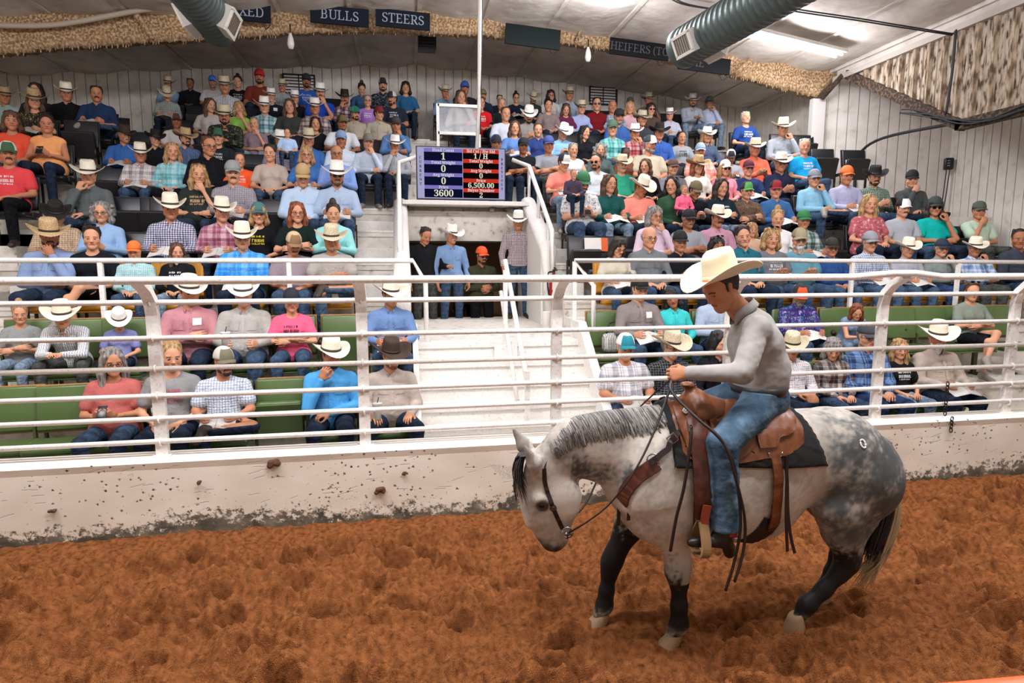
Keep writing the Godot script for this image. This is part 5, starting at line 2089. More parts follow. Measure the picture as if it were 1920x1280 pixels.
func person(at: Vector3, eye: float, code: String, label: String, row: String) -> Node3D:
	var tok := code.split(" ", false)
	var sex := tok[0]
	var woman := sex in ["f", "F", "g"]
	var big := sex in ["M", "F"]
	var pose := tok[1]
	var lower: String = pose_of(pose).lower
	var yaw := clampf((2.2 - at.x) * 0.085, -0.45, 0.45)
	yaw = snappedf(yaw, 0.3)
	var pitch := 0.1
	var roll := 0.0
	var skin := "a"
	var turn := clampf((2.2 - at.x) * 0.02, -0.14, 0.14)
	for t in tok:
		match t[0]:
			"y": yaw = deg_to_rad(float(t.substr(1)))
			"D": pitch = 0.42
			"U": pitch = -0.12
			"R": roll = deg_to_rad(float(t.substr(1)))
			"k": skin = t[1]
			"x": lower = t.substr(1)
			"t": turn = deg_to_rad(float(t.substr(1)))
	var p := pose_of(pose)
	var standing := lower == "stand"
	var seat := 0.0 if standing else 0.45
	var s := clampf(eye / 1.63, 0.55, 1.12) if standing else clampf((eye - seat) / (p.head.y - seat), 0.5, 1.13)
	var o := thing("person", label, "person", at + Vector3(0, seat * (1.0 - s), 0), turn, "spectators in the stands")
	var wide := 1.0 if s < 0.9 else 1.04
	o.scale = Vector3(s * wide, s, s * wide)
	node("body", body_mesh(pose, lower, woman, big, yaw, pitch, roll), skin_mat(skin), o)
	var hx := head_xf(p, yaw, pitch, roll)
	for sd in [-1.0, 1.0]:
		node("eye", eye_mesh(), eye_mat(), o).transform = hx * Transform3D(Basis.from_scale(Vector3.ONE * 1.2), Vector3(sd * 0.0315, -0.002, 0.0745))
	var sleeve := "L"
	var has_hat := false
	var pants := "j"
	var shorts := false
	var shirt := "#888888"
	for t in tok.slice(2):
		match t[0]:
			"L", "S", "N":
				if t.length() == 1:
					sleeve = t
			"s": shirt = t.substr(1)
			"p":
				pants = t[1]
				shorts = t.ends_with("h")
	for t in tok.slice(2):
		var o2: MeshInstance3D = null
		match t[0]:
			"H":
				has_hat = true
				var kind := int(t[2]) if t.length() > 2 else 0
				var hm := hat_meshes(kind)
				o2 = node("cowboy_hat", hm[0], hat_mat(t[1]), o)
				o2.transform = hx * Transform3D(Basis(Vector3.RIGHT, 0.1), Vector3(0, 0.052, -0.012))
				o2.scale *= 1.08 if s > 0.85 else 1.2
				node("hat_band", hm[1], paint(Color.html("2a211a" if t[1] != "k" else "3a332c"), 0.6), o2)
			"K":
				has_hat = true
				var cc := t.split("#")
				var cm := cap_meshes()
				o2 = node("cap", cm[0], paint(Color.html(cc[1]), 0.85), o)
				o2.transform = hx * Transform3D(Basis(Vector3.RIGHT, 0.0), Vector3(0, 0.05, -0.008))
				o2.scale *= 1.06
				node("cap_bill", cm[1], paint(Color.html(cc[2] if cc.size() > 2 else cc[1]), 0.85), o2)
				if cc.size() > 2:
					node("cap_front", cm[2], paint(Color.html(cc[2]), 0.85), o2)
			"h":
				o2 = node("hair", hair_mesh(t[2]), hair_mat(t[1]), o)
				o2.transform = hx
			"B", "M", "W":
				if t.length() == 2:
					o2 = node("beard" if t[0] != "M" else "moustache", beard_mesh(t[0]), hair_mat(t[1]), o)
					o2.transform = hx
			"O":
				o2 = node("goatee", beard_mesh("G"), hair_mat(t[1]), o)
				o2.transform = hx
			"G":
				o2 = node("glasses", glasses_mesh(t == "GS"), paint(Color.html("14110f"), 0.3), o)
				o2.transform = hx
			"A":                                       # sunglasses pushed up on the hair
				o2 = node("sunglasses", glasses_mesh(true), paint(Color.html("14110f"), 0.2), o)
				o2.transform = hx * Transform3D(Basis(Vector3.RIGHT, -0.75), Vector3(0, 0.09, 0.0))
	node("shirt", shirt_mesh(pose, woman, big, sleeve), cloth(shirt), o)
	if sleeve == "L" and not "T" in code.substr(0, 1):
		node("collar", collar_mesh(), cloth(shirt), o).transform = Transform3D(Basis(Vector3.RIGHT, 0.22), p.neck + Vector3(0, 0.008, 0.0))
		for q in [["placket", 0.0, p.chest.y - 0.06, 0.034, 0.34, 0.005], ["pocket", -0.085, p.chest.y + 0.02, 0.095, 0.105, 0.004], ["pocket", 0.085, p.chest.y + 0.02, 0.095, 0.105, 0.004]]:
			if woman and q[0] == "pocket":
				continue
			var pm := patch(pose, woman, big, sleeve, Vector2(q[1], q[2]), q[3], q[4], q[5])
			if pm:
				node(q[0], pm, cloth(shirt), o)
	for t in tok:
		var pm2: ArrayMesh = null
		if t.begins_with("T#"):
			pm2 = patch(pose, woman, big, sleeve, Vector2(0.0, p.chest.y + 0.0), 0.2, 0.14, 0.006)
			if pm2:
				node("shirt_print", pm2, print_mat(t.substr(2)), o)
		elif t == "Q":
			pm2 = patch(pose, woman, big, sleeve, Vector2(0.085, p.chest.y + 0.05), 0.075, 0.07, 0.009)
			if pm2:
				node("name_tag", pm2, paint(Color("e9e7e2"), 0.6), o)
	node("shorts" if shorts else "trousers", pants_mesh(lower, woman, big, shorts), denim(pants), o)
	for k in 2:
		node("shoe", shoe_mesh(lower, k), paint(Color.html("33261d" if hash(label) % 3 else "8b8378"), 0.6), o)
	return o

func hair_mat(k: String) -> StandardMaterial3D:
	var key := "hair colour " + k
	if not cache.has(key):
		if not cache.has("strand"):
			cache["strand"] = noise_tex(0.03, [[0.25, Color(0.55, 0.55, 0.55)], [0.7, Color(1.25, 1.25, 1.25)]], 128, FastNoiseLite.TYPE_SIMPLEX_SMOOTH, 4, 4)
		var m := tri_mat(cache["strand"], 8.0, 0.6, cache["strand"], 0.6, false)
		m.uv1_scale = Vector3(14, 2.2, 14)
		m.albedo_color = Color.html(HAIR[k])
		cache[key] = m
	return cache[key]
# ---------- the grey horse and its rider ----------
const HORSE_AT := Vector3(2.0, 0.0, 2.08)
var hf: Field                                          # the horse's body, on which the tack lies

func lin(hex: String) -> Color:
	return Color.html(hex).srgb_to_linear()

func coat_tint() -> Callable:
	var fn := FastNoiseLite.new()
	fn.seed = 2
	fn.noise_type = FastNoiseLite.TYPE_CELLULAR
	fn.cellular_return_type = FastNoiseLite.RETURN_DISTANCE2_SUB
	fn.frequency = 17.0
	fn.fractal_octaves = 1
	var soft := FastNoiseLite.new()
	soft.seed = 6
	soft.frequency = 3.4
	soft.fractal_octaves = 4
	var fine := FastNoiseLite.new()
	fine.seed = 7
	fine.frequency = 26.0
	fine.fractal_octaves = 3
	var pale := lin("cbc3b5")
	var grey := lin("6a6c68")
	var steel := lin("3c4244")
	var black := lin("1b1a1b")
	return func(p: Vector3, _g: Vector3) -> Color:
		var n := soft.get_noise_3d(p.x, p.y, p.z)
		var f := fine.get_noise_3d(p.x, p.y, p.z)
		var dap := clampf(fn.get_noise_3d(p.x, p.y, p.z) * 0.5 + 0.5, 0.0, 1.0)
		var dark := clampf(0.14 + n * 0.5 + f * 0.3, 0.0, 1.0)
		var rear := smoothstep(0.3, 0.62, p.x) * smoothstep(0.45, 0.75, p.y)
		dark = maxf(dark, rear * clampf(0.84 - dap * 0.7 + n * 0.7 + f * 0.3 - smoothstep(1.18, 1.42, p.y) * 0.35, 0.0, 1.0))
		if p.x < -0.72 and p.x > -1.06 and p.y < 1.24 and p.y > 1.0:      # under the crest and throat
			dark = maxf(dark, clampf(0.62 - absf(p.y - 1.14) * 4.5 + f * 0.5 + n * 0.6, 0.0, 1.0))
		var c := pale.lerp(grey, clampf(dark * 1.3, 0.0, 1.0)).lerp(steel, clampf(dark * 1.5 - 0.65, 0.0, 1.0) * 0.9)
		var leg := 0.0
		var fx := p.x < 0.1
		if p.y < 0.78 and absf(p.z) > 0.03 and (p.x < -0.3 or p.x > 0.36):
			var top := 0.66 if fx else 0.72
			if p.z < 0.0:
				top = 0.86 if fx else 0.8
			leg = smoothstep(top, top - 0.22, p.y + f * 0.16 + n * 0.12)
			if fx and p.z > 0.0 and p.x > -0.41 - (p.y - 0.5) * 0.1 and p.y > 0.44:
				leg *= 0.45
		c = c.lerp(black, clampf(leg, 0.0, 1.0))
		if p.y < 0.17 and p.y > 0.06:                  # pale pasterns
			c = c.lerp(lin("a39a8a"), clampf(smoothstep(0.17, 0.11, p.y) * (0.5 + f), 0.0, 0.75))
		if p.x < -1.0:                                 # muzzle, eye rim
			c = c.lerp(lin("26221f"), smoothstep(0.74, 0.655, p.y + f * 0.03 + (p.x + 1.15) * 0.25) * 0.95)
			c = c.lerp(lin("4a4642"), smoothstep(0.9, 0.72, p.y) * 0.25)
			c = c.lerp(lin("2a2624"), smoothstep(0.05, 0.03, Vector2(p.x + 1.232, p.y - 0.955).length()) * 0.9)
			if p.y > 1.2 and p.x < -1.28:
				c = c.lerp(lin("4d4b48"), 0.5)
		return c

func horse_field() -> Field:
	var f := Field.new(Vector3(-1.46, -0.02, -0.36), Vector3(1.26, 1.56, 0.36), 0.0125)
	var V := func(x: float, y: float, z: float) -> Vector3: return Vector3(x, y, z)
	f.cap(Vector3(-0.32, 1.03, 0), Vector3(0.14, 1.03, 0), 0.405, 0.385, 0.08, Vector3(1, 1, 0.69))
	f.cap(Vector3(-0.25, 0.88, 0), Vector3(0.16, 0.87, 0), 0.235, 0.23, 0.1, Vector3(1, 1, 0.95))
	f.cap(Vector3(0.15, 1.14, 0), Vector3(0.6, 1.13, 0), 0.3, 0.28, 0.1, Vector3(1, 1, 0.86))
	f.cap(Vector3(0.7, 1.11, 0), Vector3(0.88, 1.02, 0), 0.295, 0.25, 0.1, Vector3(1, 1, 0.86))
	for s in [-1.0, 1.0]:
		f.cap(Vector3(0.72, 1.1, s * 0.11), Vector3(0.86, 0.94, s * 0.12), 0.2, 0.2, 0.1, Vector3(1.1, 1.1, 0.75))
		f.cap(Vector3(-0.5, 1.1, s * 0.11), Vector3(-0.48, 0.88, s * 0.14), 0.2, 0.16, 0.09, Vector3(1.1, 1.1, 0.62))
		f.cap(Vector3(-0.62, 0.96, s * 0.09), Vector3(-0.58, 0.86, s * 0.09), 0.14, 0.12, 0.08)
	f.cap(Vector3(-0.47, 0.98, 0), Vector3(-0.46, 0.93, 0), 0.3, 0.25, 0.1, Vector3(1, 1, 0.78))
	f.cap(Vector3(-0.42, 1.38, 0), Vector3(-0.12, 1.34, 0), 0.1, 0.09, 0.1, Vector3(1, 1, 0.75))
	# neck and head
	f.cap(Vector3(-0.5, 1.15, 0), Vector3(-0.8, 1.25, 0), 0.305, 0.205, 0.09, Vector3(1, 1, 0.52))
	f.cap(Vector3(-0.8, 1.25, 0), Vector3(-1.02, 1.265, 0), 0.205, 0.155, 0.05, Vector3(1, 1, 0.5))
	f.cap(Vector3(-1.02, 1.265, 0), Vector3(-1.17, 1.185, 0), 0.155, 0.115, 0.05, Vector3(1, 1, 0.55))
	f.cap(Vector3(-1.2, 1.1, 0), Vector3(-1.16, 0.95, 0), 0.125, 0.162, 0.05, Vector3(1, 1, 0.54))
	f.cap(Vector3(-1.16, 0.95, 0), Vector3(-1.16, 0.84, 0), 0.155, 0.125, 0.04, Vector3(1, 1, 0.52))
	f.cap(Vector3(-1.16, 0.84, 0), Vector3(-1.15, 0.75, 0), 0.122, 0.09, 0.03, Vector3(1, 1, 0.55))
	f.cap(Vector3(-1.15, 0.75, 0), Vector3(-1.135, 0.69, 0), 0.088, 0.064, 0.03, Vector3(1, 1, 0.72))
	f.cap(Vector3(-1.17, 0.685, 0.02), Vector3(-1.17, 0.685, -0.02), 0.038, 0.038, 0.02)
	f.cap(Vector3(-1.1, 0.72, 0), Vector3(-1.085, 0.7, 0), 0.034, 0.03, 0.02)
	f.cap(Vector3(-1.345, 1.06, 0), Vector3(-1.285, 0.82, 0), 0.03, 0.028, 0.03, Vector3(1, 1, 1.4))
	for s in [-1.0, 1.0]:
		f.cap(Vector3(-1.08, 0.97, s * 0.055), Vector3(-1.085, 0.92, s * 0.055), 0.085, 0.075, 0.03, Vector3(1, 1, 0.5))   # cheek
		f.cap(Vector3(-1.25, 0.985, s * 0.07), Vector3(-1.215, 0.975, s * 0.076), 0.028, 0.026, 0.03)                       # brow
		f.cap(Vector3(-1.22, 0.9, s * 0.062), Vector3(-1.19, 0.8, s * 0.052), 0.012, 0.01, 0.03)                            # facial crest
		f.dent(Vector3(-1.19, 0.672, s * 0.056), 0.015, 0.02)
		f.cap(Vector3(-0.5, 1.3, s * 0.1), Vector3(-0.64, 1.05, s * 0.13), 0.06, 0.06, 0.08)
	f.cap(Vector3(-1.25, 1.14, 0.06), Vector3(-1.275, 1.2, 0.07), 0.036, 0.047, 0.02, Vector3(1, 1, 0.7))
	f.cap(Vector3(-1.275, 1.2, 0.07), Vector3(-1.34, 1.315, 0.08), 0.045, 0.007, 0.01, Vector3(1, 1, 0.7))
	f.cap(Vector3(-1.27, 1.2, -0.05), Vector3(-1.31, 1.27, -0.07), 0.036, 0.047, 0.02, Vector3(1, 1, 0.7))
	f.cap(Vector3(-1.31, 1.27, -0.07), Vector3(-1.385, 1.385, -0.08), 0.045, 0.007, 0.01, Vector3(1, 1, 0.7))
	# legs
	for l in [
		[[-0.45, 0.9, 0.13, 0.16], [-0.45, 0.8, 0.14, 0.115], [-0.408, 0.56, 0.14, 0.07], [-0.408, 0.5, 0.14, 0.072], [-0.397, 0.43, 0.14, 0.05], [-0.392, 0.28, 0.14, 0.046], [-0.388, 0.16, 0.14, 0.054], [-0.43, 0.09, 0.14, 0.043]],
		[[-0.53, 0.88, -0.13, 0.15], [-0.6, 0.7, -0.14, 0.1], [-0.7, 0.5, -0.15, 0.062], [-0.722, 0.44, -0.15, 0.064], [-0.735, 0.37, -0.15, 0.047], [-0.752, 0.25, -0.15, 0.044], [-0.765, 0.15, -0.15, 0.052], [-0.795, 0.09, -0.15, 0.043]],
		[[0.76, 1.0, 0.13, 0.22], [0.66, 0.83, 0.145, 0.165], [0.69, 0.68, 0.14, 0.128], [0.735, 0.54, 0.14, 0.082], [0.738, 0.455, 0.14, 0.074], [0.69, 0.39, 0.14, 0.056], [0.59, 0.29, 0.14, 0.05], [0.475, 0.195, 0.14, 0.055], [0.43, 0.125, 0.14, 0.045]],
		[[0.8, 0.98, -0.12, 0.22], [0.76, 0.8, -0.13, 0.15], [0.84, 0.64, -0.12, 0.11], [0.915, 0.5, -0.12, 0.075], [0.92, 0.45, -0.12, 0.07], [0.885, 0.37, -0.12, 0.052], [0.845, 0.25, -0.12, 0.046], [0.815, 0.15, -0.12, 0.053], [0.785, 0.09, -0.12, 0.044]]]:
		for k in l.size() - 1:
			var a = l[k]
			var b = l[k + 1]
			f.cap(Vector3(a[0], a[1], a[2]), Vector3(b[0], b[1], b[2]), a[3], b[3], 0.035, Vector3(1, 1, 0.8))
	f.cap(Vector3(0.77, 0.52, 0.14), Vector3(0.805, 0.49, 0.14), 0.045, 0.03, 0.03)
	f.cap(Vector3(0.95, 0.53, -0.12), Vector3(0.975, 0.5, -0.12), 0.042, 0.028, 0.03)
	f.cap(Vector3(0.86, 0.72, 0.14), Vector3(0.8, 0.56, 0.14), 0.06, 0.03, 0.04)
	f.cap(Vector3(1.02, 1.15, 0), Vector3(1.09, 1.05, 0), 0.07, 0.05, 0.05)
	return f

func skin_at(x: float, y: float, side: float, off := 0.0) -> Vector3:        # the point of the horse's flank at that length and height
	if y > 1.3:                                        # near the back: go out from the spine line
		var c := Vector3(x, 1.08, 0)
		var lo := 0.0
		var hi := PI * 0.5
		var best := Vector3.ZERO
		for k in 14:
			var a := (lo + hi) * 0.5
			best = ray_out(c, Vector3(0, cos(a), sin(a) * side))
			if best.y > y:
				lo = a
			else:
				hi = a
		return best + (best - c).normalized() * off
	var z := 0.36
	while z > 0.005 and hf.at(Vector3(x, y, z * side)) > 0.0:
		z -= 0.006
	return Vector3(x, y, (z + off) * side)

func ray_out(c: Vector3, d: Vector3) -> Vector3:
	var t := 0.05
	while t < 0.6 and hf.at(c + d * t) < 0.0:
		t += 0.012
	return c + d * (t - 0.006)

func drape(poly: Array, off: float, th: float, side := 1.0) -> SurfaceTool:    # a sheet of leather cut to poly (x, y) and laid on the flank
	var pts := PackedVector2Array()
	for k in poly.size():
		var a: Vector2 = poly[k]
		var b: Vector2 = poly[(k + 1) % poly.size()]
		var p0: Vector2 = poly[(k - 1 + poly.size()) % poly.size()]
		var p3: Vector2 = poly[(k + 2) % poly.size()]
		var n := maxi(1, int(a.distance_to(b) / 0.02))
		for j in n:
			pts.append(a.cubic_interpolate(b, p0, p3, float(j) / n) * 0.6 + a.lerp(b, float(j) / n) * 0.4)
	var edge := pts.size()
	var lo := pts[0]
	var hi := pts[0]
	for p in pts:
		lo = lo.min(p)
		hi = hi.max(p)
	var outline := pts.duplicate()
	var y := lo.y + 0.012
	while y < hi.y:
		var x := lo.x + 0.012
		while x < hi.x:
			var p := Vector2(x, y)
			if Geometry2D.is_point_in_polygon(p, outline):
				var near := 1.0
				for e in edge:
					near = minf(near, p.distance_to(outline[e]))
				if near > 0.012:
					pts.append(p)
			x += 0.024
		y += 0.024
	var top := []
	var low := []
	for p in pts:
		low.append(skin_at(p.x, p.y, side, off))
		top.append(skin_at(p.x, p.y, side, off + th))
	var ix := Geometry2D.triangulate_delaunay(pts)
	var st := st_new()
	for k in range(0, ix.size(), 3):
		var a := ix[k]
		var b := ix[k + 1]
		var c := ix[k + 2]
		if not Geometry2D.is_point_in_polygon((pts[a] + pts[b] + pts[c]) / 3.0, outline):
			continue
		if ((pts[b] - pts[a]).cross(pts[c] - pts[a]) < 0) == (side > 0):
			var t := b
			b = c
			c = t
		tri(st, top[a], top[b], top[c])
		tri(st, low[a], low[c], low[b])
	for k in edge:
		var l := (k + 1) % edge
		quad(st, low[k], low[l], top[l], top[k])
		quad(st, low[l], low[k], top[k], top[l])
	return st

func on_flank(path: Array, off: float, side := 1.0, per := 5) -> Array:     # [points, normals] for a strap
	var pts := []
	var nrm := []
	var flat := []
	for p in path:
		flat.append(Vector3(p.x, p.y, 0))
	for p in smooth_path(flat, per):
		var q := skin_at(p.x, p.y, side, off)
		pts.append(q)
		var e := 0.02
		nrm.append(Vector3(hf.at(q + Vector3(e, 0, 0)) - hf.at(q - Vector3(e, 0, 0)), hf.at(q + Vector3(0, e, 0)) - hf.at(q - Vector3(0, e, 0)), hf.at(q + Vector3(0, 0, e)) - hf.at(q - Vector3(0, 0, e)) + 0.001 * side).normalized())
	return [pts, nrm]

func flank_strap(called: String, path: Array, w: float, m: Material, parent: Node, off := 0.006, th := 0.006, side := 1.0) -> void:
	var q := on_flank(path, off, side)
	var st := st_new(false)
	strap(st, q[0], q[1], w, th)
	part(called, st, m, parent)

func hair_strands(st: SurfaceTool, root: Callable, n: int, rng: RandomNumberGenerator, r: float) -> void:
	for k in n:
		var path: Array = root.call(k, rng)
		var sm := smooth_path(path, 3)
		var rr := []
		for j in sm.size():
			rr.append(r * (1.0 - 0.85 * pow(float(j) / (sm.size() - 1), 2.0)))
		tube(st, sm, rr, 4)

func ring_mesh(st: SurfaceTool, c: Vector3, r: float, t: float, b: Basis, from := 0.0, to := TAU) -> void:
	var pts := []
	for k in 17:
		var a := lerpf(from, to, k / 16.0)
		pts.append(c + b * Vector3(cos(a) * r, sin(a) * r, 0))
	tube(st, pts, t, 6)

func concho(x: float, y: float, off: float, m: Material, parent: Node) -> void:
	var p := skin_at(x, y, 1.0, off)
	var st := st_new()
	lathe(st, [[0.0, -0.004], [0.019, -0.004], [0.02, 0.0], [0.014, 0.005], [0.012, 0.004], [0.006, 0.008], [0.0, 0.009]], 16)
	var o := part("concho", st, m, parent)
	o.transform = Transform3D(Basis(Vector3.RIGHT, 1.2), p)

func make_horse_and_rider() -> void:
	hf = horse_field()
	var rng := RandomNumberGenerator.new()
	rng.seed = 77
	var horse := thing("horse", "dapple grey horse with lowered head walking the ring", "horse", HORSE_AT)
	var raw := Raw.new()
	hf.out(raw, coat_tint())
	var coat := StandardMaterial3D.new()
	coat.vertex_color_use_as_albedo = true
	coat.roughness = 0.55
	coat.metallic_specular = 0.35
	coat.heightmap_enabled = true
	coat.heightmap_texture = noise_tex(0.2, [], 256, FastNoiseLite.TYPE_SIMPLEX, 3, 3)
	coat.heightmap_scale = 0.12
	coat.uv1_triplanar = true
	coat.uv1_scale = Vector3(6, 3, 6)
	node("body", raw.done(), coat, horse)
	var dark_hair := paint(Color("2a2826"), 0.55)
	var grey_hair := paint(Color("7d7a73"), 0.6)
	var blond := paint(Color("b9a078"), 0.6)
	var crest := [Vector3(-1.2, 1.3, 0), Vector3(-1.08, 1.41, 0), Vector3(-0.9, 1.452, 0), Vector3(-0.65, 1.47, 0), Vector3(-0.48, 1.482, 0)]
	var cs := smooth_path(crest, 40)
	for set_ in [[grey_hair, 480, "mane"], [paint(Color("55524e"), 0.6), 260, "mane"], [paint(Color("98938a"), 0.6), 160, "mane"]]:
		var st := st_new()
		hair_strands(st, func(_k: int, g: RandomNumberGenerator) -> Array:
			var t := g.randf()
			var p: Vector3 = cs[int(t * (cs.size() - 1))]
			var l := g.randf_range(0.07, 0.125) * (0.65 + 0.5 * sin(PI * t))
			var x := p.x + 0.015
			var path := [p + Vector3(0, -0.03, g.randf_range(-0.02, 0.0)), p + Vector3(0.008, 0.016, g.randf_range(0.0, 0.012))]
			for e in [0.35, 0.7, 1.0]:
				var q := skin_at(x + 0.035 * e, p.y - l * e, 1.0, 0.007 + g.randf() * 0.006)
				path.append(q if absf(q.z) < 0.16 else p + Vector3(0.03, -l * e, 0.06))
			return path, set_[1], rng, 0.0065)
		part(set_[2], st, set_[0], horse).set_meta("kind", "stuff")
	var fst := st_new()
	hair_strands(fst, func(_k: int, g: RandomNumberGenerator) -> Array:
		var p := Vector3(-1.27 + g.randf_range(-0.02, 0.02), 1.215, g.randf_range(-0.035, 0.04))
		var e := Vector3(-1.36 + g.randf_range(-0.02, 0.05), 1.02 + g.randf_range(-0.08, 0.05), g.randf_range(-0.05, 0.085))
		return [p, p + Vector3(-0.07, 0.02, 0), p.lerp(e, 0.6) + Vector3(-0.05, 0.03, 0), e], 110, rng, 0.005)
	part("forelock", fst, dark_hair, horse).set_meta("kind", "stuff")
	for set_ in [[dark_hair, 170, 0.0], [blond, 110, 1.0]]:
		var st := st_new()
		var pale: float = set_[2]
		hair_strands(st, func(_k: int, g: RandomNumberGenerator) -> Array:
			var u := g.randf_range(-1, 1)
			var w := g.randf_range(-1, 1) * 0.05
			var a := Vector3(1.08 + u * 0.015, 1.12 + g.randf_range(-0.05, 0.02), w * 0.4)
			var sp := u * 0.06
			var c1 := Vector3(1.14 + u * 0.02, 0.92, w)
			var c2 := Vector3(1.115 + sp, 0.68, w)
			var c3 := Vector3(1.07 + sp * 0.9 - 0.02, 0.46, w)
			if pale > 0.5:
				sp = absf(u) * 0.05 + 0.01
				c2 = Vector3(1.125 + sp, 0.68, w * 1.1 + 0.01)
				c3 = Vector3(1.06 + sp * 1.1, 0.42, w * 1.1)
				return [Vector3(1.1, 1.05, w * 0.3), Vector3(1.15, 0.9, w), c2, c3, Vector3(0.965 + g.randf_range(-0.03, 0.07), 0.18 + g.randf() * 0.14, w)]
			return [a, c1, c2, c3, Vector3(1.02 + sp * 0.8, 0.36 + g.randf() * 0.18, w)], set_[1], rng, 0.0075)
		part("tail", st, set_[0], horse).set_meta("kind", "stuff")
	for s in [-1.0, 1.0]:
		var st := st_new()
		lathe(st, [[0.0, -0.021], [0.012, -0.018], [0.02, -0.008], [0.021, 0.004], [0.016, 0.015], [0.0, 0.021]], 14)
		part("eye", st, paint(Color("0c0908"), 0.08), horse).transform = Transform3D(Basis(Vector3.BACK, 0.3).scaled(Vector3(1.25, 0.8, 0.85)), Vector3(-1.232, 0.955, s * 0.08))
	for h in [[-0.452, 0.0, 0.14, 0.32, 1.0], [-0.81, 0.0, -0.15, 0.32, 1.0], [0.405, 0.035, 0.14, 0.75, 1.0], [0.77, 0.0, -0.12, 0.32, 1.0]]:
		var rings := []
		for lv in [[0.0, 0.068, -0.012], [0.012, 0.068, -0.01], [0.05, 0.058, 0.008], [0.085, 0.047, 0.028], [0.1, 0.04, 0.032]]:
			var ring := PackedVector3Array()
			for j in 18:
				var a := -TAU * j / 18
				ring.append(Vector3(cos(a) * lv[1] * 1.08 + lv[2], lv[0], sin(a) * lv[1]))
			rings.append(ring)
		var st := st_new()
		loft(st, rings)
		var gy := 0.0
		part("hoof", st, paint(Color("8a7252"), 0.6), horse).transform = Transform3D(Basis(Vector3.BACK, h[3] - 0.32), Vector3(h[0], h[1] + gy, h[2]))
	var ht := st_new()
	ring_mesh(ht, Vector3.ZERO, 0.02, 0.0055, Basis.IDENTITY.scaled(Vector3(0.8, 1.25, 1)))
	part("hip_tag", ht, paint(Color("e9e7e3"), 0.6), horse).transform = Transform3D(Basis(Vector3.RIGHT, -0.5), skin_at(0.69, 1.27, 1.0, 0.004))
	make_tack()
	make_rider()

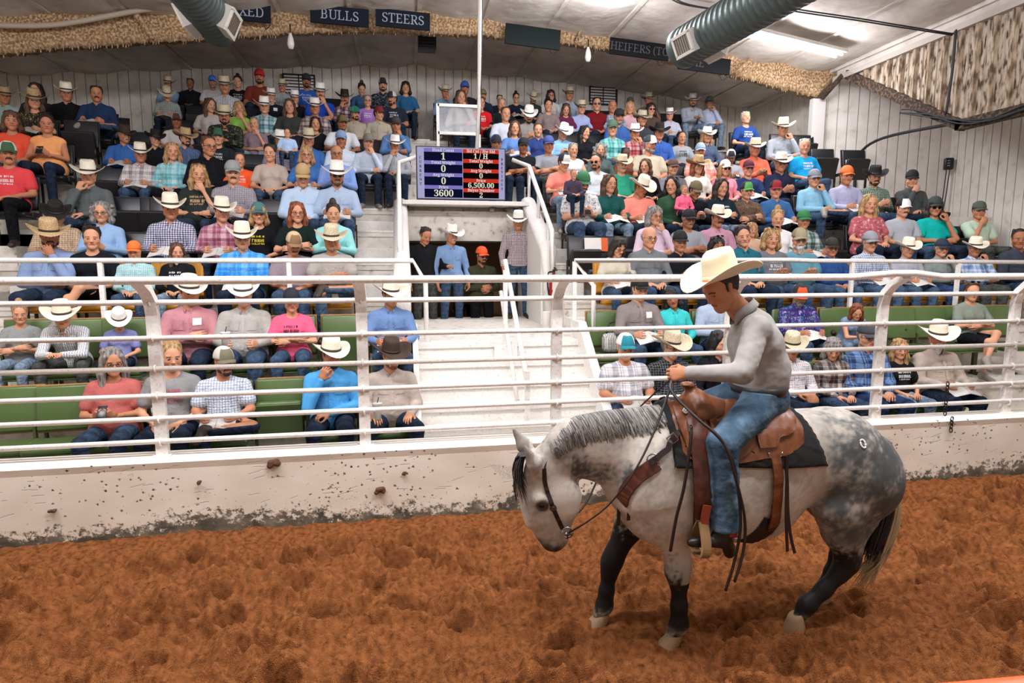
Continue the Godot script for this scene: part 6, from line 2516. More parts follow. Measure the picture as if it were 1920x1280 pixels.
func make_tack() -> void:
	var tan_ := tri_mat(noise_tex(0.03, [[0.0, Color("5c331c")], [0.5, Color("74411f")], [1.0, Color("84502c")]], 256, FastNoiseLite.TYPE_SIMPLEX_SMOOTH, 41, 4), 2.5, 0.42, noise_tex(0.12, [], 256, FastNoiseLite.TYPE_SIMPLEX, 42, 2), 0.06, false)
	var brown := tri_mat(noise_tex(0.03, [[0.0, Color("31160c")], [0.5, Color("4e2414")], [1.0, Color("632f1b")]], 256, FastNoiseLite.TYPE_SIMPLEX_SMOOTH, 43, 4), 2.5, 0.45)
	brown.uv1_world_triplanar = false
	var dark := paint(Color("20140f"), 0.5)
	var felt := tri_mat(noise_tex(0.2, [[0.0, Color("0e0e0e")], [1.0, Color("232221")]], 128, FastNoiseLite.TYPE_SIMPLEX, 44, 3), 3.0, 0.95)
	var silver := paint(Color("c9c8c4"), 0.25, 0.9)
	var pad := thing("saddle_pad", "thick black felt saddle pad with pale worn edge on the grey horse", "saddle pad", HORSE_AT)
	# the pad goes over the back: rings across the spine
	var st := st_new()
	var grid := []
	var grid2 := []
	var edge := []
	var nx := 34
	var nu := 44
	for i in nx + 1:
		var row := PackedVector3Array()
		var row2 := PackedVector3Array()
		for j in nu + 1:
			var u := absf(j / float(nu) * 2.0 - 1.0)
			var side := 1.0 if j * 2 > nu else -1.0
			var x := lerpf(-0.505, lerpf(0.33, 0.452, u), i / float(nx))
			var yb := lerpf(1.185, 1.145, i / float(nx))
			var c := Vector3(x, 1.08, 0)
			var foot := skin_at(x, yb, 1.0)
			var amax := atan2(foot.z, foot.y - 1.08)
			var a := amax * u
			var p := ray_out(c, Vector3(0, cos(a), sin(a) * side))
			var n := (p - c).normalized()
			row.append(p + n * 0.028)
			row2.append(p + n * 0.002)
		grid.append(row)
		grid2.append(row2)
	for i in nx:
		for j in nu:
			quad(st, grid[i][j], grid[i][j + 1], grid[i + 1][j + 1], grid[i + 1][j])
			quad(st, grid2[i][j], grid2[i + 1][j], grid2[i + 1][j + 1], grid2[i][j + 1])
	for j in nu:
		quad(st, grid2[0][j], grid2[0][j + 1], grid[0][j + 1], grid[0][j])
		quad(st, grid2[nx][j + 1], grid2[nx][j], grid[nx][j], grid[nx][j + 1])
	for i in nx:
		quad(st, grid2[i + 1][0], grid2[i][0], grid[i][0], grid[i + 1][0])
		quad(st, grid2[i][nu], grid2[i + 1][nu], grid[i + 1][nu], grid[i][nu])
	part("felt", st, felt, pad)
	st = st_new()
	var rim := []
	for i in nx + 1:
		rim.append((grid[i][nu] + grid2[i][nu]) * 0.5)
	tube(st, rim, 0.008, 6)
	rim = []
	for j in nu + 1:
		rim.append((grid[nx][j] + grid2[nx][j]) * 0.5)
	tube(st, rim, 0.01, 6)
	part("edge_binding", st, paint(Color("a58a66"), 0.8), pad)
	st = st_new(false)
	var lab := skin_at(-0.505, 1.44, 1.0, 0.03)
	# the saddle
	var sd := thing("saddle", "tooled brown leather western saddle on the grey horse", "saddle", HORSE_AT)
	var f := Field.new(Vector3(-0.52, 1.36, -0.3), Vector3(0.42, 1.78, 0.3), 0.0095)
	f.cap(Vector3(-0.2, 1.44, 0), Vector3(-0.27, 1.515, 0), 0.1, 0.075, 0.05, Vector3(1, 1, 1.5))
	f.cap(Vector3(-0.29, 1.46, -0.13), Vector3(-0.29, 1.46, 0.13), 0.05, 0.05, 0.06)
	f.cap(Vector3(-0.25, 1.47, 0), Vector3(0.2, 1.44, 0), 0.06, 0.05, 0.06, Vector3(1, 1, 1.4))
	f.cap(Vector3(0.27, 1.455, -0.08), Vector3(0.27, 1.455, 0.08), 0.035, 0.035, 0.05)
	f.cap(Vector3(0.285, 1.505, -0.07), Vector3(0.285, 1.505, 0.07), 0.026, 0.026, 0.05)
	f.cap(Vector3(-0.28, 1.54, 0), Vector3(-0.315, 1.6, 0), 0.034, 0.028, 0.03)
	f.cap(Vector3(-0.32, 1.612, 0), Vector3(-0.325, 1.615, 0), 0.042, 0.042, 0.01, Vector3(1, 0.45, 1))
	var r := Raw.new()
	f.out(r)
	node("seat", r.done(false), tan_, sd)
	for side in [1.0, -1.0]:
		part("skirt", drape([Vector2(-0.456, 1.5), Vector2(-0.473, 1.396), Vector2(-0.456, 1.284), Vector2(-0.403, 1.238), Vector2(-0.139, 1.204), Vector2(0.027, 1.226), Vector2(0.195, 1.248), Vector2(0.295, 1.300), Vector2(0.317, 1.379), Vector2(0.267, 1.445), Vector2(0.1, 1.47), Vector2(-0.2, 1.48)], 0.03, 0.008, side), tan_, sd)
		if side < 0:
			continue
		part("front_jockey", drape([Vector2(-0.44, 1.49), Vector2(-0.462, 1.396), Vector2(-0.442, 1.31), Vector2(-0.397, 1.26), Vector2(-0.307, 1.27), Vector2(-0.265, 1.42), Vector2(-0.302, 1.49)], 0.04, 0.008), tan_, sd)
		part("seat_jockey", drape([Vector2(-0.157, 1.230), Vector2(-0.076, 1.257), Vector2(0.004, 1.332), Vector2(0.049, 1.424), Vector2(0.044, 1.48), Vector2(-0.220, 1.49), Vector2(-0.261, 1.330)], 0.048, 0.008), tan_, sd)
		part("rear_jockey", drape([Vector2(0.03, 1.48), Vector2(0.19, 1.47), Vector2(0.272, 1.42), Vector2(0.271, 1.359), Vector2(0.191, 1.312), Vector2(0.003, 1.290), Vector2(0.0, 1.394)], 0.05, 0.008), tan_, sd)
		part("fender", drape([Vector2(-0.40, 1.40), Vector2(-0.314, 1.40), Vector2(-0.290, 1.122), Vector2(-0.311, 0.9), Vector2(-0.405, 0.9), Vector2(-0.425, 1.132)], 0.052, 0.007), brown, sd)
	for c in [[-0.396, 1.44, 0.052], [0.06, 1.385, 0.062], [0.175, 1.42, 0.062]]:
		concho(c[0], c[1], c[2], silver, sd)
	st = st_new()
	ring_mesh(st, skin_at(0.092, 1.263, 1.0, 0.045), 0.042, 0.006, Basis.IDENTITY, PI, TAU)
	part("cinch_ring", st, silver, sd)
	flank_strap("billet", [Vector2(0.093, 1.25), Vector2(0.105, 1.086), Vector2(0.118, 0.9), Vector2(0.12, 0.8)], 0.062, tan_, sd, 0.034, 0.007)
	flank_strap("billet_end", [Vector2(0.11, 0.95), Vector2(0.118, 0.9), Vector2(0.12, 0.82), Vector2(0.118, 0.77)], 0.05, brown, sd, 0.02, 0.012)
	flank_strap("flank_cinch", [Vector2(0.12, 0.84), Vector2(0.09, 0.76), Vector2(0.05, 0.7), Vector2(0.02, 0.665)], 0.12, dark, sd, 0.008, 0.012)
	flank_strap("latigo", [Vector2(-0.372, 1.3), Vector2(-0.37, 1.1), Vector2(-0.36, 0.9), Vector2(-0.34, 0.75)], 0.07, dark, sd, 0.012, 0.01)
	for p in [[Vector3(0.127, 1.252, 0.33), Vector3(0.151, 1.090, 0.33), Vector3(0.168, 0.927, 0.325), Vector3(0.206, 0.760, 0.31), Vector3(0.249, 0.640, 0.3)], [Vector3(0.134, 1.251, 0.335), Vector3(0.144, 1.091, 0.335), Vector3(0.156, 0.895, 0.33), Vector3(0.192, 0.662, 0.31)]]:
		st = st_new(false)
		var sm := smooth_path(p, 5)
		var nn := []
		for q in sm:
			nn.append(Vector3(0.1, 0, 1))
		strap(st, sm, nn, 0.02, 0.004)
		part("saddle_string", st, dark, sd)
	# stirrup: a bent wooden bow
	st = st_new(false)
	var bow := smooth_path([Vector3(-0.37, 0.9, 0.345), Vector3(-0.375, 0.8, 0.4), Vector3(-0.385, 0.735, 0.41), Vector3(-0.39, 0.715, 0.345), Vector3(-0.385, 0.735, 0.28), Vector3(-0.375, 0.8, 0.285), Vector3(-0.37, 0.9, 0.335)], 5)
	var bn := []
	for q in bow:
		bn.append((q - Vector3(-0.38, 0.8, 0.345)))
	strap(st, bow, bn, 0.06, 0.012)
	part("stirrup", st, paint(Color("8a6a44"), 0.6), sd)
	st = st_new(false)
	strap(st, [Vector3(-0.35, 1.0, 0.35), Vector3(-0.36, 0.95, 0.35), Vector3(-0.365, 0.89, 0.35)], [Vector3.BACK, Vector3.BACK, Vector3.BACK], 0.05, 0.012)
	part("hobble_strap", st, paint(Color("8f3c22"), 0.5), sd)
	# breast collar
	var bc := thing("breast_collar", "dark brown leather breast collar with buckle across the grey horse's chest", "breast collar", HORSE_AT)
	flank_strap("tug", [Vector2(-0.44, 1.371), Vector2(-0.512, 1.318), Vector2(-0.580, 1.270), Vector2(-0.642, 1.22)], 0.035, dark, bc, 0.03, 0.008)
	flank_strap("collar", [Vector2(-0.60, 1.215), Vector2(-0.67, 1.165), Vector2(-0.73, 1.1), Vector2(-0.765, 1.03), Vector2(-0.775, 0.97)], 0.085, brown, bc, 0.008, 0.01)
	flank_strap("collar", [Vector2(-0.60, 1.215), Vector2(-0.67, 1.165), Vector2(-0.73, 1.1), Vector2(-0.765, 1.03), Vector2(-0.775, 0.97)], 0.085, brown, bc, 0.008, 0.01, -1.0)
	st = st_new()
	ring_mesh(st, skin_at(-0.622, 1.235, 1.0, 0.02), 0.036, 0.005, Basis(Vector3.UP, -0.4))
	part("ring", st, silver, bc)
	st = st_new(false)
	var bp := skin_at(-0.512, 1.318, 1.0, 0.045)
	for e in [[0.026, 0.0, 0.006, 0.05], [-0.026, 0.0, 0.006, 0.05], [0.0, 0.025, 0.056, 0.006], [0.0, -0.025, 0.056, 0.006]]:
		box(st, bp + Basis(Vector3.BACK, 0.65) * Vector3(e[0], e[1], 0), Vector3(e[2], e[3], 0.006), Basis(Vector3.BACK, 0.65))
	part("buckle", st, silver, bc)
	for p in [[Vector3(-0.775, 1.0, 0.08), Vector3(-0.772, 0.9, 0.09), Vector3(-0.77, 0.80, 0.09)], [Vector3(-0.735, 1.06, 0.15), Vector3(-0.736, 0.957, 0.165), Vector3(-0.74, 0.861, 0.165)], [Vector3(-0.635, 1.18, 0.19), Vector3(-0.66, 1.079, 0.215), Vector3(-0.69, 0.99, 0.215)]]:
		st = st_new(false)
		strap(st, p, [Vector3.BACK, Vector3.BACK, Vector3.BACK], 0.022, 0.004)
		part("hanging_strap", st, dark, bc)
	# bridle and reins
	var br := thing("bridle", "dark leather bridle with round concho, bit and long reins", "bridle", HORSE_AT)
	for side in [1.0, -1.0]:
		flank_strap("cheekpiece", [Vector2(-1.225, 1.175), Vector2(-1.215, 1.08), Vector2(-1.19, 0.99), Vector2(-1.155, 0.9), Vector2(-1.11, 0.8)], 0.026, dark, br, 0.004, 0.007, side)
	st = st_new(false)
	strap(st, [Vector3(-1.225, 1.175, 0.075), Vector3(-1.2, 1.26, 0.04), Vector3(-1.195, 1.28, 0), Vector3(-1.2, 1.26, -0.04), Vector3(-1.225, 1.175, -0.075)], [Vector3(0, 0.3, 1), Vector3(0, 1, 0.6), Vector3.UP, Vector3(0, 1, -0.6), Vector3(0, 0.3, -1)], 0.026, 0.006)
	part("crownpiece", st, dark, br)
	concho(-1.172, 0.94, 0.012, paint(Color("3a2a20"), 0.35, 0.5), br)
	st = st_new()
	for s in [-1.0, 1.0]:
		ring_mesh(st, Vector3(-1.082, 0.775, s * 0.075), 0.03, 0.005, Basis.IDENTITY)
	tube(st, [Vector3(-1.085, 0.765, -0.075), Vector3(-1.085, 0.765, 0.075)], 0.007, 6)
	part("bit", st, silver, br)
	st = st_new()
	tube(st, smooth_path([Vector3(-1.085, 0.745, 0.075), Vector3(-1.05, 0.745, 0.05), Vector3(-1.04, 0.75, 0), Vector3(-1.05, 0.745, -0.05), Vector3(-1.085, 0.745, -0.075)], 4), 0.01, 6)
	part("chin_strap", st, dark, br)
	var hand := Vector3(-0.455, 1.69, 0.1)
	for s in [[Vector3(-1.075, 0.775, 0.085), Vector3(-0.97, 0.86, 0.13), Vector3(-0.86, 0.985, 0.19), Vector3(-0.735, 1.18, 0.23), Vector3(-0.61, 1.4, 0.2), hand], [Vector3(-1.06, 0.77, -0.085), Vector3(-0.94, 0.83, -0.11), Vector3(-0.83, 0.98, -0.16), Vector3(-0.75, 1.2, -0.17), Vector3(-0.62, 1.45, -0.06), hand]]:
		st = st_new()
		tube(st, smooth_path(s, 7), 0.0085, 6, 0.6)
		part("rein", st, dark, br)
	for s in [[hand, Vector3(-0.5, 1.62, 0.16), Vector3(-0.42, 1.5, 0.3), Vector3(-0.335, 1.41, 0.4), Vector3(-0.265, 1.3, 0.43), Vector3(-0.225, 1.154, 0.435), Vector3(-0.189, 0.905, 0.43), Vector3(-0.210, 0.687, 0.42), Vector3(-0.255, 0.52, 0.42)], [hand, Vector3(-0.49, 1.6, 0.17), Vector3(-0.41, 1.49, 0.32), Vector3(-0.31, 1.38, 0.42), Vector3(-0.237, 1.162, 0.45), Vector3(-0.175, 0.944, 0.445), Vector3(-0.170, 0.758, 0.44), Vector3(-0.215, 0.58, 0.44)]]:
		st = st_new()
		tube(st, smooth_path(s, 6), 0.0105, 6, 0.7)
		part("rein_end", st, dark, br)
	st = st_new()
	tube(st, smooth_path([Vector3(-0.44, 1.45, 0.3), Vector3(-0.455, 1.359, 0.33), Vector3(-0.487, 1.116, 0.34), Vector3(-0.522, 0.933, 0.33), Vector3(-0.546, 0.731, 0.32)], 6), 0.009, 6)
	tag(part("lead_rope", st, dark), "thin dark lead rope hanging from the saddle fork past the fender", "rope").position = HORSE_AT

func make_rider() -> void:
	var o := thing("person", "rider in cream cowboy hat, light grey shirt and jeans on the grey horse", "person", HORSE_AT)
	var shN := Vector3(-0.005, 1.965, 0.19)
	var shF := Vector3(0.15, 1.97, -0.19)
	var elN := Vector3(-0.135, 1.73, 0.285)
	var wrN := Vector3(-0.385, 1.712, 0.135)
	var elF := Vector3(0.40, 1.76, -0.27)
	var wrF := Vector3(0.25, 1.6, -0.27)
	var hip := Vector3(0.13, 1.56, 0)
	var waist := Vector3(0.155, 1.64, 0)
	var chest := Vector3(0.115, 1.83, 0)
	var neck := Vector3(0.06, 2.02, 0)
	var kn := [Vector3(-0.25, 1.335, 0.31), Vector3(-0.25, 1.345, -0.31)]
	var an := [Vector3(-0.235, 0.88, 0.345), Vector3(-0.235, 0.88, -0.345)]
	var hp := [Vector3(0.11, 1.51, 0.1), Vector3(0.11, 1.51, -0.1)]
	# body: head, neck, trunk, arms, hands and legs in one mesh
	var f := Field.new(Vector3(-0.62, 0.68, -0.46), Vector3(0.6, 2.2, 0.46), 0.016)
	f.cap(hip + Vector3(0, -0.02, -0.07), hip + Vector3(0, -0.02, 0.07), 0.085, 0.085, 0.03)
	f.cap(waist, chest, 0.085, 0.12, 0.05, Vector3(0.9, 1, 1.25))
	f.cap(shN, shF, 0.055, 0.055, 0.04)
	f.cap(chest + Vector3(0, 0.12, 0), neck, 0.07, 0.055, 0.04)
	f.cap(neck, Vector3(-0.065, 2.13, 0), 0.058, 0.054, 0.02)
	for a in [[shN, elN, wrN], [shF, elF, wrF]]:
		f.cap(a[0], a[1], 0.052, 0.042, 0.02)
		f.cap(a[1], a[2], 0.042, 0.029, 0.015)
	for k in 2:
		f.cap(hp[k], kn[k], 0.08, 0.06, 0.03)
		f.cap(kn[k], an[k], 0.055, 0.04, 0.02)
		f.cap(an[k], an[k] + Vector3(-0.04, -0.09, 0.0), 0.034, 0.03, 0.02)
	var body := Raw.new()
	f.out(body)
	var fwd := Vector3(-0.83, -0.52, 0.2).normalized()
	var up := Vector3(-0.5, 0.84, 0.06)
	var side := up.cross(fwd).normalized()
	var hx := Transform3D(Basis(side, fwd.cross(side).normalized(), fwd).scaled_local(Vector3.ONE * 1.04), Vector3(-0.138, 2.192, 0))
	body.add(head_raw(false, 0.0034), hx)
	body.add(hand_raw(1.35, 0.0034), hand_xf(wrN, Vector3(-0.95, -0.12, -0.25), Vector3(0.1, -0.45, -1), -1.0))
	body.add(hand_raw(0.6, 0.0044), hand_xf(wrF, Vector3(-0.5, -0.8, 0.1), Vector3(0, 0, 1), 1.0))
	node("body", body.done(), skin_mat("b"), o)
	# hair: short, dark
	var h := Field.new(Vector3(-0.12, -0.16, -0.15), Vector3(0.12, 0.16, 0.12), 0.005)
	h.cap(Vector3(0, 0.042, -0.032), Vector3(0, 0.038, 0.004), 0.096, 0.091, 0.01, Vector3(0.87, 1, 1))
	h.cap(Vector3(0, -0.03, -0.075), Vector3(0, 0.02, -0.08), 0.045, 0.06, 0.03, Vector3(1.1, 1, 0.6))
	h.cut(Vector3(0, -0.5, 0.86), -0.005)
	h.cut(Vector3(0, -0.8, -0.6), 0.118)
	for s in [-1.0, 1.0]:
		h.cap(Vector3(s * 0.079, 0.03, 0.008), Vector3(s * 0.077, -0.012, 0.016), 0.007, 0.005, 0.006)
	var hr := Raw.new()
	h.out(hr)
	node("hair", hr.done(false), hair_mat("d"), o).transform = hx
	var st := st_new()
	for sd in [-1.0, 1.0]:
		node("eye", eye_mesh(), eye_mat(), o).transform = hx * Transform3D(Basis.from_scale(Vector3(1.0, 0.85, 1.0)), Vector3(sd * 0.0315, -0.004, 0.0725))
	# hat
	var hm := hat_meshes(2)
	var hat := node("cowboy_hat", hm[0], paint(Color("e3d6b8"), 0.8), o)
	hat.transform = Transform3D(Basis(Vector3.UP, -PI / 2 + 0.12) * Basis(Vector3.RIGHT, 0.3), Vector3(-0.132, 2.262, 0))
	hat.scale *= 1.16
	node("hat_band", hm[1], paint(Color("ded3b8"), 0.7), hat)
	# shirt
	f = Field.new(Vector3(-0.46, 1.48, -0.42), Vector3(0.56, 2.2, 0.42), 0.0105)
	var lat := Vector3(1.0, 1.0, 1.22)
	f.cap(Vector3(0.14, 1.57, 0), waist + Vector3(-0.0, 0.06, 0), 0.148, 0.152, 0.04, Vector3(1.0, 1, 1.12))
	f.cap(waist + Vector3(0.01, 0.05, 0), chest, 0.14, 0.148, 0.06, lat)
	f.cap(chest + Vector3(0.01, 0.04, -0.08), chest + Vector3(-0.03, 0.04, 0.08), 0.125, 0.125, 0.06)
	f.cap(shN + Vector3(0.02, 0, -0.02), shF + Vector3(-0.02, 0, 0.02), 0.075, 0.075, 0.06)
	f.cap(chest + Vector3(-0.0, 0.14, 0), neck, 0.09, 0.068, 0.06)
	for a in [[shN, elN, wrN], [shF, elF, wrF]]:
		f.cap(a[0], a[1], 0.072, 0.062, 0.04)
		f.cap(a[1], a[2].lerp(a[1], 0.08), 0.06, 0.042, 0.02)
		var d: Vector3 = (a[2] - a[1]).normalized()
		f.cap(a[2] - d * 0.05, a[2] - d * 0.005, 0.043, 0.042, 0.006)
		for k in 4:                                    # folds round the elbow
			var q: Vector3 = a[1].lerp(a[0], 0.12 + k * 0.17)
			f.cap(q + Vector3(-0.03, -0.02, 0.05), q + Vector3(0.035, 0.015, 0.045), 0.018, 0.016, 0.03)
	for k in 5:
		f.cap(Vector3(0.25 - k * 0.045, 1.6 + k * 0.012, 0.13 + 0.012 * (k % 2)), Vector3(0.15 - k * 0.05, 1.8 + k * 0.02, 0.155), 0.014, 0.02, 0.03)
	f.cut(Vector3(-0.55, 0.83, 0).normalized(), Vector3(-0.55, 0.83, 0).normalized().dot(neck + Vector3(0.0, 0.085, 0)))
	f.cut(Vector3(0.1, -1, 0).normalized(), Vector3(0.1, -1, 0).normalized().dot(Vector3(0.15, 1.562, 0)))
	var r := Raw.new()
	f.out(r)
	var cl := tri_mat(noise_tex(0.02, [[0.0, Color("8f8d89")], [1.0, Color("b5b2ad")]], 256, FastNoiseLite.TYPE_SIMPLEX_SMOOTH, 51, 4), 1.8, 0.9, fold_tex(), 1.5, false)
	cl.metallic_specular = 0.2
	node("shirt", r.done(false), cl, o)
	var co := node("collar", collar_mesh(), cl, o)
	co.transform = Transform3D(Basis(Vector3.UP, -PI / 2) * Basis(Vector3.RIGHT, 0.5), neck + Vector3(-0.036, 0.05, 0))
	co.scale *= Vector3(1.08, 1.3, 1.08)
	# belt and jeans
	st = st_new()
	var ring := []
	for lv in [1.562, 1.604]:
		var rr := PackedVector3Array()
		for j in 28:
			var a := -TAU * j / 28
			rr.append(Vector3(0.142 + cos(a) * 0.153, lv + cos(a) * 0.004, sin(a) * 0.213))
		ring.append(rr)
	loft(st, ring)
	part("belt", st, paint(Color("1b1512"), 0.45), o)
	f = Field.new(Vector3(-0.42, 0.78, -0.5), Vector3(0.36, 1.62, 0.5), 0.0105)
	f.cap(hip + Vector3(0.01, 0, -0.07), hip + Vector3(0.01, 0.03, 0.07), 0.132, 0.13, 0.04, Vector3(1, 0.95, 1.02))
	f.cap(hip + Vector3(0.07, -0.05, -0.07), hip + Vector3(0.07, -0.05, 0.07), 0.1, 0.1, 0.05)
	for k in 2:
		var sg := 1.0 if k == 0 else -1.0
		f.cap(hp[k], kn[k], 0.115, 0.085, 0.05)
		f.cap(kn[k], kn[k].lerp(an[k], 0.5), 0.084, 0.078, 0.03)
		f.cap(kn[k].lerp(an[k], 0.5), an[k] + Vector3(0, -0.01, 0), 0.078, 0.082, 0.02)
		for j in 7:                                    # creases down the shin and behind the knee
			var y := 1.22 - j * 0.05
			f.cap(Vector3(-0.31 + 0.01 * (j % 2), y, sg * 0.34), Vector3(-0.19, y - 0.025 + 0.02 * (j % 3), sg * 0.375), 0.012, 0.01, 0.022)
		for j in 3:
			f.cap(Vector3(-0.1 + j * 0.05, 1.5 - j * 0.02, sg * 0.2), Vector3(-0.04 + j * 0.06, 1.36, sg * 0.23), 0.014, 0.012, 0.03)
		f.cut(Vector3.DOWN, -0.845)
	f.cut(Vector3.UP, 1.583)
	r = Raw.new()
	f.out(r)
	var dn := tri_mat(noise_tex(0.014, [[0.0, Color("2a3a47")], [0.45, Color("3f5567")], [0.75, Color("5d7587")], [1.0, Color("8499a6")]], 256, FastNoiseLite.TYPE_SIMPLEX_SMOOTH, 52, 5), 1.6, 0.9, noise_tex(0.02, [], 256, FastNoiseLite.TYPE_SIMPLEX_SMOOTH, 53, 4), 1.5, false)
	dn.metallic_specular = 0.2
	node("jeans", r.done(false), dn, o)
	for k in 2:
		var sg := 1.0 if k == 0 else -1.0
		f = Field.new(Vector3(-0.5, 0.66, sg * 0.345 - 0.09), Vector3(-0.1, 0.92, sg * 0.345 + 0.09), 0.008)
		f.cap(an[k] + Vector3(0.0, 0.02, 0), an[k] + Vector3(-0.01, -0.08, 0), 0.058, 0.058, 0.02)
		f.cap(Vector3(-0.235, 0.78, sg * 0.345), Vector3(-0.425, 0.785, sg * 0.345), 0.05, 0.034, 0.02, Vector3(1, 0.8, 0.85))
		f.cap(Vector3(-0.205, 0.735, sg * 0.345), Vector3(-0.2, 0.705, sg * 0.345), 0.038, 0.032, 0.015)
		r = Raw.new()
		f.out(r)
		node("boot", r.done(false), paint(Color("1d1815"), 0.4), o)
		st = st_new()
		ring_mesh(st, Vector3(-0.2, 0.79, sg * 0.345), 0.045, 0.006, Basis(Vector3.RIGHT, 1.2))
		part("spur", st, paint(Color("c4c2bd"), 0.25, 0.9), o)
	st = st_new(false)
	rbox(st, Vector3(-0.215, 0.845, 0.4), Vector3(0.05, 0.04, 0.02), 0.006)
	part("spur_strap", st, paint(Color("a3191f"), 0.5), o)
# ---------- the crowd ----------
const ROW_WORDS := ["front row", "second row", "third row", "fourth row", "fifth row", "sixth row", "seventh row", "eighth row", "ninth row", "tenth row", "top row"]

func hold(o: Node3D, kind: String, who: String, pose: String) -> void:
	var p := pose_of(pose)
	var c: Vector3 = (p.wr[0] + p.wr[1]) * 0.5
	var st: SurfaceTool
	var h: Node3D
	if kind == "paper":
		h = thing("sale_paper", "sale paper held by the " + who, "paper", Vector3.ZERO, 0.0, "sale papers")
		st = st_new(false)
		for s in [-1.0, 1.0]:                          # an open fold
			box(st, Vector3(s * 0.078, 0, 0), Vector3(0.158, 0.22, 0.004), Basis(Vector3.UP, s * 0.28))
		part("sheets", st, paint(Color("cfccc4"), 0.7), h)
		st = st_new(false)
		for s in [-1.0, 1.0]:
			for k in 3:
				box(st, Vector3(s * 0.085, 0.06 - k * 0.065, -0.003) + Vector3(0, 0, -0.001), Vector3(0.13, 0.04, 0.004), Basis(Vector3.UP, s * 0.28))
		part("print", st, paint(Color("8d8b88"), 0.8), h)
		h.transform = o.transform * Transform3D(Basis(Vector3.RIGHT, -1.15), c + Vector3(0, -0.02, 0.09))
	elif kind == "phone":
		h = thing("phone", "dark phone held by the " + who, "phone", Vector3.ZERO, 0.0, "phones")
		st = st_new()
		rbox(st, Vector3.ZERO, Vector3(0.075, 0.15, 0.01), 0.004)
		part("case", st, paint(Color("15161a"), 0.3), h)
		h.transform = o.transform * Transform3D(Basis(Vector3.RIGHT, -0.7), c + Vector3(0, 0.05, 0.075))
	else:
		h = thing("foam_cup", kind.substr(4) + " of the " + who, "cup", Vector3.ZERO, 0.0, "foam cups")
		st = st_new()
		lathe(st, [[0.0, -0.08], [0.032, -0.08], [0.045, 0.075], [0.048, 0.08], [0.044, 0.085], [0.0, 0.085]], 16)
		part("cup", st, paint(Color("eceae5"), 0.5), h)
		st = st_new()
		tube(st, [Vector3(0, 0.08, 0), Vector3(0.015, 0.14, 0)], 0.004, 5)
		part("straw", st, M.dark, h)
		h.transform = o.transform * Transform3D(Basis.IDENTITY, p.wr[0] + Vector3(0.03, 0.06, 0.09))

func sit(r: int, x: float, eye: float, code: String, who: String, held: String, lap := false) -> void:
	var y := floor_at(r, x)
	var z := row_z(r)
	var o: Node3D
	if lap:
		o = person(Vector3(x, y + eye - 0.86, z + 0.27), 0.8625, code, who + ", " + ROW_WORDS[r], ROW_WORDS[r])
	else:
		o = person(Vector3(x, y, z), eye, code, who + ", " + ROW_WORDS[r], ROW_WORDS[r])
		var kind := "green" if r < 2 else ("amber" if r == 2 else "black")
		seat(r, x, kind + " seat under the " + who)
	if held:
		hold(o, held, who, code.split(" ")[1])

func make_crowd() -> void:
	make_crowd_rows()
	# standing at the tunnel mouth
	var landing := 1.4
	person(Vector3(0.37, landing - 0.25, -4.8), 1.63, "m rail hds s#1a1c1f L pg D kb t5", "man in black zip jacket standing at the tunnel mouth", "")
	person(Vector3(0.81, landing - 0.27, -4.85), 1.64, "m stand Hw2 hws Mw s#7d9cc4 L pj y15 kb t15", "man in white hat and light blue shirt standing at the tunnel mouth", "")
	person(Vector3(1.33, landing - 0.62, -4.95), 1.66, "m clasp K#f25a2a hks GS Bk s#3d3f2c L pk y10 kc t10", "man in orange cap and olive jacket standing down the tunnel", "")
	person(Vector3(1.12, landing - 0.7, -5.7), 1.62, "m stand hks s#5d564c S pk kd", "dim figure behind in the tunnel shadow", "")
	person(Vector3(1.93, landing, -4.75), 1.6, "m rail Hw2 hbs s#c#e4dfdd#5a3f4a L pj y-5 kb t-5", "tall man in white hat and brown check shirt by the parapet", "")
	# bits lying on seats
	var st := st_new()
	rbox(st, Vector3(0, 0, 0), Vector3(0.3, 0.24, 0.16), 0.06)
	var bag := thing("hand_bag", "black and white zebra print bag on the empty green seat", "bag", Vector3(2.55, 1.36, -1.68))
	part("bag", st, cloth("s#dedcd6#17171a"), bag)
	st = st_new()
	tube(st, smooth_path([Vector3(-0.1, 0.1, 0.0), Vector3(-0.06, 0.24, 0.0), Vector3(0.06, 0.24, 0), Vector3(0.1, 0.1, 0)], 5), 0.012, 6)
	part("handle", st, M.black, bag)
	for q in [[Vector3(2.86, 2.6, -3.43), "white papers with orange edge hung over a black seat back", 0.26], [Vector3(9.0, 4.27, -5.8), "orange and white flyer stuck on the folded black seat", 0.3]]:
		var pp := thing("flyer", q[1], "paper", q[0])
		pp.rotation.x = -0.17
		st = st_new(false)
		box(st, Vector3(-0.05, 0, 0), Vector3(q[2], 0.2, 0.004))
		part("sheet", st, paint(Color("e6e2da"), 0.7), pp)
		st = st_new(false)
		box(st, Vector3(q[2] * 0.5 - 0.0, -0.0, 0.001), Vector3(0.1, 0.2, 0.004))
		part("orange_block", st, paint(Color("e0622a"), 0.7), pp)

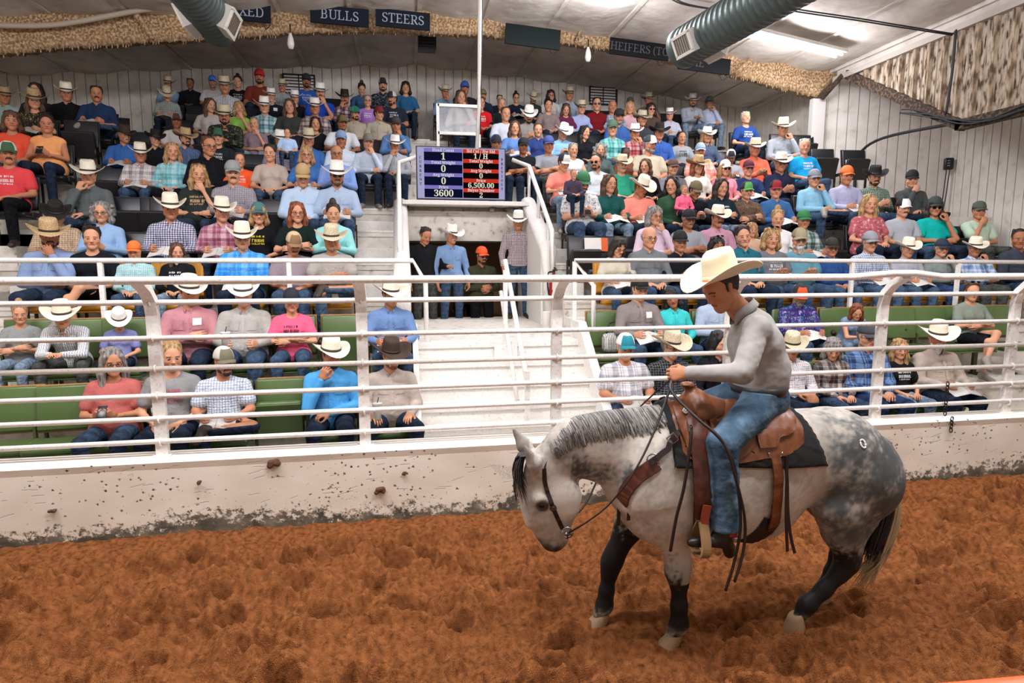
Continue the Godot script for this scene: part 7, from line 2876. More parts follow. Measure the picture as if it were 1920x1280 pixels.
func make_crowd_rows() -> void:
	sit(0, -2.77, 1.21, "F phone hgl s#b8655f S pj G y25 kb", "woman with grey hair and glasses in dusty pink T-shirt", "phone")
	sit(0, -2.24, 1.25, "g lap hlp s#8a8a88 S pd y20 T#b44a5c", "fair-haired girl in grey T-shirt behind the fence post", "")
	sit(0, -1.77, 1.18, "m paper xankle K#c9c5ba#6d6a52 s#g#e4e8ea#4f6f9a S pd y30 Bd kb", "man in khaki and white cap and multicoloured check shirt", "paper")
	sit(0, -0.74, 1.23, "m chinr Hc1 hds Bd s#4f9fd6 L pd y25 kb", "bearded man in cream hat and bright blue shirt", "")
	seat(0, -1.26, "empty green seat beside the man in khaki and white cap and multicoloured check shirt", true)
	sit(0, -0.14, 1.20, "M wide Hb2 hrs Br s#b5a89c L pd y20", "ginger-bearded man in dark brown hat and tan shirt", "cup:foam cup")
	sit(0, 2.42, 1.22, "M paper K#eceae4#1f7f8f s#p#eceae8#8f8f99#55555f S pj y-5 kb", "man in teal and white cap and grey plaid shirt", "paper")
	sit(0, 2.95, 1.22, "m lap Hs2 hgs G Mw s#g#1c1d20#8b9094 L pd y15", "man in straw hat and glasses in black check shirt", "")
	sit(0, 3.54, 1.24, "f lap hkl s#1d1c20 L pk y10", "young woman with long black hair in a dark top", "")
	sit(0, 4.46, 1.18, "m leg Hs hgs s#g#ece9e6#9a93a8 L pd y-15 kb", "man in straw hat and white windowpane check shirt", "")
	seat(0, 4.00, "empty green seat beside the young woman with long black hair in a dark top", true)
	sit(0, 5.00, 1.16, "f lap hgB s#p#3a3334#c9c2b8#8f2a30 L pj y-25 D", "grey-haired woman in red black and cream plaid jacket", "")
	sit(0, 5.45, 1.28, "m lap K#3d4247 hgs G s#p#1f3358#7a9cc6#d7e0ec L pu y-5", "man in dark grey cap and glasses in blue plaid", "")
	sit(0, 5.90, 1.12, "g lap hll s#17181b S pl y-15 T#e8e8e8", "blonde girl in black T-shirt with white lettering", "")
	sit(0, 6.43, 1.25, "M paper Hc2 hws Ww s#ab9d90 L pd y-20 kb", "white-bearded man in cream hat and tan shirt", "paper")
	sit(1, -3.92, 1.04, "g cross hlu s#8b8f8c S pl y20", "smiling girl with blonde topknot in grey T-shirt", "")
	sit(1, -3.44, 1.02, "b lean Hc2 hbs s#s#e7e5e1#7f8796 L pg y10", "boy in huge cream hat and striped white shirt", "")
	sit(1, -2.98, 0.97, "g lap Hw1 hbs s#8088b8 S pd D y15", "child in white hat and periwinkle T-shirt", "")
	sit(1, -2.28, 1.25, "m cross Hc1 hds s#b98186 L pd y25 Q", "man in pale hat and dusty rose shirt, arms folded", "")
	sit(1, -1.72, 1.22, "M paper Hw1 hbs s#a9a69f L pj y5", "man in white hat and light grey shirt holding a cup", "cup:printed foam cup")
	sit(1, -1.22, 1.14, "f cross K#1a2233#22242c hbs s#e8607f S pj y10 T#1d1d22", "young woman in navy cap and bright pink T-shirt", "")
	sit(1, -0.14, 1.20, "m paper Hc2 hbs s#6c88b4 L pj y20 kb", "man in wide cream hat and blue western shirt", "paper")
	seat(1, -0.68, "empty green seat beside the young woman in navy cap and bright pink T-shirt", true)
	sit(1, 2.86, 1.24, "m paper K#191919 hds s#857d79 L pj y5 Q", "young man in black cap and taupe shirt with name tag", "paper")
	sit(1, 3.32, 1.13, "f lap hkB s#3fc0bf L pj R16 y-15 kc", "black-haired woman in aqua shirt, head tilted", "")
	sit(1, 3.90, 1.20, "m leg hbs s#a9b8cc L pd y-10", "man in pale blue shirt behind the rider's face", "")
	sit(1, 5.04, 1.16, "M paper K#2b2a2c#e05a28 hgp Wg s#f#3b2f6a#1f8fb0#c9b8d8 L pj D y-15 kb", "man in orange and black cap and purple patterned shirt", "paper")
	seat(1, 4.47, "empty green seat beside the man in pale blue shirt behind the rider's face", false)
	sit(1, 5.74, 0.96, "g lean hrl s#7d93b0 N pl D y-20", "long red-haired girl in denim dress bending forward", "")
	sit(1, 7.65, 1.17, "f cross hbs A s#7e8679 S pkh xleg y-20", "woman in grey-green T-shirt and shorts, legs crossed", "")
	seat(1, 6.22, "empty green seat beside the long red-haired girl in denim dress bending forward", false)
	seat(1, 6.70, "empty green seat second along from the long red-haired girl in denim dress bending forward", false)
	seat(1, 7.18, "empty green seat beside the woman in grey-green T-shirt and shorts, legs crossed", false)
	sit(2, -3.98, 1.24, "M chin Ht2 hds Bd s#7f93b5 L pd y20 kc", "heavy man in tan hat and grey blue shirt", "")
	sit(2, -3.54, 1.22, "f lap hds A s#15181d S pkh xleg y15", "woman in black T-shirt and shorts, sunglasses on head", "")
	sit(2, -3.09, 1.06, "b lap K#d9712e hls s#g#8fc3c4#e3f0ee L pj y5", "boy in orange cap and aqua check shirt", "")
	sit(2, -2.63, 1.06, "g lap hbl s#17191c L pl y20 T#e6e6e6", "small girl with light brown hair in black top", "")
	sit(2, -1.89, 1.23, "M paper Hc hgs G s#p#2f86cf#7fb8ea#1c5c9c L pd y10", "old man in cream hat, blue plaid shirt and braces", "paper")
	sit(2, -1.31, 1.17, "M lap K#c3ad85#8a6a4a hbs Mb s#8f8087 S pj D kb", "man in tan mesh cap and mauve polo, looking down", "")
	sit(2, -0.85, 1.21, "m cross Hs2 hgs Og s#a39f97 S pm xankle y5 kb", "goateed man in straw hat and grey shirt, ankle crossed", "")
	sit(2, 2.84, 1.15, "f paper hdB G s#c4bda8 S pj D y15", "brown-haired woman in cream T-shirt reading a catalogue", "paper")
	sit(2, 3.30, 1.27, "m lap hwx s#6f7376 L pj G y5", "old balding man in dark grey button shirt", "")
	sit(2, 3.75, 1.21, "m phone K#16181c hds s#16191d L pd kb y-5", "man in black cap and black pullover", "")
	sit(2, 4.29, 1.16, "g lap hkB A s#55b7b4 S pd y0 kc", "dark-haired boyish child in aqua top, sunglasses on head", "")
	sit(2, 4.71, 1.30, "F lap hdp s#23616f L pd y-15 R8", "woman with tied dark hair in dark teal top", "")
	sit(2, 5.12, 1.27, "F phone hlB A s#6b6b70 S pj y-10 T#dcdce0", "blonde woman in grey lettered T-shirt, sunglasses on head", "")
	sit(2, 5.56, 1.25, "M phone K#8b8264#9a9272 Ww G s#5c8c99 S pj", "white-bearded man in camouflage cap and teal T-shirt", "")
	sit(2, 6.08, 1.14, "M lap K#2b2620 hgs G s#2a4a80 L pm kb", "old man in dark brown cap and navy blue shirt", "")
	sit(2, 6.69, 1.22, "m paper K#8f9396 hgs G s#c#e6e9ec#5b6f93 L pm y-8", "man in grey cap and glasses in navy gingham shirt", "paper")
	sit(2, 7.32, 1.13, "m paper Hc hgs s#a3a5ae L pm y-5", "man in cream hat and pale grey lilac shirt", "paper")
	sit(2, 7.90, 1.14, "m chin K#1f2a3a hgs G s#7f8a84 L pu y-12", "man in navy cap and glasses in grey shirt", "")
	sit(2, 8.48, 1.15, "M chin Hc1 hgs G s#p#c9d5e6#4a6ca0#ffffff L pg y-15 kb", "man in cream hat and pale blue plaid shirt", "")
	sit(2, 9.28, 1.29, "m lap hds s#3a3f4a L pj y-30 kc", "sunburnt man at the end by the side wall", "")
	sit(3, -4.27, 1.17, "M paper Hk hgs s#g#c9b294#7a5a44 L pd D y15", "man in black hat and beige plaid, reading", "paper")
	sit(3, -3.75, 1.20, "F phone hgc G s#8fb0d4 L pg y5", "woman with curly grey hair in light blue shirt", "phone")
	sit(3, -2.94, 1.26, "m paper Hc hbs s#c#e6e4ea#2d2f52 L pj y15 kb", "man in cream hat and navy gingham shirt, writing", "paper")
	seat(3, -3.34, "empty black seat beside the woman with curly grey hair in light blue shirt", true)
	sit(3, -2.32, 1.23, "m paper Hc hbs s#p#8a4a5e#d9b9bd#4a2636 L pd y20", "man in cream hat and maroon plaid shirt", "paper")
	sit(3, -1.86, 1.20, "f lap hlB K#3f6a68 s#131316 S pj y10 T#d8c23a", "blonde woman in green cap and black T-shirt", "")
	sit(3, -1.37, 1.23, "f cross hrl G s#15221f S pj y10", "woman with auburn hair and glasses in dark green T-shirt", "")
	sit(3, -0.90, 1.22, "f phone hdu s#8fd0cc L pj y5", "woman with curly updo in mint long-sleeved top", "")
	sit(3, 3.70, 1.25, "F chin hgB G s#d3bcc9 L pj y10", "grey-haired woman in glasses and lilac top", "")
	seat(3, 2.68, "empty black seat fifth along from the woman with curly updo in mint long-sleeved top", true)
	seat(3, 3.19, "empty black seat beside the grey-haired woman in glasses and lilac top", false)
	sit(3, 4.25, 1.20, "m cross K#1a1a1c hgs G Mg s#96999e S pd y0 kc", "old man in black cap and glasses, grey T-shirt", "")
	sit(3, 4.71, 1.23, "M lap Hc hds Md s#b98a9b L pd y5 kb", "man in cream hat and pink western shirt", "")
	sit(3, 5.29, 1.06, "b lap hlB s#c9a58c S pj y-5", "small sandy-haired child in beige top", "")
	sit(3, 5.73, 1.23, "f lap hlu s#e6e4e2 S pd y-20", "blonde woman with loose bun in white T-shirt", "")
	sit(3, 6.17, 1.21, "m paper K#2f7a4a hbs s#p#3d5550#c2cdc9#1f2c2a L pj y-15 kb", "man in green and white cap and green grey plaid", "paper")
	sit(3, 7.30, 1.28, "F lap hll s#f#b05c62#e9c9c4#8c3f48 S pd y-10", "blonde woman in red and pink patterned blouse", "")
	seat(3, 6.73, "empty black seat beside the man in green and white cap and green grey plaid", true)
	sit(3, 7.91, 1.22, "m lap K#17181b#e7e7e7 hbs Mb s#a9adb3 S pj y-5", "moustached young man in black and white cap and grey T-shirt", "")
	sit(3, 8.51, 1.25, "m chin K#2f3a35 hdl GS s#12b0a6 S pd y-20 kb", "man in turquoise polo shirt, chin on hand", "")
	sit(3, 9.35, 1.20, "m chinr K#4b5145 hbs s#b9cdb4 S pg y-20 kb", "man in olive cap and pale green shirt, hand at mouth", "")
	seat(3, 8.93, "empty black seat beside the man in turquoise polo shirt, chin on hand", true)
	sit(4, -5.18, 1.23, "m lap K#d8dccf#3c5a3c hds Md s#d9474b S pk y20 kb T#efdede", "man in white and green cap and coral red T-shirt", "")
	sit(4, -4.22, 1.23, "m chinr Hc2 hds s#59605f L pj y10", "man in cream hat and charcoal shirt, hand at mouth", "")
	sit(4, -2.81, 1.27, "F chin hll A s#2a302d S pj y15 T#c9a57c", "long-haired woman in dark printed T-shirt, hand at mouth", "")
	seat(4, -3.75, "empty black seat beside the man in cream hat and charcoal shirt", true)
	seat(4, -3.28, "empty black seat beside the long-haired woman in dark printed T-shirt, hand at mouth", false)
	sit(4, -2.35, 1.31, "m paper K#8d8f8c hbs Mb s#g#a09a9f#6d6a74 L pd y10", "moustached man in grey cap and grey check shirt", "paper")
	sit(4, -1.39, 1.29, "M lap K#b59a6d hgs s#b4cbe0 L pj D y5", "man in tan cap and pale blue fishing shirt", "")
	seat(4, -1.87, "empty black seat beside the moustached man in grey cap and grey check shirt", true)
	sit(4, -0.91, 1.30, "m paper Hw2 hbs Bb GS s#a4b6cc L pj y5 kb", "bearded man in white hat with sunglasses on shirt", "paper")
	sit(4, 2.60, 1.36, "b lap hls s#4a3f4f L pd y10", "baby on the lap of the woman in salmon", "", true)
	sit(4, 2.81, 1.29, "M phone K#3f7a52 hds Bd s#f#dcdcd8#3b4450#8d949c S pj D y10", "bearded man in green cap and white print shirt", "phone")
	sit(4, 3.27, 1.27, "f paper hbl s#1f5450 L pl y10", "brown-haired woman in pink top and dark green cardigan", "paper")
	sit(4, 3.77, 1.23, "M paper Hc2 hrs s#f08d7c S pd D y25 kb", "man in big cream hat and coral shirt, head bowed", "paper")
	sit(4, 4.35, 1.27, "f lap hkl s#31533c L pd y-35", "black-haired woman in green jacket holding a toddler", "")
	sit(4, 4.41, 1.16, "g lap hlp s#ee6a8a L pd y5", "blonde toddler in hot pink top on a lap", "", true)
	sit(4, 4.71, 1.20, "m phone K#6d6348 hds s#17191d L pj D y10 kb", "man in olive cap and black T-shirt, looking at phone", "phone")
	sit(4, 5.19, 1.25, "f cross hdl s#1b2b36 L pl y5 T#dfe6e6", "girl with very long dark hair in dark lettered shirt", "")
	sit(4, 5.65, 1.20, "b cross K#2c2c2b#5aa04f hbs s#f#6a5646#8d7763#3f3126 L pd y-5", "boy in green and black cap and brown print shirt", "")
	sit(4, 6.19, 1.23, "m paper K#18181a#8f1c27 hgs s#3e6a9c L pk y-20", "man in red and black cap and blue shirt", "paper")
	sit(4, 6.88, 1.21, "m chin K#8b9199 hgs G s#8cc0d8 L pj xankle y-10", "man in grey cap and light blue shirt, ankle on knee", "")
	sit(4, 7.49, 1.27, "m paper K#f0773c hbs s#b3b4d0 L pj y-10 kb", "man in bright orange cap and lilac shirt", "paper")
	sit(4, 8.03, 1.26, "m phone Hk hds Bd s#c#26302c#b7d0ba L pj y-10", "man in black hat and green check shirt", "")
	sit(4, 8.78, 1.24, "m chinr K#161719 hds s#4b5050 L pd xankle y-25", "man in black cap and charcoal hooded top, leg raised", "")
	sit(5, -5.53, 1.24, "F lap hbB s#e2563c S pl y20 kb", "woman in red orange top and light jeans", "")
	sit(5, -5.07, 1.21, "F phone hdp A s#efa468 N pd y15 kb", "woman in orange vest, sunglasses pushed up", "phone")
	sit(5, -3.84, 1.15, "M paper Hc hgs s#p#dcd6d0#77727c#a78d86 L pj y15 kb", "man in cream hat and beige grey plaid shirt", "paper")
	seat(5, -4.45, "empty black seat beside the woman in orange vest, sunglasses pushed up", true)
	sit(5, -3.39, 1.20, "f lap hll s#p#6fb2b8#b8d8d8#3f7f8c L pk y15", "woman with long blonde curls in aqua plaid overshirt", "")
	sit(5, -2.88, 1.31, "M lap hbs G s#14161a L pk y30 kb", "broad man with short hair and glasses in black shirt", "")
	sit(5, -2.43, 1.10, "b lap hbs s#ef5a2c S pj y10 T#f6d9cc", "boy in bright orange T-shirt", "")
	sit(5, -1.98, 1.22, "f lap hdp s#b8a89b S pj y-5", "dark-haired woman in beige button blouse", "")
	sit(5, -1.44, 1.21, "f paper hlB G s#3d6aa6 S pj y5", "woman with blonde fringe and glasses in blue blouse", "paper")
	sit(5, -0.98, 1.24, "m phone hgx G s#7e9ad0 L pj y5 kb", "balding man with glasses in periwinkle blue shirt", "")
	sit(5, 2.71, 1.21, "f paper K#26272b#d9d6d0 hbs s#f08a7a S pl D y15", "woman in black and white cap and salmon polo", "paper")
	sit(5, 3.32, 1.23, "m lap hds Bd GS s#d4dbe0 L pj y-35", "dark-bearded man with sunglasses in white fishing shirt", "")
	sit(5, 3.76, 1.19, "M lap Hs hgs Mg s#2f9878 S pd y5", "man in straw hat and sea green shirt", "")
	sit(5, 4.21, 1.18, "f lap hbl s#18181b L pk y-35", "woman with long wavy brown hair in black top", "")
	sit(5, 4.70, 1.17, "b lap K#5a4636 hbs s#85868c S pd y0", "teenager in dark brown cap and grey T-shirt", "")
	sit(5, 5.16, 1.21, "f lap Ht2 hrl s#ece8dc S pj y5", "woman in tan hat and cream T-shirt, red braid", "")
	sit(5, 5.68, 1.18, "f lap K#e8e4dc hll GS s#f09aa8 L pj y0", "blonde woman in white cap, sunglasses and pink top", "")
	sit(5, 6.14, 1.19, "m paper K#5c2430 hbs G s#2c3d68 S pj y-10", "man in maroon cap and glasses in navy shirt", "paper")
	sit(5, 6.77, 1.57, "m phone Hc1 hgs G s#2a3048 L pd y-10 kb", "man in cream hat and glasses with navy vest", "")
	sit(5, 7.23, 1.24, "F lap hws s#1f9fdc S pj y-15 T#f2f6fa", "white-haired woman in vivid blue T-shirt", "")
	sit(6, -5.61, 1.19, "f paper Ht2 hbl s#f#2a2620#b59a62#6b6a4a S pk y20", "woman in tan hat and black gold print top", "paper")
	sit(6, -4.36, 1.16, "M paper Hb1 hgs Mw s#3a67a8 L pd kb", "white-moustached man in dark brown hat and denim shirt", "paper")
	sit(6, -3.90, 1.11, "m lap Hk hgs s#18181b L pk y30", "man in black hat and black shirt", "")
	sit(6, -3.45, 1.14, "m lap Ht2 hds Bd s#s#31476b#8294b4 L pd y35", "man in tan hat and striped navy shirt, turned aside", "")
	sit(6, -2.94, 1.18, "M lap K#15181a#2c5a46 hds s#23282a S pk y10 T#cfd4d4", "person in black and green cap and dark T-shirt", "")
	sit(6, -1.96, 1.16, "M lap Hw hgs s#c#cfcad2#40394f S pk y10 kb", "man in white hat and purple spotted shirt", "")
	seat(6, -2.45, "empty black seat beside the person in black and green cap and dark T-shirt", true)
	sit(6, -1.80, 1.23, "b lap hds s#a9c6e6 S pj y10", "little dark-haired boy in pale blue shirt", "", true)
	sit(6, -1.50, 1.19, "M lap Hs2 hgs s#3b67a6 L pd y5 kb", "man in straw hat and royal blue shirt", "")
	sit(6, -0.97, 1.20, "m lap K#7d96b8 hds s#cbd8e4 L pd y0 kc", "youth in pale blue cap and white shirt", "")
	sit(6, -0.52, 1.17, "m chin K#76746a hds s#c3d0e0 L pd y5", "young man in grey green cap and white shirt", "")
	sit(6, -0.07, 1.14, "m chinr Hw2 hbs s#a9abb0 L pd y5 kb", "man in white hat and light grey shirt, sunglasses hanging", "")
	sit(6, 1.70, 1.22, "M lap K#23407a#1b1b1f hbs Ob s#17181c S pd kb", "goateed man in blue cap behind the screen corner", "")
	sit(6, 2.19, 1.19, "M cross K#17191c hks s#17181b S pd kc", "man in black cap and black T-shirt, arms folded", "")
	sit(6, 2.66, 1.23, "m cross K#3d4f8a hds s#82858a S pg kb", "man in blue cap and grey T-shirt, arms folded", "")
	sit(6, 3.12, 1.16, "f lap hgp s#e3e3e6 N pd", "grey-haired woman in white sleeveless top", "")
	sit(6, 3.63, 1.17, "f lap hgc s#4a5a55 L pd y-5", "woman with wild grey hair between two men", "")
	sit(6, 4.12, 1.12, "f lap hks s#6a4030 L pd ke y0", "dark-skinned young person in brown jacket", "")
	sit(6, 4.58, 1.33, "M lap K#3a4148#cfcabd hgs Bg s#b9ae96 S pt kb y25", "heavy grey-bearded man in grey cap and cream shirt", "")
	sit(6, 5.61, 1.21, "M lap K#93a5b4 hbs Bb s#p#f07f6f#f8c4b8#d45a4c S pj kb", "man in pale blue cap and coral plaid shirt", "")
	seat(6, 5.10, "empty black seat beside the heavy grey-bearded man in grey cap and cream shirt", true)
	sit(6, 6.23, 1.13, "m phone K#d8d5cf#26262a hds Bd s#9b9da2 S pj D kb", "man in black mesh cap and grey T-shirt, head down", "phone")
	sit(6, 6.73, 1.67, "m phone Hs1 hws s#ea6e54 L pg y-10 kb", "man in straw hat and coral orange shirt", "")
	sit(6, 7.30, 1.27, "m chin Hs2 hds s#9ca3a8 L pj y-15", "man in straw hat and grey shirt, hand at mouth", "")
	sit(7, -5.96, 1.22, "f lap hkl s#2a2624 L pk y5", "smiling woman with long black hair in dark jacket", "")
	sit(7, -5.51, 1.21, "m lap Hc hds s#17161a L pk y15 kb", "man in cream hat and black shirt", "")
	sit(7, -5.05, 1.22, "m paper hds Md s#27395c L pj xankle y15 kb", "dark-haired man in navy shirt, reading with leg crossed", "paper")
	sit(7, -3.81, 1.12, "m lap K#b9b2a6#5a2f28 hds s#cfcac6 S pd kc y10", "man in brown and white cap and white T-shirt", "")
	seat(7, -4.43, "empty black seat beside the dark-haired man in navy shirt, reading with leg crossed", true)
	sit(7, -2.98, 1.17, "m lean Hs2 hds Bd s#f#23261f#545a48#7a7a60 L pd y5 kb", "man in straw hat and dark print shirt, hands clasped", "")
	seat(7, -3.39, "empty black seat beside the man in brown and white cap and white T-shirt", true)
	sit(7, -2.52, 1.12, "f chin hgs s#8c7880 S pl y-10", "grey-haired woman in mauve top, cheek on hand", "")
	sit(7, -1.48, 1.16, "f lap hdl s#18181b N pd y5", "tattooed dark-haired woman in black sleeveless dress", "")
	seat(7, -2.00, "empty black seat beside the grey-haired woman in mauve top, cheek on hand", true)
	sit(7, -1.02, 1.17, "m knee K#4a4030#6a5a3c hks Od s#d9dde2 S pj kc", "goateed man in camouflage cap and white shirt", "")
	sit(7, -0.05, 1.19, "m chin K#3b3836 hgs s#5f86b8 L pj kb y0", "man in dark cap and blue shirt, hand at mouth", "")
	seat(7, -0.53, "empty black seat beside the goateed man in camouflage cap and white shirt", true)
	sit(7, 2.18, 1.22, "f paper hbl s#5f85bd S pd y0", "woman with long brown hair in blue top", "paper")
	sit(7, 2.64, 1.20, "f lap hbs s#2c3f72 L pj y-5", "short-haired woman in navy blue sweatshirt", "")
	sit(7, 3.11, 1.18, "m phone Hw hgs s#8fbbe0 L pd D y15", "man in white hat and sky blue shirt", "phone")
	sit(7, 3.56, 1.19, "f lap hkl s#17181b L pk y25", "woman with long black hair in black jacket", "")
	sit(7, 4.14, 1.28, "f lap K#4c6a52 hgs s#p#3f8f8c#a8d0c8#1d5c5c L pj y-10", "woman in green cap and teal plaid shirt", "")
	sit(7, 4.60, 1.22, "m chin Hw1 hds s#p#9a3238#d7c1ba#4a1a1e L pd y-5 kb", "man in white hat and red plaid shirt", "cup:white foam cup")
	sit(7, 5.11, 1.24, "m lap Hk2 hds s#35589c L pd y0 kb", "man in black hat and royal blue shirt", "")
	sit(7, 5.59, 1.16, "f lap hds s#8d9294 S pd kb y-5 T#2c2f31", "dark-haired girl in grey printed T-shirt", "")
	sit(7, 6.13, 1.21, "g lap Hw hll s#46536a L pd y0", "blonde child in white hat and denim shirt", "")
	sit(7, 6.98, 1.20, "g lap hws s#24407c S pd y-5 U T#e2e6f2", "fair pale child in royal blue printed T-shirt", "")
	seat(7, 6.55, "empty black seat beside the blonde child in white hat and denim shirt", true)
	sit(8, -6.88, 1.20, "m lap Ht1 hbs s#a3bdb4 L pd kb y25", "man in tan hat and mint shirt at the aisle end", "")
	sit(8, -3.48, 1.19, "f lap hbl s#b9b3ae S pj y35", "woman with light brown hair in white T-shirt", "")
	seat(8, -6.32, "empty black seat beside the man in tan hat and mint shirt at the aisle end", true)
	seat(8, -5.75, "empty black seat second along from the man in tan hat", false)
	seat(8, -5.18, "empty black seat third along from the man in tan hat", true)
	seat(8, -4.05, "empty black seat beside the woman with light brown hair in white T-shirt", true)
	sit(8, -2.96, 1.16, "f chin hlB s#8fbf58 N pj y15", "woman with curly blond bob in lime top", "")
	sit(8, -2.50, 1.21, "m lap Hw2 hws Ow s#p#4f7f86#cfe0e0#24474e L pd y5", "goateed man in white hat and teal plaid shirt", "")
	sit(8, -2.04, 1.23, "f lap hbl s#3c3d3c S pd y0", "woman with very long brown hair in charcoal T-shirt", "")
	sit(8, -1.58, 1.23, "m lap Hw hbs s#p#5a4646#d9cfc9#2f2426 L pd y5 kb", "man in white hat and brown white plaid shirt", "")
	sit(8, -0.84, 1.14, "M lap K#3faa7a#1f6f55 hds Bd s#b0a792 L pt y25", "bearded man in bright green cap and khaki shirt", "")
	sit(8, -0.39, 1.16, "m lap K#7a1f28 hds s#b6ae9b L pd y35", "man in dark red cap and khaki shirt, in profile", "")
	sit(8, 2.14, 1.26, "b lap hbs s#d5dae4 S pd y5", "brown-haired boy in white short-sleeved shirt", "")
	sit(8, 2.61, 1.26, "m phone Hw1 hds Bd s#94908a L pd D y0", "bearded man in white hat and grey shirt, head down", "")
	sit(8, 4.55, 1.29, "m lap K#232528 hgs Bg s#3f62a0 L pd y0 kb", "grey-bearded man in black cap and blue jacket", "")
	seat(8, 3.09, "empty black seat beside the bearded man in white hat and grey shirt", true)
	seat(8, 3.58, "empty black seat second along from the bearded man in white hat and grey shirt", false)
	seat(8, 4.07, "empty black seat beside the grey-bearded man in black cap and blue jacket", true)
	sit(8, 5.05, 1.27, "m lap Ho1 hds s#3b4044 L pd y10 kb", "man in grey hat and dark vest", "")
	sit(9, -4.46, 1.09, "m paper Hs2 hds s#c#dadccf#3f4646 L pd D y10", "man in straw hat and dark check shirt, head bowed", "paper")
	sit(9, -3.39, 1.31, "m lap Hs hgs Mg s#s#d8d8d8#4a505c L pd y5 kb", "man in straw hat and bold striped shirt", "")
	seat(9, -3.92, "empty black seat beside the man in straw hat and dark check shirt", true)
	sit(9, -2.52, 1.15, "m lap Hw1 hbs s#1d222c S pd y10 Q", "youth in white hat and black polo with name tag", "")
	seat(9, -2.95, "empty black seat beside the man in straw hat and bold striped shirt", true)
	sit(9, -2.06, 1.13, "g lap Hw hbs s#17181b S pd y5", "girl in white hat and black top", "")
	sit(9, -1.56, 1.26, "m chin Hw2 hbs Bb s#2b50c0 S pd y5", "man in white hat and vivid blue polo", "")
	sit(9, -1.08, 1.17, "m chinr Hk2 hds Bd s#p#4a2c36#c9bdbd#1f1a20 L pd y5 kb", "man in black hat and maroon plaid, cheek on hand", "")
	sit(9, -0.62, 1.14, "F lap hgs G s#a678c0 S pd y0 T#efe6f4", "blond woman with glasses in lavender T-shirt", "")
	sit(9, -0.10, 1.20, "M lap K#c9c7c2#2b2b30 hds Bd s#27303a S pd y-35 kb T#e6e6ea", "man in black and white cap and dark lettered T-shirt", "")
	sit(9, 1.31, 1.32, "f chin hbl s#cbc4bb L pd y5", "woman with long brown hair in cream top", "")
	sit(9, 1.74, 1.20, "f lap hbp s#d8242c S pd y0 T#f4e6e2", "girl in bright red T-shirt", "")
	sit(9, 2.19, 1.19, "F lap hgs s#1d2426 S pd y0", "grey-haired woman in black top", "")
	sit(9, 3.22, 1.21, "g lap hku s#8d7c78 S pd y-5", "small child with topknot", "")
	seat(9, 2.70, "empty black seat beside the grey-haired woman in black top", true)
	sit(9, 3.61, 1.15, "f lap hbl s#6a2c4c S pd y-5 D", "woman with long hair in maroon T-shirt", "")
	sit(9, 3.97, 1.19, "m lap Hs hbs s#a7b6e0 L pd y-5", "man in straw hat and periwinkle shirt", "")
	sit(9, 4.32, 1.29, "f lap hks GS s#7a1c24 L pd y-10", "person in dark maroon jacket and sunglasses", "")
	sit(9, 4.68, 1.25, "M lap hgx s#p#a9b4c4#5f6f8c#e2e6ec S pd y-5 kb", "balding man in pale plaid short-sleeved shirt", "")
	sit(9, 5.10, 1.24, "f lap hll s#e7b9c0 L pd y-20", "blonde woman in pale pink top", "")
	sit(9, 5.58, 1.23, "f lap hdB GS s#5a4a40 L pd y0", "woman in sunglasses and dark patterned top", "")
	sit(9, 6.04, 1.13, "m paper Hw1 hgs s#c6cad8 L pj y-20", "man in white hat reading a newspaper", "paper")
	sit(10, -4.69, 1.05, "m lap Hs2 hds s#7d93ac L pd y5 kc", "man in straw hat and grey blue shirt", "")
	sit(10, -4.26, 1.07, "m lap hks s#18191c L pk y5 kd", "dark-haired man in black shirt by the back wall", "")
	sit(10, -3.82, 1.12, "m lap K#2f6fd0 hgs Bg s#bfc0bc S pd y5 kc", "bearded man in bright blue cap and white T-shirt", "")
	sit(10, -3.32, 1.15, "f lap hdu s#1b1b1e S pd y0 T#d6d6d6", "woman with topknot in black V-neck top", "")
	sit(10, -2.88, 1.27, "M lap K#c22a2c hds Bd s#7d3626 S pd y0 kb", "bearded man in red cap and rust T-shirt", "")
	sit(10, -2.43, 1.10, "m lap Hs2 hgs s#s#d4d8dc#39445c L pd y0 kb", "man in straw hat and narrow striped shirt", "")
	sit(10, -1.93, 1.23, "m lap K#2a2c30 hds Bd s#2f62b8 S pd y5 kc T#cfd8ea", "bearded man in dark cap and blue T-shirt", "")
	sit(10, -0.78, 1.13, "f lap hdu s#3f5c80 L pd D y5", "woman with high bun in denim jacket", "")
	seat(10, -1.36, "empty black seat beside the bearded man in dark cap and blue T-shirt", true)
	sit(10, -0.32, 1.23, "m lap K#d7d5d0#26262b hds Bd s#f#22282f#6a7a8c#a0a8b0 L pd y0", "bearded man in black and white cap and patterned jacket", "")
	sit(10, 0.17, 1.20, "f lap hkB s#2f668f S pd y0", "woman with black bob and bright blue T-shirt", "")
	sit(10, 1.04, 1.14, "m chin Hs hgs s#c#4f79a8#b4cbe0 L pd kb y5", "man in straw hat and blue check shirt, hand on chest", "")
	sit(10, 1.48, 1.24, "m lap K#3d63a8 hbs s#2a2a2b S pd y0 kb", "man in blue cap and dark brown shirt", "")
	sit(10, 1.89, 1.11, "m lap K#1b1b1c#8d7a4a hrs Br s#23303f L pd y0", "ginger-bearded man in black cap", "")
	sit(10, 2.27, 1.04, "b lap hks s#20242c S pd y0", "young boy peering between two rows", "")
	sit(10, 2.65, 1.09, "f paper hku G s#1c2433 S pd y0", "woman with dark bun and glasses in navy top", "paper")
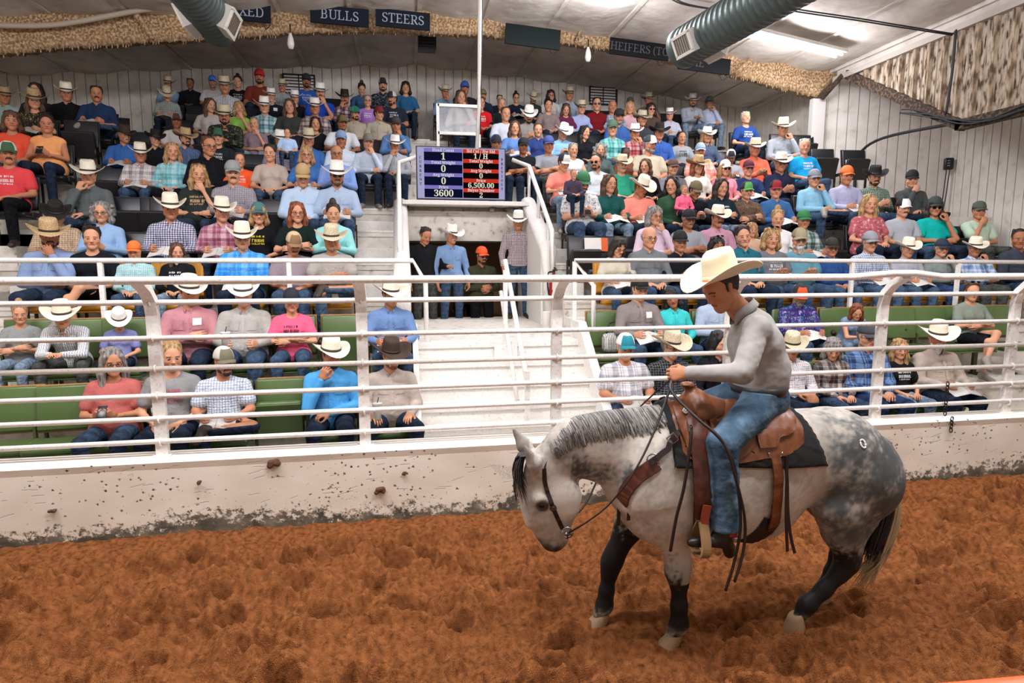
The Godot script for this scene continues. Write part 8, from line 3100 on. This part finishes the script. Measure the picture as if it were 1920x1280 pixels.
	sit(10, 3.04, 1.11, "m lap Ho2 hds Bd s#343b34 L pd D y5", "bearded man in pale hat and dark olive shirt", "")
	sit(10, 3.46, 1.18, "f lap hdB G s#d8d2c8 L pd y0", "dark-haired woman in white top and glasses", "")
	sit(10, 3.91, 1.23, "m lap Ho1 hds s#a9b6c4 L pd y-5 kb", "man in grey felt hat and pale shirt", "")
	sit(10, 5.38, 1.10, "m lap K#5a5f52 hds s#4d5444 S pd y15", "man in grey cap and olive shirt, face turned", "")
	seat(10, 4.40, "empty black seat beside the man in grey felt hat and pale shirt", true)
	seat(10, 4.89, "empty black seat beside the man in grey cap and olive shirt, face turned", false)
	sit(10, 5.84, 1.19, "m chin Hs2 hds s#6a5a50 S pd y0 kb", "man with straw hat pushed back, arm raised", "")
	sit(10, 6.86, 1.13, "m lean Hw2 hds Bd s#aab0ba L pl y-10 kb", "man in white hat and grey shirt, hands clasped", "")
	seat(10, 6.35, "empty black seat beside the man with straw hat pushed back, arm raised", true)
	sit(10, 7.40, 1.19, "m chin K#6c7474 hds s#c9d3e8 L pl y-15", "man in grey cap and white shirt holding a sign", "")
	seat(0, -3.72, "empty green seat at the frame edge beyond the wide one", false)
	seat(0, -3.28, "empty green seat beside the woman in dusty pink", false)
	seat(1, 2.50, "empty green seat holding the zebra print bag", false)
	seat(1, 8.25, "empty green seat beyond the woman in shorts", false)
	seat(3, 2.86, "empty black seat with papers over its back", false)
	seat(3, 3.30, "empty black seat between the papers and the lilac top", true)
	seat(4, -3.93, "empty black seat beside the man in the charcoal shirt", true)
	seat(4, -3.40, "empty black seat beside the dark printed T-shirt woman", true)
	seat(5, -4.40, "empty black seat behind the man in the charcoal shirt", true)
	seat(6, 8.30, "empty black seat highest against the white bay wall", true)
	seat(6, 9.00, "empty black seat with orange and white flyer against the bay wall", true)
	seat(7, 7.90, "empty black seat next to the white corner column", true)
	seat(6, -5.03, "empty black seat beside the woman in the orange vest", true)
	seat(7, 8.40, "empty black seat touching the white corner column", true)
